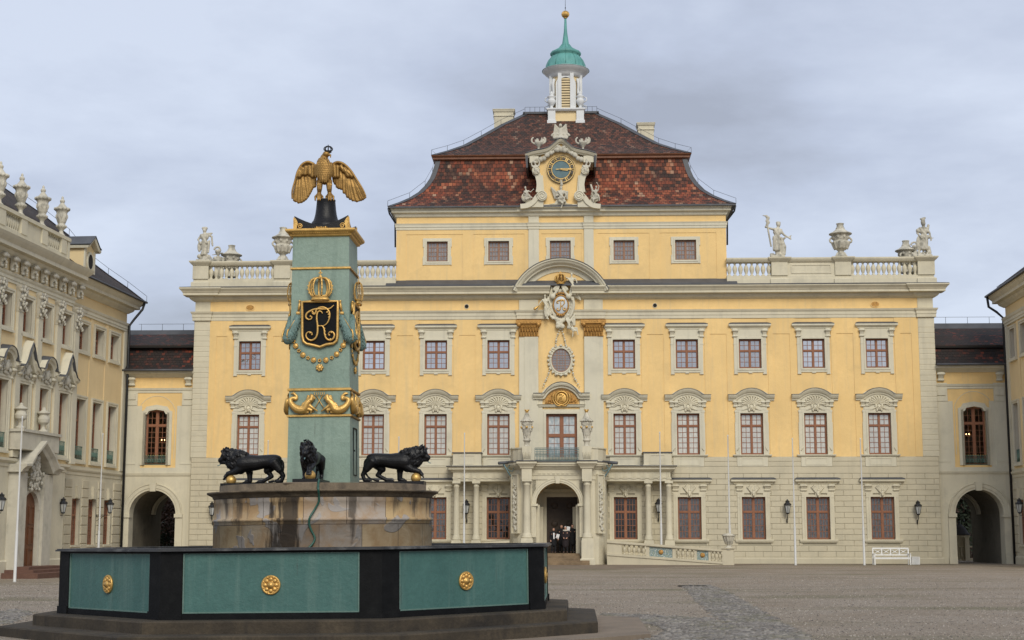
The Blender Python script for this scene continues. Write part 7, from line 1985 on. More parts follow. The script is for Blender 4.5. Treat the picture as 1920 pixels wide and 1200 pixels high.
spots = [(1477, 962, MF, -.42, "black wall lantern between the two right hand ground floor windows"), (1722, 964, MF, -.42, "black wall lantern between the white bench and the right arch"), (1235, 960, MF, -.42, "black wall lantern between the columns right of the entrance"), (874.5, 962, MF, -.42, "black wall lantern between the columns left of the entrance"), (397, 966, MF, -.42, "black wall lantern at the left end of the palace beside the fountain drum")]
for i, (px, py, F_, y, lb) in enumerate(spots):
    T = L0 if i == 0 else dup(L0); b = F_.p(px, py, y); T.matrix_world = F_.M @ Matrix.Translation((b[0], y, b[1])); tag(T, lb, "lamp", "black wall lanterns")
L1_ = lantern_obj(.85)
for i, (px, py, F_, y, lb) in enumerate([(118, 961, LW, -.90, "bracket lantern on the left wing near its carved portal"), (206, 961, LW, -.90, "bracket lantern on the left wing next to the downpipe"), (2, 956, LW, RYf - .9, "bracket lantern cut by the left edge of the photo"), (1912, 961, RW, -.90, "bracket lantern on the right wing at the right edge of the photo")]):
    T = L1_ if i == 0 else dup(L1_); b = F_.p(px, py, y); T.matrix_world = F_.M @ Matrix.Translation((b[0], y, b[1])); tag(T, lb, "lamp", "bracket lanterns on the side wings")

# ================================================================ FLAGPOLES
fp0 = None
FPL = [(28, 42, 1080, 780, 70, "leftmost white flagpole in front of the left wing portal"), (188, 193, 0, 812, 89.5, "white flagpole in front of the left wing near the corner"), (502, 503, 0, 825, 94, "white flagpole mostly hidden behind the left lion"), (748, 748, 0, 818, 92, "white flagpole rising behind the right lion"), (870, 871, 0, 811, 95.0, "white flagpole left of the entrance columns"),
       (1243, 1237, 0, 809, 94.8, "white flagpole just right of the entrance columns"), (1368, 1364.5, 0, 815, 94.3, "white flagpole behind the urn of the ramp"), (1495, 1485.5, 1055, 821, 92, "white flagpole second from the right"), (1622, 1613, 1058, 821, 92, "rightmost white flagpole, left of the bench")]
for i, (xb, xt, yb, yt, d, lb) in enumerate(FPL):
    dr_ = ray(xt, yt); t = (d - 0) / dr_.y; top = CAM + dr_ * t
    g = gz(top.x, d); h = top.z - g
    if fp0 is None:
        mb = MB(); mb.lathe([(.085, 0), (.085, .06), (.075, .08), (.075, 2.4), (.055, 2.5), (.045, 5), (.032, 7.95), (.045, 8.0), (.04, 8.06), (.0, 8.08)], (0, 0, 0), 12); fp0 = mb.build("flagpole", M['white']); o = fp0
    else: o = fp0.copy(); col.objects.link(o)
    o.matrix_world = Matrix.Translation((top.x, d, g)) @ Matrix.Diagonal((.95, .95, h / 8.08, 1)); tag(o, lb, "flagpole", "white flagpoles in front of the palace")

# ================================================================ BENCH, BIN
bw = thing("garden_bench", "white wooden bench with crossed slat back against the palace wall", "bench", MF, (MF.x(1672, 1050, -2.9), -2.9, 0))
mb = MB(); W2 = 1.12
for k in range(4): mb.box(-W2 + .05, W2 - .05, -.28 + k * .13, -.18 + k * .13, .44, .47)
mb.box(-W2 + .04, W2 - .04, -.27, -.23, .36, .44); mb.build("seat", M['bench'], bw)
mb = MB(); mb.box(-W2, W2, .27, .32, .98, 1.06); mb.box(-W2, W2, .27, .32, .58, .64)
for k in range(5): x = lerp(-W2 + .03, W2 - .03, k / 4); mb.box(x - .03, x + .03, .27, .32, .64, .98)
for k in range(4):
    a, b = lerp(-W2 + .06, W2 - .06, k / 4) + .02, lerp(-W2 + .06, W2 - .06, (k + 1) / 4) - .02
    mb.tube([(a, .295, .66), (b, .295, .96)], .018, 4); mb.tube([(a, .30, .96), (b, .30, .66)], .018, 4); mb.box(lerp(a, b, .35), lerp(a, b, .65), .28, .31, .79, .83)
mb.build("backrest", M['bench'], bw)
leg = None
for sx_ in (-1, 1):
    for (y0, y1, zt_l) in ((-.30, -.23, .66), (.26, .33, 1.0)):
        mb = MB(); mb.box(-.035, .035, y0, y1, 0, zt_l); mb.build("leg", M['bench'], bw, (sx_ * (W2 - .02), 0, 0))
    mb = MB(); mb.box(-.04, .04, -.32, .27, .66, .70); mb.build("armrest", M['bench'], bw, (sx_ * (W2 - .02), 0, 0))
bn = thing("litter_bin", "small pale slatted litter bin beside the white bench", "bin", MF, (MF.x(1716, 1055, -2.8), -2.8, 0))
mb = MB(); mb.box(-.20, .20, -.18, .18, .04, .42); mb.build("liner", M['lead'], bn)
mb = MB()
for k in range(7):
    x = lerp(-.22, .22, k / 6); mb.box(x - .025, x + .025, -.22, -.19, .02, .47); mb.box(x - .025, x + .025, .19, .22, .02, .47)
for k in range(5):
    y = lerp(-.17, .17, k / 4); mb.box(-.245, -.215, y - .025, y + .025, .02, .47); mb.box(.215, .245, y - .025, y + .025, .02, .47)
mb.build("slats", M['bench'], bn); mb = MB(); mb.box(-.26, .26, -.24, .24, .47, .50); mb.build("lid", M['bench'], bn)

# ================================================================ PEOPLE IN THE PORCH
def person(px, y, hgt, yaw, coat, hair, label, pose, fur=False, white=False, trousers='coat', long=.52):
    b = MF.p(px, 1037, y); T = bpy.data.objects.new("person", None); col.objects.link(T)
    T.matrix_world = MF.M @ Matrix.Translation((b[0], y, FLO)) @ Matrix.Rotation(yaw, 4, 'Z'); tag(T, label, "person", "people standing in the entrance")
    k = hgt / 1.75; J = dict(head=(0, -.02, 1.62), neck=(0, 0, 1.46), lsh=(-.17, 0, 1.40), rsh=(.17, 0, 1.40), pel=(0, 0, .95), lel=(-.24, .02, 1.12), lha=(-.22, -.10, .90), rel=(.24, .02, 1.12), rha=(.22, -.10, .90), lkn=(-.10, -.02, .50), lfo=(-.11, 0, .09), rkn=(.10, -.02, .50), rfo=(.12, 0, .09)); J.update(pose)
    J = {a: Vector(v_) * k for a, v_ in J.items()}
    mb = MB(); figure(mb, k, J, False, 1.0); body = blob(mb, "body", .016, M['skin'], T, smooth=1)
    # clothing: coat, trousers, shoes as separate skins slightly larger than the body
    c = MB(); ch = (J['lsh'] + J['rsh']) / 2
    c.cap(J['lsh'], .085 * k, J['rsh'], .085 * k); c.cap(ch, .145 * k, J['pel'], .165 * k); c.cap(J['pel'], .175 * k, Vector((0, 0, long)) * k, .19 * k)
    for s_ in (-1, 1): c.cap(Vector((s_ * .08 * k, 0, 1.2 * k)), .13 * k, Vector((s_ * .09 * k, 0, long * k)), .13 * k)
    for s_ in 'lr': c.cap(J[s_ + 'sh'], .075 * k, J[s_ + 'el'], .065 * k); c.cap(J[s_ + 'el'], .065 * k, lerp(J[s_ + 'el'], J[s_ + 'ha'], .85), .052 * k)
    blob(c, "coat", .022, M[coat], T, smooth=1)
    c = MB()
    for s_ in 'lr':
        sg = -1 if s_ == 'l' else 1; c.cap(Vector((sg * .08, 0, .92)) * k, .12 * k, J[s_ + 'kn'], .085 * k); c.cap(J[s_ + 'kn'], .085 * k, J[s_ + 'fo'] + Vector((0, 0, .02)), .068 * k)
        f = J[s_ + 'fo']; c.cap(Vector((f.x, .04 * k, .045 * k)), .05 * k, Vector((f.x + sg * .02 * k, -.17 * k, .04 * k)), .042 * k)
    blob(c, "trousers", .022, M[trousers], T, smooth=1)
    h = MB(); hd = J['head']; h.ell(hd + Vector((0, .025 * k, .035 * k)), (.095 * k, .105 * k, .105 * k)); h.build("hair", M[hair], T)
    if fur: f = MB(); f.tube([ch + Vector((.14 * k * cos(t), .10 * k * sin(t) - .01, .07 * k)) for t in [i * pi / 6 for i in range(12)]], .05 * k, 8, closed=True); f.build("fur_collar", M['fur'], T)
    if white: f = MB(); f.poly([(-.05 * k, 1.40 * k), (.05 * k, 1.40 * k), (.035 * k, .98 * k), (-.03 * k, .98 * k)], -.185 * k, -.15 * k); f.build("white_shirt", M['paper'], T)
    return T, k
Tp1, k1 = person(1038, -2.35, 1.60, .15, 'coat', 'brownhair', "person in open black coat and white shirt holding a white sheet, leftmost in the doorway", dict(rel=(.22, -.04, 1.12), rha=(.20, -.26, 1.10)), white=True, long=.62)
person(1053, -1.25, 1.80, 0, 'coat', 'brownhair', "dark haired person in black standing just behind the grey haired one", dict(), long=.60)
person(1060.5, -2.35, 1.70, -.1, 'coat2', 'greyhair', "grey haired person in long dark coat with cream fur collar in the doorway", dict(lha=(-.12, -.18, 1.0), rha=(.12, -.18, 1.0)), fur=True, long=.50)
Tp4, k4 = person(1073.5, -1.6, 1.82, .1, 'coat', 'brownhair', "tall person in dark suit, rightmost in the doorway, raising a paper at the shoulder", dict(lel=(-.26, -.08, 1.16), lha=(-.26, -.22, 1.36)), long=.62)
def paper(T, k, loc, rot, label):
    mb = MB(); mb.box(-.10, .10, -.002, .002, -.14, .14); o = mb.build("paper_sheet", M['paper']); o.matrix_world = T.matrix_world @ Matrix.Translation(Vector(loc) * k) @ Euler(rot).to_matrix().to_4x4(); tag(o, label, "paper")
bpy.context.view_layer.update()
paper(Tp1, k1, (.24, -.34, 1.17), (.2, .25, .2), "white sheet held by the leftmost person in the doorway"); paper(Tp4, k4, (-.28, -.32, 1.48), (.1, .2, -.2), "white sheet raised by the rightmost person in the doorway")

# ================================================================ PLANTING BEHIND THE ARCHES
def leafmat(name, c1, c2):
    m, nt, b = nm(name); v = wcoord(nt); n = noise(nt, v, 1.1, 4); n2 = noise(nt, v, 9, 2)
    cc = mixc(nt, ramp(nt, n, [(.35, 0.0), (.65, 1.0)]), c1, c2); cc = mixc(nt, ramp(nt, n2, [(.4, 0.0), (.6, .5)]), cc, mul(c1, .6)); nt.links.new(cc, b.inputs["Base Color"]); b.inputs["Roughness"].default_value = .8; return m
M['leafg'] = leafmat("dark_evergreen_foliage", (.022, .035, .018), (.05, .07, .035)); M['leafb'] = leafmat("russet_winter_foliage", (.055, .032, .022), (.12, .065, .04)); M['bark'] = mat("grey_bark", (.09, .07, .055), .3, 4, .9, .02, 15)
def tree(X_, Y_, h, r, zc, label, leaf, n=5200, size=.16, kind="tree", seed=1, name="tree"):
    rn = random.Random(seed); T = bpy.data.objects.new(name, None); col.objects.link(T); T.location = (X_, Y_, gz(X_, Y_)); tag(T, label, kind)
    mb = MB(); mb.tube([(0, 0, 0), (.1, 0, zc * .5), (0, .1, zc), (.1, 0, h * .9)], [.22, .18, .12, .03], 8); cl = []
    for k in range(22):
        a = rn.uniform(0, 2 * pi); z = rn.uniform(zc * .35, h * .85); rr_3 = r * rn.uniform(.45, .85) * (1 - abs(z - zc) / (h * 1.2)); e = Vector((rr_3 * cos(a), rr_3 * sin(a), z + rn.uniform(.2, .9)))
        mb.tube(spline([(0, 0, z * .75), e * .55 + Vector((0, 0, -.1)), e], 3), [.07, .06, .05, .04, .03, .02, .012][:7], 5); cl.append(e)
    mb.build("trunk", M['bark'], T); lb = MB()
    for k in range(n):
        c = cl[rn.randrange(len(cl))] + Vector((rn.gauss(0, r * .22), rn.gauss(0, r * .22), rn.gauss(0, r * .20))); 
        if c.z < .1: c.z = rn.uniform(.1, 1)
        a = Vector((rn.gauss(0, 1), rn.gauss(0, 1), rn.gauss(0, 1))).normalized(); b = a.orthogonal().normalized(); s = size * rn.uniform(.6, 1.3)
        lb.add([c - a * s, c + b * s * .5, c + a * s, c - b * s * .5], [(0, 1, 2, 3)])
    lb.build("crown", leaf, T); return T
def wpt(x, y): v_ = MF.w(x, y); return v_.x, v_.y
for (x, y, h, r, zc, lb, lf, n, sz, sd) in ((-28.2, 17, 7.5, 3.2, 4.2, "russet leafless tree seen through the left arch", 'leafb', 7000, .15, 1), (-25.2, 20, 8, 3.4, 4.4, "darker brown tree beyond the right half of the left arch", 'leafb', 7000, .15, 2), (-31.5, 22, 9, 3.6, 5, "evergreen tree behind the russet tree beyond the left arch", 'leafg', 6000, .2, 3),
                                            (25.9, 19, 9, 2.6, 5.4, "dark evergreen tree seen in the upper part of the right arch", 'leafg', 7000, .18, 4), (28.0, 22, 7, 3.0, 3.4, "russet tree seen in the middle of the right arch", 'leafb', 7000, .15, 5), (32.5, 24, 9, 3.6, 5, "evergreen tree beyond the right arch behind the russet tree", 'leafg', 6000, .2, 6)):
    X_, Y_ = wpt(x, y); tree(X_, Y_, h, r, zc, lb, M[lf], n, sz, seed=sd)
mb = MB(); rn = random.Random(9)
for sx_ in (-1, 1):
    for k in range(11000):
        x = sx_ * rn.uniform(21, 37); y = 26 + rn.uniform(-1.5, 1.5); z = rn.uniform(0, 7.5); v_ = MF.w(x, y, z); a = Vector((rn.gauss(0, 1), rn.gauss(0, 1), rn.gauss(0, 1))).normalized(); b = a.orthogonal().normalized(); s = .30 * rn.uniform(.6, 1.3)
        mb.add([v_ - a * s, v_ + b * s * .6, v_ + a * s, v_ - b * s * .6], [(0, 1, 2, 3)])
tag(mb.build("far_wood", M['leafb']), "brown winter wood closing the view behind the arches", "wood", kind="stuff")
# small domed garden pavilion and fence beyond the right arch
pv = thing("garden_pavilion", "small domed stone pavilion at the left side of the right arch", "pavilion", MF, (MF.x(1799, 1000, 12), 12, 0))
pv.scale = (.62, .62, .62)
mb = MB()
for sx_ in (-1, 1): mb.box(sx_ * .75 - .25, sx_ * .75 + .25, -.4, .4, 0, 2.7)
mb.box(-1.05, 1.05, -.5, .6, 2.7, 2.95); mb.box(-.5, .5, .2, .4, 0, 2.7); mb.build("wall", M['stone'], pv)
mb = MB(); mb.lathe([(1.25, 2.95), (1.2, 3.05), (.95, 3.3), (.7, 3.75), (.35, 4.1), (.12, 4.25), (.15, 4.45), (.02, 4.6)], (0, 0, 0), 16); mb.build("roof", M['tile_wing'], pv)
fn = thing("garden_fence", "low pale balustrade fence at the foot of the right arch", "fence", MF, (MF.x(1840, 1040, 12), 12, 0))
mb = MB(); mb.box(-1.6, 1.8, -.08, .08, .95, 1.05); mb.box(-1.6, 1.8, -.08, .08, 0, .15); mb.build("rail", M['stone'], fn)
p0 = None
for k in range(7):
    x = -1.4 + k * .5
    if p0 is None: q = MB(); q.lathe([(.05, .15), (.10, .4), (.05, .65), (.07, .95)], (0, 0, 0), 8); p0 = q.build("post", M['stone'], fn, (x, 0, 0))
    else: dup(p0, fn, (x, 0, 0))
# ================================================================ FOUNTAIN
# drum masonry: blocks of different stone, lime patches, black run-off
def drum_mat():
    m, nt, b = nm("fountain_sandstone_blocks")
    uv = coord(nt, (1, 1, 1), "UV")
    br = nt.nodes.new("ShaderNodeTexBrick"); nt.links.new(uv, br.inputs["Vector"])
    for k, v_ in (("Scale", 1.0), ("Brick Width", .82), ("Row Height", .52), ("Mortar Size", .006), ("Mortar Smooth", .2)): br.inputs[k].default_value = v_
    br.offset = .37; br.inputs["Color1"].default_value = (0, 0, 0, 1); br.inputs["Color2"].default_value = (1, 1, 1, 1); br.inputs["Mortar"].default_value = (0, 0, 0, 1)
    tone = ramp(nt, br.outputs["Color"], [(0, (.24, .20, .17)), (.3, (.46, .33, .17)), (.6, (.52, .41, .26)), (.85, (.33, .29, .26)), (1, (.54, .41, .24))])
    w_ = wcoord(nt); n = noise(nt, w_, 2.2, 6, .65, .5)
    c = mixc(nt, ramp(nt, n, [(.42, 0.0), (.60, .6)]), tone, (.32, .19, .08))
    pn = noise(nt, w_, 1.55, 2, .5, .9); patch = ramp(nt, pn, [(.585, 0.0), (.60, 1.0)])
    gr = noise(nt, w_, 7, 4); c = mixc(nt, math2(nt, 'MULTIPLY', patch, .85), c, mixc(nt, gr, (.27, .25, .235), (.38, .36, .34)))
    st = noise(nt, wcoord(nt, (1, 1, .14)), 3.4, 5, .65); su = nt.nodes.new("ShaderNodeSeparateXYZ"); nt.links.new(uv, su.inputs[0])
    hz_ = ramp(nt, math2(nt, 'DIVIDE', math2(nt, 'SUBTRACT', su.outputs[1], 1.5), 1.3), [(.0, 0.0), (1.0, .22)])
    c = mixc(nt, ramp(nt, math2(nt, 'ADD', st, hz_), [(.66, 0.0), (.78, .8)]), c, (.05, .040, .030))
    # long run-off below the front spout
    du = math2(nt, 'ABSOLUTE', math2(nt, 'SUBTRACT', su.outputs[0], 10.06), 0); run = math2(nt, 'SUBTRACT', math2(nt, 'ADD', st, .30), math2(nt, 'MULTIPLY', du, .55))
    c = mixc(nt, ramp(nt, run, [(.60, 0.0), (.70, .9)]), c, (.028, .020, .014))
    c = mixc(nt, math2(nt, 'MULTIPLY', br.outputs["Fac"], .7), c, (.06, .045, .03))
    nt.links.new(c, b.inputs["Base Color"]); b.inputs["Roughness"].default_value = .8
    bumpn(nt, b, math2(nt, 'ADD', math2(nt, 'ADD', n, math2(nt, 'MULTIPLY', patch, .25)), math2(nt, 'MULTIPLY', br.outputs["Fac"], -.5)), .02); return m
M['drum'] = drum_mat()
M['drumdark'] = mat("blackened_sandstone_cornice", (.15, .115, .075), .35, 2.2, .8, .012, 20, dirt=(.030, .025, .02), dirt_amt=.85, streak=(.05, .04, .03), streak_amt=.55)
def teal(name, c, c2, dk):
    m, nt, b = nm(name); w_ = wcoord(nt); n = noise(nt, w_, 1.1, 6, .65, .3); n2 = noise(nt, w_, 14, 4, .7); n3 = noise(nt, wcoord(nt, (1, 1, .06)), 4.5, 4, .6); n4 = noise(nt, w_, 60, 2, .5)
    cc = mixc(nt, ramp(nt, n, [(.3, 0.0), (.7, 1.0)]), c, c2); cc = mixc(nt, ramp(nt, n2, [(.4, 0.0), (.75, .4)]), cc, mul(c, .65)); cc = mixc(nt, ramp(nt, n3, [(.52, 0.0), (.72, .55)]), cc, dk)
    n5 = noise(nt, wcoord(nt, (1, 1, .10)), 8.5, 5, .7); cc = mixc(nt, ramp(nt, n5, [(.62, 0.0), (.72, .5)]), cc, (.05, .045, .035))
    cc = mixc(nt, ramp(nt, n4, [(.70, 0.0), (.76, .5)]), cc, mul(c2, 1.8)); nt.links.new(cc, b.inputs["Base Color"]); b.inputs["Roughness"].default_value = .55; bumpn(nt, b, math2(nt, 'ADD', n2, math2(nt, 'MULTIPLY', n, 2)), .008); return m
M['teal'] = teal("teal_painted_iron_panel", (.038, .110, .098), (.058, .148, .130), (.11, .19, .165))
M['celadon'] = teal("pale_celadon_painted_iron", (.185, .265, .215), (.25, .335, .27), (.115, .17, .14))
M['bead'] = teal('pale_worn_bead', (.09, .165, .14), (.13, .205, .175), (.12, .19, .165))
M['basinblack'] = mat("black_painted_cast_iron", (.0075, .008, .0085), .3, 5, .58, .004, 30, spec=.10, dirt=(.016, .016, .016), dirt_amt=.5)
M['rimmetal'] = mat("worn_black_rim", (.035, .036, .038), .4, 3, .45, .004, 30, spec=.5, dirt=(.16, .16, .155), dirt_amt=.8)

FT = thing("fountain", "octagonal fountain basin of teal panels and black piers around a weathered stone drum", "fountain", FR)
def octo(R_): return [(R_ * cos(radians(-112.5 + 45 * k)), R_ * sin(radians(-112.5 + 45 * k))) for k in range(8)]
BZ, RZ = .45, 1.65
def octring(mb, R0, R1, z0, z1, mi=0):
    a, b = octo(R0), octo(R1)
    for k in range(8):
        k2 = (k + 1) % 8
        V = [(*a[k], z0), (*a[k2], z0), (*b[k2], z0), (*b[k], z0), (*a[k], z1), (*a[k2], z1), (*b[k2], z1), (*b[k], z1)]
        mb.add(V, [(3, 2, 6, 7), (0, 4, 5, 1), (4, 7, 6, 5), (0, 1, 2, 3)], mi)
# steps
mb = MB()
for R_, z0, z1 in ((7.15, -.3, .03), (6.12, .0, .24), (5.50, .2, BZ)):
    P_ = octo(R_); b_ = .025; Pi_ = octo(R_ - b_)
    if R_ > 7:
        sb = MB(); sb.polyz(P_, z0, z1); sb.build('base_slab', M['slab'], FT); continue
    n = 8; V = [(*p, z0) for p in P_] + [(*p, z1 - b_) for p in P_] + [(*p, z1) for p in Pi_]
    F_ = [(i, (i + 1) % n, n + (i + 1) % n, n + i) for i in range(n)] + [(n + i, n + (i + 1) % n, 2 * n + (i + 1) % n, 2 * n + i) for i in range(n)] + [tuple(range(2 * n, 3 * n))]
    mb.add(V, F_)
mb.build("steps", M['step'], FT)
# basin walls: one panel per side, black piers at the corners, rim, plinth
def side_M(k):
    a = radians(-112.5 + 45 * k + 22.5); ap = 5.0 * cos(radians(22.5)); return Matrix.Rotation(a + pi / 2, 4, 'Z') @ Matrix.Translation((0, -ap, 0))
s_half = 5.0 * sin(radians(22.5)); pw_ = .37
pan = None
for k in range(8):
    if pan is None:
        mb = MB(); mb.box(-s_half + pw_, s_half - pw_, 0, .12, BZ + .10, RZ - .05); 
        pan = mb.build("basin_panel", M['teal'], FT, M=side_M(k))
        mb = MB(); mb.ring(-s_half + pw_ + .03, s_half - pw_ - .03, BZ + .13, RZ - .08, .022, -.022, 0); mb.build("panel_bead", M['bead'], pan)
        zc = (BZ + RZ) / 2 - .02; mb = MB(); 
        mb.lathe([(.165, 0), (.17, .02), (.155, .045), (.14, .03), (.06, .035), (.055, .06), (.0, .07)], (0, 0, 0), 28)
        for i in range(8):
            a = 2 * pi * i / 8; mb.ell((.098 * cos(a), .098 * sin(a), .032), (.040, .040, .022), u=8, v=6); mb.ell((.135 * cos(a + .39), .135 * sin(a + .39), .03), (.018, .018, .016), u=6, v=4)
        mb.build("rosette", M['gold'], pan, (0, 0, zc), (radians(90), 0, 0))
    else: dup(pan, FT, M=side_M(k))
pier = None
for k in range(8):
    a = radians(-112.5 + 45 * k)
    Mk = Matrix.Rotation(a + pi / 2, 4, 'Z')
    if pier is None:
        mb = MB(); c = (0, -5.0); d1 = (cos(radians(22.5)), sin(radians(22.5))); pts = [(-pw_ * d1[0] , -5.0 + pw_ * d1[1]), (0, -5.0), (pw_ * d1[0], -5.0 + pw_ * d1[1])]
        o_ = .035; po = [(pts[0][0] - o_ * d1[1], pts[0][1] - o_ * d1[0]), (0, -5.0 - o_ / cos(radians(22.5))), (pts[2][0] + o_ * d1[1], pts[2][1] - o_ * d1[0])]
        inn = [(pts[2][0] - .1, -4.75), (0, -4.80), (pts[0][0] + .1, -4.75)]
        mb.polyz(po + inn, BZ, RZ - .05)
        o_ = .06; po = [(pts[0][0] - o_ * d1[1], pts[0][1] - o_ * d1[0]), (0, -5.0 - o_ / cos(radians(22.5))), (pts[2][0] + o_ * d1[1], pts[2][1] - o_ * d1[0])]; mb.polyz(po + inn, BZ + .001, BZ + .14)
        pier = mb.build("corner_pier", M['basinblack'], FT, M=Mk)
    else: dup(pier, FT, M=Mk)
mb = MB(); octring(mb, 4.86, 5.04, BZ, BZ + .10); octring(mb, 4.9, 5.035, RZ - .07, RZ - .03); mb.build("plinth_rail", M['basinblack'], FT)
mb = MB(); octring(mb, 4.72, 5.13, RZ - .03, RZ); octring(mb, 4.76, 5.10, RZ + .001, RZ + .018); mb.build("basin_rim", M['rimmetal'], FT)
mb = MB(); octring(mb, 4.72, 4.86, BZ, RZ - .03); mb.build("basin_lining", M['drumdark'], FT)
mw, nt_, b_ = nm("dark_basin_water"); b_.inputs["Base Color"].default_value = (.02, .028, .025, 1); b_.inputs["Roughness"].default_value = .06; bumpn(nt_, b_, noise(nt_, wcoord(nt_), 5, 3), .01)
mb = MB(); mb.polyz(octo(4.80), BZ, BZ + .35); o = mb.build("water", mw); place(o, FR); tag(o, "shallow dark water inside the fountain basin", "water", kind="structure")
# drum
DR = 2.20
dz = lambda py, r=DR: FR.p(604, py, -r)[1]
z_c0, z_c1, z_top = dz(931), dz(917, 2.34), dz(904.5, 2.12)
z_b1, z_b0 = dz(971.5), dz(975.5); DC = .115
print("drum", z_c0, z_c1, z_top, z_b1)
mb = MB()
mb.lathe([(DR + .015, BZ), (DR + .015, z_b0 - .01), (DR + .04, z_b0), (DR + .04, z_b1), (DR, z_b1 + .02), (DR, z_c0 - .10), (DR + .012, z_c0 - .09), (DR + .012, z_c0)], (0, 0, 0), 96, uvr=DR, cap=False)
body = mb.build("drum_body", M['drum'], FT, (DC, 0, 0))
mb = MB(); mb.lathe([(DR, z_c0), (DR + .03, z_c0 + .01), (DR + .04, z_c0 + .05), (DR + .08, z_c0 + .07), (DR + .13, z_c1 - .04), (DR + .15, z_c1 - .03), (DR + .15, z_c1), (2.10, z_c1 + .005), (2.10, z_top), (0.01, z_top)], (0, 0, 0), 96, cap=False)
mb.build("drum_cornice", M['drumdark'], FT, (DC, 0, 0))

# ---------------------------------------------------------------- painted iron pillar
PI_ = thing("monument_pillar", "pale green iron pillar with gilt crowned monogram shield rising from the fountain drum", "monument", FR, (0, 0, 0))
y0 = -.65
fp_ = lambda px, py, y=y0: FR.p(px, py, y)
bx0, bx1 = fp_(537.5, 903)[0], fp_(656.5, 903)[0]; tx0, tx1 = fp_(549.5, 443, -.60)[0], fp_(654.5, 443, -.60)[0]
zb_, zt_ = z_top - .02, fp_(600, 442, -.60)[1]
hb_b, hb_t = (bx1 - bx0) / 2, (tx1 - tx0) / 2; cxb = (bx0 + bx1) / 2; cxt = (tx0 + tx1) / 2
print("pillar", bx0, bx1, tx0, tx1, zb_, zt_)
PC = cxb
def hw(z): return lerp(hb_b, hb_t, (z - zb_) / (zt_ - zb_))
mb = MB()
V = [(s1 * hb_b, s2 * hb_b, zb_) for s1, s2 in ((-1, -1), (1, -1), (1, 1), (-1, 1))] + [(s1 * hb_t, s2 * hb_t, zt_) for s1, s2 in ((-1, -1), (1, -1), (1, 1), (-1, 1))]
mb.add(V, [(0, 1, 5, 4), (1, 2, 6, 5), (2, 3, 7, 6), (3, 0, 4, 7), (4, 5, 6, 7)])
for a in range(4):   # corner angle irons and bolts
    pass
pb_ = mb.build("pillar_shaft", M['celadon'], PI_, (PC, 0, 0))
mb = MB()
# door on the right side
zd0, zd1 = FR.p(667, 892, 0)[1], FR.p(667, 803, 0)[1]
for s_ in ((-.22, .24),):
    x_ = hw((zd0 + zd1) / 2) + .012
    for (ya, yb, za, zc_) in ((s_[0], s_[1], zd0, zd0 + .02), (s_[0], s_[1], zd1 - .02, zd1), (s_[0], s_[0] + .02, zd0, zd1), (s_[1] - .02, s_[1], zd0, zd1)): mb.box(x_ - .03, x_ + .004, ya, yb, za, zc_)
    mb.box(x_ - .02, x_ + .02, -.20, -.13, (zd0 + zd1) / 2, (zd0 + zd1) / 2 + .03)
mb.build("side_door", M['basinblack'], pb_, (0, 0, 0))
def zrow(py): return fp_(600, py)[1]
def band(name, py0, py1, out_, m, prof=None):
    z0, z1 = zrow(py1), zrow(py0); h = hw((z0 + z1) / 2); mb = MB()
    mb.mould(-h, h, -h, h, z0, prof or [(.004, 0), (out_, (z1 - z0) * .25), (out_, (z1 - z0) * .8), (.004, z1 - z0)], 1, 1)
    # close the back symmetric
    V = [(-x, -y, z) for x, y, z in mb.v]; mb.add(V, list(mb.f)); return mb.build(name, m, PI_, (PC, 0, 0))
band("gilt_band", 499.5, 504.5, .035, M['gold']); band("gilt_band", 727, 733, .035, M['gold']); band("gilt_band", 776.5, 782, .035, M['gold'])
h = hb_t; z0 = zt_ - .02; mb = MB()
prof = [(.0, 0), (.05, .02), (.06, .05), (.13, .10), (.14, .12), (.14, .155), (.02, .16)]
V = []; F_ = []
for o, dz_ in prof:
    V += [(-h - o, -h - o, z0 + dz_), (h + o, -h - o, z0 + dz_), (h + o, h + o, z0 + dz_), (-h - o, h + o, z0 + dz_)]
for i in range(len(prof) - 1):
    for k in range(4): F_.append((i * 4 + k, i * 4 + (k + 1) % 4, (i + 1) * 4 + (k + 1) % 4, (i + 1) * 4 + k))
F_.append(tuple((len(prof) - 1) * 4 + k for k in range(4))); mb.add(V, F_)
for k in range(30):
    for s_ in range(4):
        R3 = Matrix.Rotation(s_ * pi / 2, 3, 'Z'); x = lerp(-h, h, (k + .5) / 30); c = R3 @ Vector((x, -h - .09, z0 + .07)); mb.ell(c, (.012, .012, .02), u=5, v=4)
mb.build("gilt_cornice", M['gold'], PI_, (PC, 0, 0))
# black crown block with horned corners
zk = z0 + .155; hk = hb_t - .02; hh_ = .30
mb = MB(); n = 10; V = []; F_ = []
for s_ in range(4):
    R3 = Matrix.Rotation(s_ * pi / 2, 3, 'Z')
    for i in range(n + 1):
        t = i / n; x = lerp(-hk, hk, t); zz_ = zk + .10 + (hh_ - .10) * abs(2 * t - 1) ** 1.6
        for p in ((x, -hk, zk), (x, -hk, zz_)): V.append(tuple(R3 @ Vector(p)))
    b0_ = s_ * (n + 1) * 2
    for i in range(n): F_.append((b0_ + 2 * i, b0_ + 2 * i + 2, b0_ + 2 * i + 3, b0_ + 2 * i + 1))
b = len(V)
for s_ in range(4):
    R3 = Matrix.Rotation(s_ * pi / 2, 3, 'Z')
    for i in range(n):
        t = i / n; zz_ = zk + .10 + (hh_ - .10) * abs(2 * t - 1) ** 1.6; V.append(tuple(R3 @ Vector((lerp(-hk * .55, hk * .55, t), -hk * .55, min(zz_, zk + .12)))))
mb.add(V, F_)
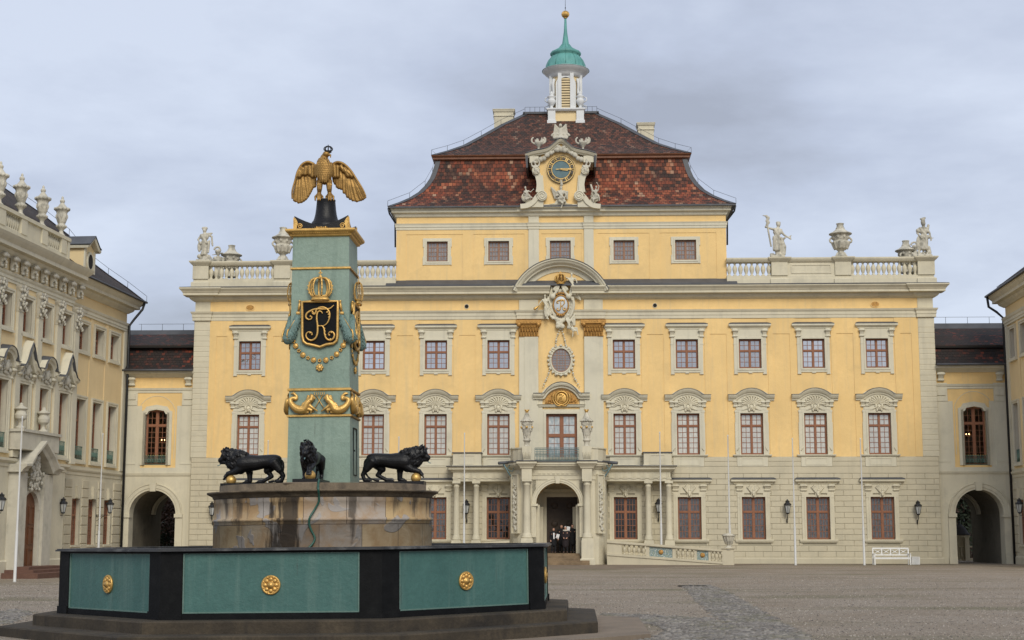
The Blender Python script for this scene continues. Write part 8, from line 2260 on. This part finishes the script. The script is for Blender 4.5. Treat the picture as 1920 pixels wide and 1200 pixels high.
for s_ in range(4):
    o0 = s_ * (n + 1) * 2
    for i in range(n):
        a_, b_2 = o0 + 2 * i + 1, o0 + 2 * i + 3; c_ = b + s_ * n + i; d_ = b + (s_ * n + i + 1) % (4 * n); mb.f.append((a_, b_2, d_, c_)); mb.m.append(0); mb.sm.append(False)
mb.f.append(tuple(b + i for i in range(4 * n))); mb.m.append(0); mb.sm.append(False)
cap_ = mb.build("black_cap", M['bronze'], PI_, (PC, 0, 0))
mb = MB()
for s_ in range(4):
    R3 = Matrix.Rotation(s_ * pi / 2, 3, 'Z'); sub = MB()
    for sg in (-1, 1):
        c = (sg * (hk - .12), -hk - .012, zk + .08); pts = [(c[0] + .06 * (1 - i / 22) * cos(i * .55) * sg, c[1], c[2] + .06 * (1 - i / 22) * sin(i * .55)) for i in range(20)]; sub.tube(pts, .012, 5)
        sub.poly([(sg * (hk - .005), zk + .01), (sg * (hk - .005), zk + .27), (sg * (hk - .045), zk + .22), (sg * (hk - .075), zk + .16), (sg * (hk - .05), zk + .01)], -hk - .022, -hk)
    for k in range(5): sub.ell(((k - 2) * .045, -hk - .012, zk + .045), (.022, .012, .018 if k % 2 else .026), u=6, v=4)
    sub.tube([(-.14, -hk - .012, zk + .045), (.14, -hk - .012, zk + .045)], .007, 4)
    mb.v += [tuple(R3 @ Vector(v_)) for v_ in sub.v]; o_ = len(mb.v) - len(sub.v); mb.f += [tuple(i + o_ for i in f) for f in sub.f]; mb.m += sub.m; mb.sm += sub.sm
mb.build("gilt_scrolls", M['gold'], cap_)
# black turned pedestal
pz0 = zk + .10; mb = MB()
EZ = FR.p(612, 375.5, 0)[1]; hp_ = EZ - pz0; ex = FR.p(611.5, 378, 0)[0] - PC; 
mb.lathe([(.335, .0), (.35, .03), (.345, .10), (.31, .13), (.30, .16), (.265, .20), (.245, .26), (.225, .34), (.21, .45), (.195, hp_ - .03), (.20, hp_ - .02), (.20, hp_)], (0, 0, 0), 32)
mb.build("turned_pedestal", M['bronze'], PI_, (PC + ex, 0, pz0))

# ---- ornaments of one face, then the same on the sides
def P3(px, py, y=0.0):
    z = fp_(px, py)[1]; yy = -hw(z) - y; a = FR.p(px, py, yy); return Vector((a[0] - PC, yy, a[1]))
orn = bpy.data.objects.new("face_ornament", None); col.objects.link(orn); orn.parent = PI_; orn.location = (PC, 0, 0)
def Q(cx, cy, y=0.0): return P3(500 + cx / 3.75, 480 + cy / 3.75, y)
def plate(pts, d0, d1, m, name, parent):
    n = len(pts); V = [Q(a, b, d1) for a, b in pts] + [Q(a, b, d0) for a, b in pts]; mb = MB(); mb.add(V, [tuple(range(n)), tuple(range(2 * n - 1, n - 1, -1))] + [(i, (i + 1) % n, n + (i + 1) % n, n + i) for i in range(n)]); return mb.build(name, m, parent)
shp = [(250, 322), (500, 318), (498, 560), (492, 595), (470, 615), (420, 622), (375, 640), (330, 628), (280, 618), (258, 600), (250, 560)]
sh_ = plate(shp, 0, .05, M['basinblack'], "shield", orn)
mb = MB(); pts = [Q(a, b, .055) for a, b in ([(250, 322), (310, 321), (375, 320), (440, 319), (500, 318), (500, 400), (499, 480), (498, 560), (492, 595), (470, 615), (420, 622), (375, 640), (330, 628), (280, 618), (258, 600), (250, 560), (250, 480), (250, 400)])]
mb.tube(pts, .030, 8, closed=True); mb.build("gilt_border", M['gold'], sh_)
mb = MB()
ST = [[(472, 345), (445, 368), (400, 374), (350, 372), (310, 385), (282, 405), (276, 430), (292, 446), (312, 443), (318, 430), (308, 424)], [(318, 388), (322, 402), (335, 410), (345, 395), (350, 378), (375, 362), (405, 362), (430, 378), (443, 405), (440, 440), (425, 472), (400, 490), (365, 492)],
      [(392, 405), (385, 392), (370, 388), (356, 402), (352, 440), (358, 490), (357, 540), (345, 575), (320, 592), (295, 588), (278, 568), (280, 545), (298, 533), (318, 540), (318, 552)], [(365, 492), (390, 492), (404, 515), (408, 550), (420, 580), (445, 592), (468, 580), (476, 555), (465, 535), (445, 533), (434, 548), (440, 556)]]
for st in ST:
    P_ = spline([Q(a, b, .075) for a, b in st], 6); n = len(P_); mb.tube(P_, [.008 + .013 * sin(pi * (i / (n - 1)) ** .8) for i in range(n)], 8)
    for e_ in (P_[-1],): mb.ell(e_, (.022, .016, .022), u=8, v=6)
for a, b in ((425, 395), (436, 410), (438, 430), (405, 510), (408, 530), (412, 555), (322, 392), (330, 402), (305, 540), (455, 538), (448, 585)): mb.ell(Q(a, b, .08), (.024, .014, .020), u=7, v=5)
mb.build("monogram", M['gold'], sh_)
mb = MB(); c = Q(376, 305, .10); top = Q(378, 100, .1); crown(mb, c, .235, (top.z - c.z) / 1.04, rb=.020); 
for v_i in range(len(mb.v)):
    x, y, z = mb.v[v_i]; mb.v[v_i] = (x, c.y + (y - c.y) * .38 if abs(y - c.y) > 0 else y, z)
mb.build("gilt_crown", M['gold'], orn)
# laurel swags at the corners
for sg in (-1, 1):
    f = (lambda a: a) if sg > 0 else (lambda a: 750 - a)
    mb = MB(); pth = spline([Q(f(528), 415, .02), Q(f(545), 470, .04), Q(f(575), 540, .05), Q(f(592), 575, .05)], 5); n = len(pth); rs = [.045 + .075 * (i / (n - 1)) ** .8 for i in range(n)]; mb.tube(pth, rs, 12); mb.ell(pth[-1], (.12, .10, .12))
    r = random.Random(3)
    for i in range(230):
        k = r.randrange(n); a = r.uniform(0, 2 * pi); rr_4 = rs[k] if k < n - 1 else .12; p = pth[k] + Vector((cos(a) * rr_4, sin(a) * rr_4 * .9, r.uniform(-.03, .03))); mb.cap(p, .013, p + Vector((cos(a) * .015, sin(a) * .012, -.035)), .006, 5)
    sw = mb.build("laurel_swag", M['leafpat'], orn)
    mb = MB(); mb.tube([Q(f(517), 318, .03), Q(f(520), 350, .035), Q(f(526), 385, .03)], [.015, .028, .022], 8); mb.ell(Q(f(518), 318, .04), .026, u=8, v=6)
    for k in range(4): mb.ell(Q(f(522 + k * 5), 402, .06), (.02, .025, .04), u=6, v=5)
    for k in range(5): mb.tube([Q(f(532), 420, .07), Q(f(560 + k * 3), 470, .11), Q(f(596), 525, .14), Q(f(606), 580, .12)][:3 + k % 2], .008, 4) if k == 2 else None
    mb.tube(spline([Q(f(598), 515, .13), Q(f(607), 550, .15), Q(f(604), 595, .13)], 4), .016, 6)
    mb.build("gilt_tassel", M['gold'], sw)
# collar chain
mb = MB(); CH = spline([Q(190, 600, .025), Q(215, 650, .025), Q(255, 695, .025), Q(310, 725, .025), Q(372, 735, .025), Q(438, 725, .025), Q(492, 690, .025), Q(530, 645, .025), Q(550, 600, .025)], 3); n = len(CH)
for i in range(13):
    p = CH[round(i * (n - 1) / 12)]
    if i % 2 == 1 or False: 
        mb.ell(p, (.050, .022, .050), u=12, v=6); mb.tube([p + Vector((.05 * cos(t), -.012, .05 * sin(t))) for t in [k * pi / 6 for k in range(12)]], .007, 4, closed=True)
    else:
        for k in range(5): a = k * 1.257; mb.ell(p + Vector((.026 * cos(a), 0, .028 * sin(a))), (.018, .016, .018), u=6, v=5)
p = Q(372, 785, .03)
for k in range(7): a = k * .9; mb.ell(p + Vector((.055 * cos(a), 0, .05 * sin(a))), (.03, .022, .03), u=7, v=5)
mb.ell(p, (.05, .035, .05)); mb.build("collar_chain", M['gold'], orn)
# sea horses and tridents
def hippo(sg):
    f = (lambda a: a) if sg < 0 else (lambda a: 742 - a); mb = MB()
    body_ = spline([Q(f(312), 1010, .05), Q(f(285), 1035, .06), Q(f(262), 1075, .05), Q(f(225), 1080, .05), Q(f(190), 1060, .05), Q(f(168), 1025, .04), Q(f(175), 1000, .04), Q(f(200), 1005, .04)], 6)
    n = len(body_); mb.tube(body_, [lerp(.060, .085, min(1, i / 14)) * (1 if i < 20 else max(.22, 1 - (i - 20) / 26)) for i in range(n)], 9)
    mb.tube(spline([Q(f(225), 1075, .05), Q(f(180), 1055, .05), Q(f(165), 1015, .04), Q(f(185), 1000, .035), Q(f(208), 1005, .03), Q(f(210), 985, .03), Q(f(190), 968, .03)], 5), [.06 - .0012 * i for i in range(31)], 8)
    for dx_, dy in ((-16, -8), (0, -14), (14, -6), (-24, 2)): mb.cap(Q(f(190), 968, .03), .018, Q(f(190 + dx_), 966 + dy, .03), .008, 6)
    mb.cap(Q(f(312), 1010, .06), .060, Q(f(318), 985, .06), .042); mb.cap(Q(f(318), 985, .06), .045, Q(f(338), 1002, .06), .022); mb.cap(Q(f(310), 972, .06), .012, Q(f(306), 962, .06), .004, 5)
    for k in range(8): mb.ell(Q(f(292 - 2.5 * k), 985 + 9 * k, .055), (.030, .03, .028), u=7, v=5)
    for k in range(9): mb.ell(Q(f(255 + 4 * (k % 3) - 6 * (k // 3)), 1035 + 12 * (k // 3), .10), (.022, .015, .02), u=6, v=4)
    mb.cap(Q(f(300), 1050, .06), .045, Q(f(330), 1072, .08), .026, 7); mb.cap(Q(f(330), 1072, .08), .026, Q(f(356), 1090, .06), .018, 7); mb.cap(Q(f(285), 1075, .06), .04, Q(f(315), 1085, .07), .025, 7); mb.cap(Q(f(315), 1085, .07), .025, Q(f(310), 1104, .06), .017, 7); mb.cap(Q(f(230), 1100, .04), .03, Q(f(290), 1100, .04), .025, 7)
    return blob(mb, "sea_horse", .011, M['gold'], orn, smooth=1)
hippo(-1); hippo(1)
mb = MB()
for (xa, xb) in ((322, 388), (420, 352)):
    mb.tube([Q(xa, 1100, .03), Q(xb, 985, .03)], .009, 5); d = 1 if xb > xa else -1
    for o_ in (-14, 0, 14): mb.tube([Q(xb, 985, .03), Q(xb + o_ + 2 * d, 975, .03), Q(xb + o_ + 4 * d, 956, .03)], .007, 5)
mb.build("tridents", M['gold'], orn)
for a in (90, -90): dup(orn, PI_, M=Matrix.Translation((PC, 0, 0)) @ Matrix.Rotation(radians(a), 4, 'Z'))

# ---------------------------------------------------------------- eagle
EG = thing("eagle_statue", "gilded eagle with spread drooping wings and small dark crown atop the pillar", "statue", FR, (PC + ex, 0, EZ))
KE = 817.0
epx = MF
def E_(cx, cy, y=0.0): 
    a = FR.p(530 + cx / 9.23, 265 + cy / 9.23, y); return Vector((a[0] - PC - ex, y, a[1] - EZ))

mb = MB()
mb.cap(E_(705, 380, -.06), .145, E_(710, 560, -.05), .155, 16); mb.cap(E_(712, 560, -.04), .15, E_(725, 690, .02), .08, 14); mb.cap(E_(700, 390, -.04), .15, E_(722, 270, -.05), .075, 14); mb.cap(E_(722, 290, -.05), .08, E_(745, 225, -.07), .065, 12)
mb.ell(E_(755, 222, -.09), (.078, .078, .066)); mb.cap(E_(790, 226, -.11), .035, E_(826, 240, -.13), .022, 8); mb.cap(E_(826, 240, -.13), .022, E_(830, 285, -.14), .008, 8); mb.ell(E_(782, 208, -.13), (.03, .03, .014), u=7, v=5)
r = random.Random(12)
for row in range(13):
    cy = 290 + row * 31; half = 30 + 120 * min(1, (row + .5) / 4.5) * (1 if row < 9 else 1 - .16 * (row - 9)); n = max(3, int(half / 15))
    for k in range(n):
        t = (k + .5 * (row % 2)) / (n - .5) * 2 - 1; cx = 712 + t * half; 
        s = .030 if row < 3 else .042; yy = -.16 * sqrt(max(.02, 1 - (t * .96) ** 2)) - .075; c = E_(cx, cy, yy); mb.cap(c, s * .75, c + Vector((t * .01, .004, -s * 1.3)), s * .42, 6)
for sg in (-1, 1):
    f = lambda a: 722 + sg * (a - 722)
    mb.cap(E_(f(800), 700, -.10), .075, E_(f(808), 840, -.12), .055, 10); mb.cap(E_(f(808), 850, -.11), .05, E_(f(815), 930, -.08), .045, 8)
    for k in range(4): mb.cap(E_(f(780 + 20 * k), 740 + 14 * (k % 2), -.17), .028, E_(f(785 + 14 * k), 830, -.17), .014, 6)
    for dx_, yy in ((-55, -.06), (-18, -.16), (18, -.17), (60, -.08)):
        mb.cap(E_(f(815), 900, -.10), .035, E_(f(815 + dx_), 960, yy), .030, 7); mb.cap(E_(f(815 + dx_), 960, yy), .030, E_(f(815 + dx_ * 1.1), 1015, yy - .02), .018, 7); mb.cap(E_(f(815 + dx_ * 1.1), 1015, yy - .02), .014, E_(f(815 + dx_ * .95), 1040, yy - .03), .004, 5)
blob(mb, "body", .0085, M['eagle'], EG, smooth=0)
def eagle_wing(outer, inner, lead, name):
    """lead: leading edge points from shoulder to tip; feathers run to the trailing edge"""
    mb = MB(); Ld = spline([E_(a, b, .02 - .00010 * abs(a - 722)) for a, b in lead], 6); n = len(Ld); mb.tube(Ld, [.035 - .018 * i / (n - 1) for i in range(n)], 8)
    ol = [(p.x, p.z) for p in Ld] + [(q.x, q.z) for q in spline([E_(a, b) for a, b in inner[::-1]], 5)]
    cx_ = sum(q[0] for q in ol) / len(ol); cz_ = sum(q[1] for q in ol) / len(ol)
    for q0, q1 in zip(ol, ol[1:] + ol[:1]):
        V = [(cx_, .045, cz_), (q0[0], .045, q0[1]), (q1[0], .045, q1[1]), (cx_, .09, cz_), (q0[0], .09, q0[1]), (q1[0], .09, q1[1])]; mb.add(V, [(0, 1, 2), (5, 4, 3), (0, 3, 4, 1), (1, 4, 5, 2), (2, 5, 3, 0)])
    tips = spline([E_(a, b, .06) for a, b in inner], 6); roots = spline([E_(a, b, .05) for a, b in outer], 6); m_ = 13
    for i in range(m_):
        a = roots[round(i * (len(roots) - 1) / (m_ - 1))]; b = tips[round(i * (len(tips) - 1) / (m_ - 1))]
        for yo in (0,): 
            c = (a + b) / 2; mb.tube([a + Vector((0, .015 + .004 * (i % 2), 0)), c + Vector((0, .004 * (i % 2), 0)), b], [.036, .046, .030], 8); mb.ell(b, (.03, .018, .03), u=8, v=6)
    return mb
def cov(mb, pts, s):
    for a, b, c, d in pts: mb.cap(E_(a, b, -.01), s, E_(c, d, .0), s * 1.1, 8)
mbw = eagle_wing([(545, 420), (470, 410), (400, 430), (340, 470), (300, 520), (270, 590)], [(560, 780), (520, 800), (470, 900), (400, 1000), (290, 1060), (200, 1020)], [(545, 400), (440, 358), (340, 400), (262, 520), (215, 680), (165, 860), (165, 1000)], "wing")
cov(mbw, [(520, 440, 520, 600), (460, 440, 470, 560), (400, 450, 390, 560), (345, 480, 320, 560), (300, 530, 290, 600)], .045)
blob(mbw, "wing", .010, M['eagle'], EG, smooth=0)
mbw = eagle_wing([(865, 420), (940, 400), (1010, 430), (1080, 480), (1140, 540), (1200, 600)], [(890, 700), (950, 800), (1010, 820), (1120, 960), (1260, 1035), (1390, 1000)], [(865, 400), (950, 362), (1060, 395), (1180, 510), (1280, 660), (1380, 820), (1440, 950)], "wing")
cov(mbw, [(890, 440, 900, 600), (945, 440, 950, 600), (1010, 440, 1060, 510), (1070, 480, 1130, 590), (1120, 520, 1200, 600)], .045)
blob(mbw, "wing", .010, M['eagle'], EG, smooth=0)
mb = MB(); c = E_(788, 185, -.09); crown(mb, c, .085, .155, rb=.010); mb.build("small_crown", M['black'], EG)

# ---------------------------------------------------------------- lions
def lion_build():
    T = bpy.data.objects.new("lion_statue", None); col.objects.link(T)
    # crop pixels of the photographed left lion: faces local -x ; converted to metres
    def W(cx, cy, y=0.0): return Vector(((cx - 370) / 380.0, y, (505 - cy) / 380.0))
    mb = MB()
    BP = spline([W(255, 352), W(300, 350), W(350, 346), W(400, 345), W(450, 338), W(500, 335), W(545, 340), W(575, 352)], 3); BR = [.15, .168, .178, .182, .180, .176, .172, .168, .163, .157, .151, .146, .142, .139, .138, .140, .144, .148, .150, .148, .138, .12][:len(BP)]; mb.tube(BP, BR, 18); mb.ell(W(330, 315), (.10, .13, .10)); mb.ell(W(330, 385), (.14, .11, .09)); mb.ell(W(270, 375), (.14, .13, .16)); mb.ell(W(555, 345), (.12, .13, .14))
    # haunches and hind legs
    for sg, kn, hk_, ft in ((-1, (590, 405), (618, 452), (592, 497)), (1, (475, 405), (512, 452), (432, 497))):
        y = sg * .095; mb.cap(W(548, 352, y), .118, W(*kn, y), .080, 12) if sg < 0 else mb.cap(W(530, 358, y), .118, W(*kn, y), .078, 12)
        mb.cap(W(*kn, y), .070, W(*hk_, y), .045, 10); mb.cap(W(*hk_, y), .045, W(ft[0] + 14, ft[1] - 10, y), .042, 10); mb.cap(W(ft[0] + 14, 492, y), .036, W(ft[0] - 22, 493, y), .038, 10)
        for k in (-1, 0, 1): mb.cap(W(ft[0] - 28, 494, y + k * .022), .017, W(ft[0] - 44, 497, y + k * .026), .015, 6)
    # standing fore leg
    y = .10; mb.cap(W(322, 365, y), .105, W(336, 425, y), .070, 12); mb.cap(W(336, 425, y), .066, W(338, 485, y), .053, 12); mb.cap(W(338, 490, y), .046, W(308, 493, y), .042, 10)
    for k in (-1, 0, 1): mb.cap(W(302, 494, y + k * .024), .018, W(285, 497, y + k * .028), .016, 6)
    # raised fore leg resting on the ball
    y = -.06; mb.cap(W(285, 380, y), .105, W(240, 412, y), .076, 12); mb.cap(W(240, 412, y), .072, W(180, 430, y), .056, 12); mb.cap(W(180, 430, y), .05, W(158, 452, y), .042, 10)
    for k in (-1.5, -.5, .5, 1.5): mb.cap(W(158, 450, y + k * .024), .020, W(146, 474, y + k * .030), .016, 6)
    # head and mane
    mb.ell(W(160, 285), (.12, .105, .12)); mb.cap(W(140, 305), .075, W(112, 322), .055, 10); mb.cap(W(135, 338), .05, W(116, 342), .034, 8); mb.ell(W(104, 312), (.028, .036, .022), u=8, v=6)
    for sg in (-1, 1): mb.ell(W(130, 285, sg * .055), (.03, .022, .02), u=7, v=5); mb.ell(W(178, 245, sg * .09), (.035, .02, .035), u=7, v=5); mb.cap(W(128, 272, sg * .045), .018, W(112, 300, sg * .02), .012, 6)
    r = random.Random(21)
    for c, rad in (((200, 290), .15), ((240, 300), .165), ((230, 350), .15), ((280, 290), .12), ((190, 340), .10)): mb.ell(W(*c), (rad, rad * .92, rad))
    for i in range(330):
        c, rad = r.choice((((200, 290), .155), ((240, 300), .17), ((230, 350), .155), ((285, 292), .125), ((195, 345), .11), ((165, 270), .13)))
        a, b = r.uniform(0, 2 * pi), math.acos(r.uniform(-1, 1)); d = Vector((sin(b) * cos(a), sin(b) * sin(a) * .92, cos(b))); p = W(*c) + d * rad
        if p.x < W(135, 0).x and abs(p.y) < .075 and p.z < W(0, 262).z: continue
        q = p + Vector((.022, 0, -.030)) + d * .008; mb.cap(p, .021, q, .012, 5)
    # tail
    mb.tube(spline([W(585, 325), W(606, 350), W(608, 400), W(592, 450), W(560, 480), W(525, 492)], 5), [.030 - .0006 * i for i in range(26)], 8); mb.cap(W(530, 490), .03, W(500, 495), .022, 8)
    blob(mb, "lion_body", .0115, M['bronze'], T, smooth=1, factor=.4)
    b = MB(); b.ell(W(204, 480, -.06), .105, u=24, v=16); b.build("gilded_ball", M['gold'], T)
    s_ = MB(); s_.tube(spline([W(122, 332), W(112, 352), W(100, 362), W(88, 364)], 4), .010, 6); s_.build("water_spout", M['ironblue'], T)
    p = MB(); p.box(W(135, 0).x, W(640, 0).x, -.25, .25, -.075, .0, bev=.0); p.build("plinth", M['bronze'], T)
    return T
LN = lion_build()
zl_ = z_top + .075
for i, (ang, lb) in enumerate(((0, "black lion statue facing left with its paw on a golden ball"), (90, "black lion statue facing the viewer with its paw on a golden ball"), (180, "black lion statue facing right with its paw on a golden ball"), (270, "black lion statue on the far side of the drum, behind the pillar"))):
    T = LN if i == 0 else dup(LN)
    T.matrix_world = FR.M @ Matrix.Translation((DC, 0, 0)) @ Matrix.Rotation(radians(ang), 4, 'Z') @ Matrix.Translation((-1.47, 0, zl_)) @ (Matrix.Scale(-1, 4, (0, 1, 0)) if ang == 180 else Matrix.Identity(4)); tag(T, lb, "statue", "bronze lions around the pillar")
# pale stone under the front lion
mb = MB(); x0, x1 = FR.p(547, 900, -1.9)[0], FR.p(617, 900, -1.9)[0]; mb.box(-.30, .34, -2.09, -.80, z_top - .01, z_top + .012); mb.build("lion_bed_stone", M['slab'], FT)
# hose
mb = MB(); pts = []
for px, py, d in ((599, 898, 2.16), (597, 905, 2.18), (596.5, 914, 2.33), (597, 918, 2.38), (598, 930, 2.30), (597.5, 941, 2.26), (590, 955, 2.25), (581, 970, 2.29), (579.5, 982, 2.27), (584, 995, 2.25), (590, 1008, 2.25), (587, 1018, 2.26), (576, 1030, 2.30)):
    yy = -d * cos(.05); a, b = FR.p(px, py, yy); r_ = hypot(a, yy); k = d / r_; pts.append((a * k, yy * k, b))
mb.tube(spline(pts, 6), .021, 8); o = mb.build("garden_hose", M['hose']); place(o, FR); tag(o, "dark green hose hanging down the stone drum of the fountain", "hose")

# ---------------------------------------------------------------- cobbles
rn = random.Random(17)
def cobbles(name, pix, label, avoid=None, px_=.155):
    P_ = [ground_at(a, b) for a, b in pix]; xs_ = [p.x for p in P_]; ys_ = [p.y for p in P_]
    def inside(x, y):
        c = False; n = len(P_)
        for i in range(n):
            a, b = P_[i], P_[(i + 1) % n]
            if (a.y > y) != (b.y > y) and x < (b.x - a.x) * (y - a.y) / (b.y - a.y) + a.x: c = not c
        return c
    mb = MB(); y = min(ys_); row = 0
    while y < max(ys_):
        x = min(xs_) + (row % 2) * px_ * .5
        while x < max(xs_):
            cx, cy = x + rn.uniform(-.02, .02), y + rn.uniform(-.018, .018)
            if inside(cx + rn.gauss(0, .05), cy + rn.gauss(0, .05)) and (avoid is None or not avoid(cx, cy)):
                w_, d_ = px_ * rn.uniform(.36, .47), px_ * .8 * rn.uniform(.36, .47); h_ = .012 + rn.random() * .022; t = rn.uniform(-.01, .01); q = .62
                V = [(cx - w_, cy - d_, -.02), (cx + w_, cy - d_, -.02), (cx + w_, cy + d_, -.02), (cx - w_, cy + d_, -.02), (cx - w_, cy - d_, h_ * .5), (cx + w_, cy - d_, h_ * .5), (cx + w_, cy + d_, h_ * .5), (cx - w_, cy + d_, h_ * .5), (cx - w_ * q, cy - d_ * q, h_ + t), (cx + w_ * q, cy - d_ * q, h_ - t), (cx + w_ * q, cy + d_ * q, h_ - t), (cx - w_ * q, cy + d_ * q, h_ + t)]
                mb.add(V, [(0, 1, 5, 4), (1, 2, 6, 5), (2, 3, 7, 6), (3, 0, 4, 7), (4, 5, 9, 8), (5, 6, 10, 9), (6, 7, 11, 10), (7, 4, 8, 11), (8, 9, 10, 11)], 0, True)
            x += px_
        y += px_ * .82; row += 1
    o = mb.build(name, M['cobble']); tag(o, label, "cobbles", kind="stuff"); return o
m, nt_, b_ = nm("grey_cobblestone"); v = wcoord(nt_); vo = nt_.nodes.new("ShaderNodeTexVoronoi"); vo.inputs["Scale"].default_value = 7; nt_.links.new(v, vo.inputs["Vector"])
sx_ = nt_.nodes.new("ShaderNodeSeparateXYZ"); nt_.links.new(vo.outputs["Color"], sx_.inputs[0])
c = ramp(nt_, sx_.outputs[0], [(0, (.10, .09, .078)), (.5, (.185, .165, .14)), (1, (.29, .265, .23))]); c = mixc(nt_, ramp(nt_, noise(nt_, v, .8, 5, .6), [(.50, 0.0), (.68, .65)]), c, (.12, .115, .05)); c = mixc(nt_, ramp(nt_, noise(nt_, v, 18, 3), [(.4, 0.0), (.7, .4)]), c, (.10, .09, .08))
nt_.links.new(c, b_.inputs["Base Color"]); b_.inputs["Roughness"].default_value = .55; bumpn(nt_, b_, noise(nt_, v, 30, 3), .006); M['cobble'] = m
FC = FR.M.translation
av = lambda x, y: hypot(x - FC.x, y - FC.y) < 7.0
cobbles("cobble_gutter", [(1280, 1098), (1330, 1097), (1368, 1112), (1415, 1140), (1470, 1170), (1530, 1203), (1395, 1203), (1345, 1160), (1305, 1125)], "band of grey cobbles running diagonally from the drain to the foreground", av)
cobbles("cobble_ring", [(1130, 1150), (1230, 1154), (1330, 1160), (1400, 1185), (1440, 1215), (1000, 1215), (1180, 1180)], "weathered cobbles around the right foot of the fountain steps", av)
cobbles("cobble_ring", [(-20, 1190), (60, 1150), (30, 1143), (-120, 1170), (-140, 1215), (-20, 1215)], "weathered cobbles at the left foot of the fountain steps", av)
d0_ = ground_at(1299, 1099.5); mb = MB(); mb.box(-.55, .55, -.35, .35, .0, .012); 
for k in range(7): mb.box(-.5, .5, -.32 + k * .1, -.27 + k * .1, .012, .03)
o = mb.build("drain_grate", M['dark']); o.location = (d0_.x, d0_.y, .0); tag(o, "dark iron drain grate at the head of the cobbled gutter", "drain")
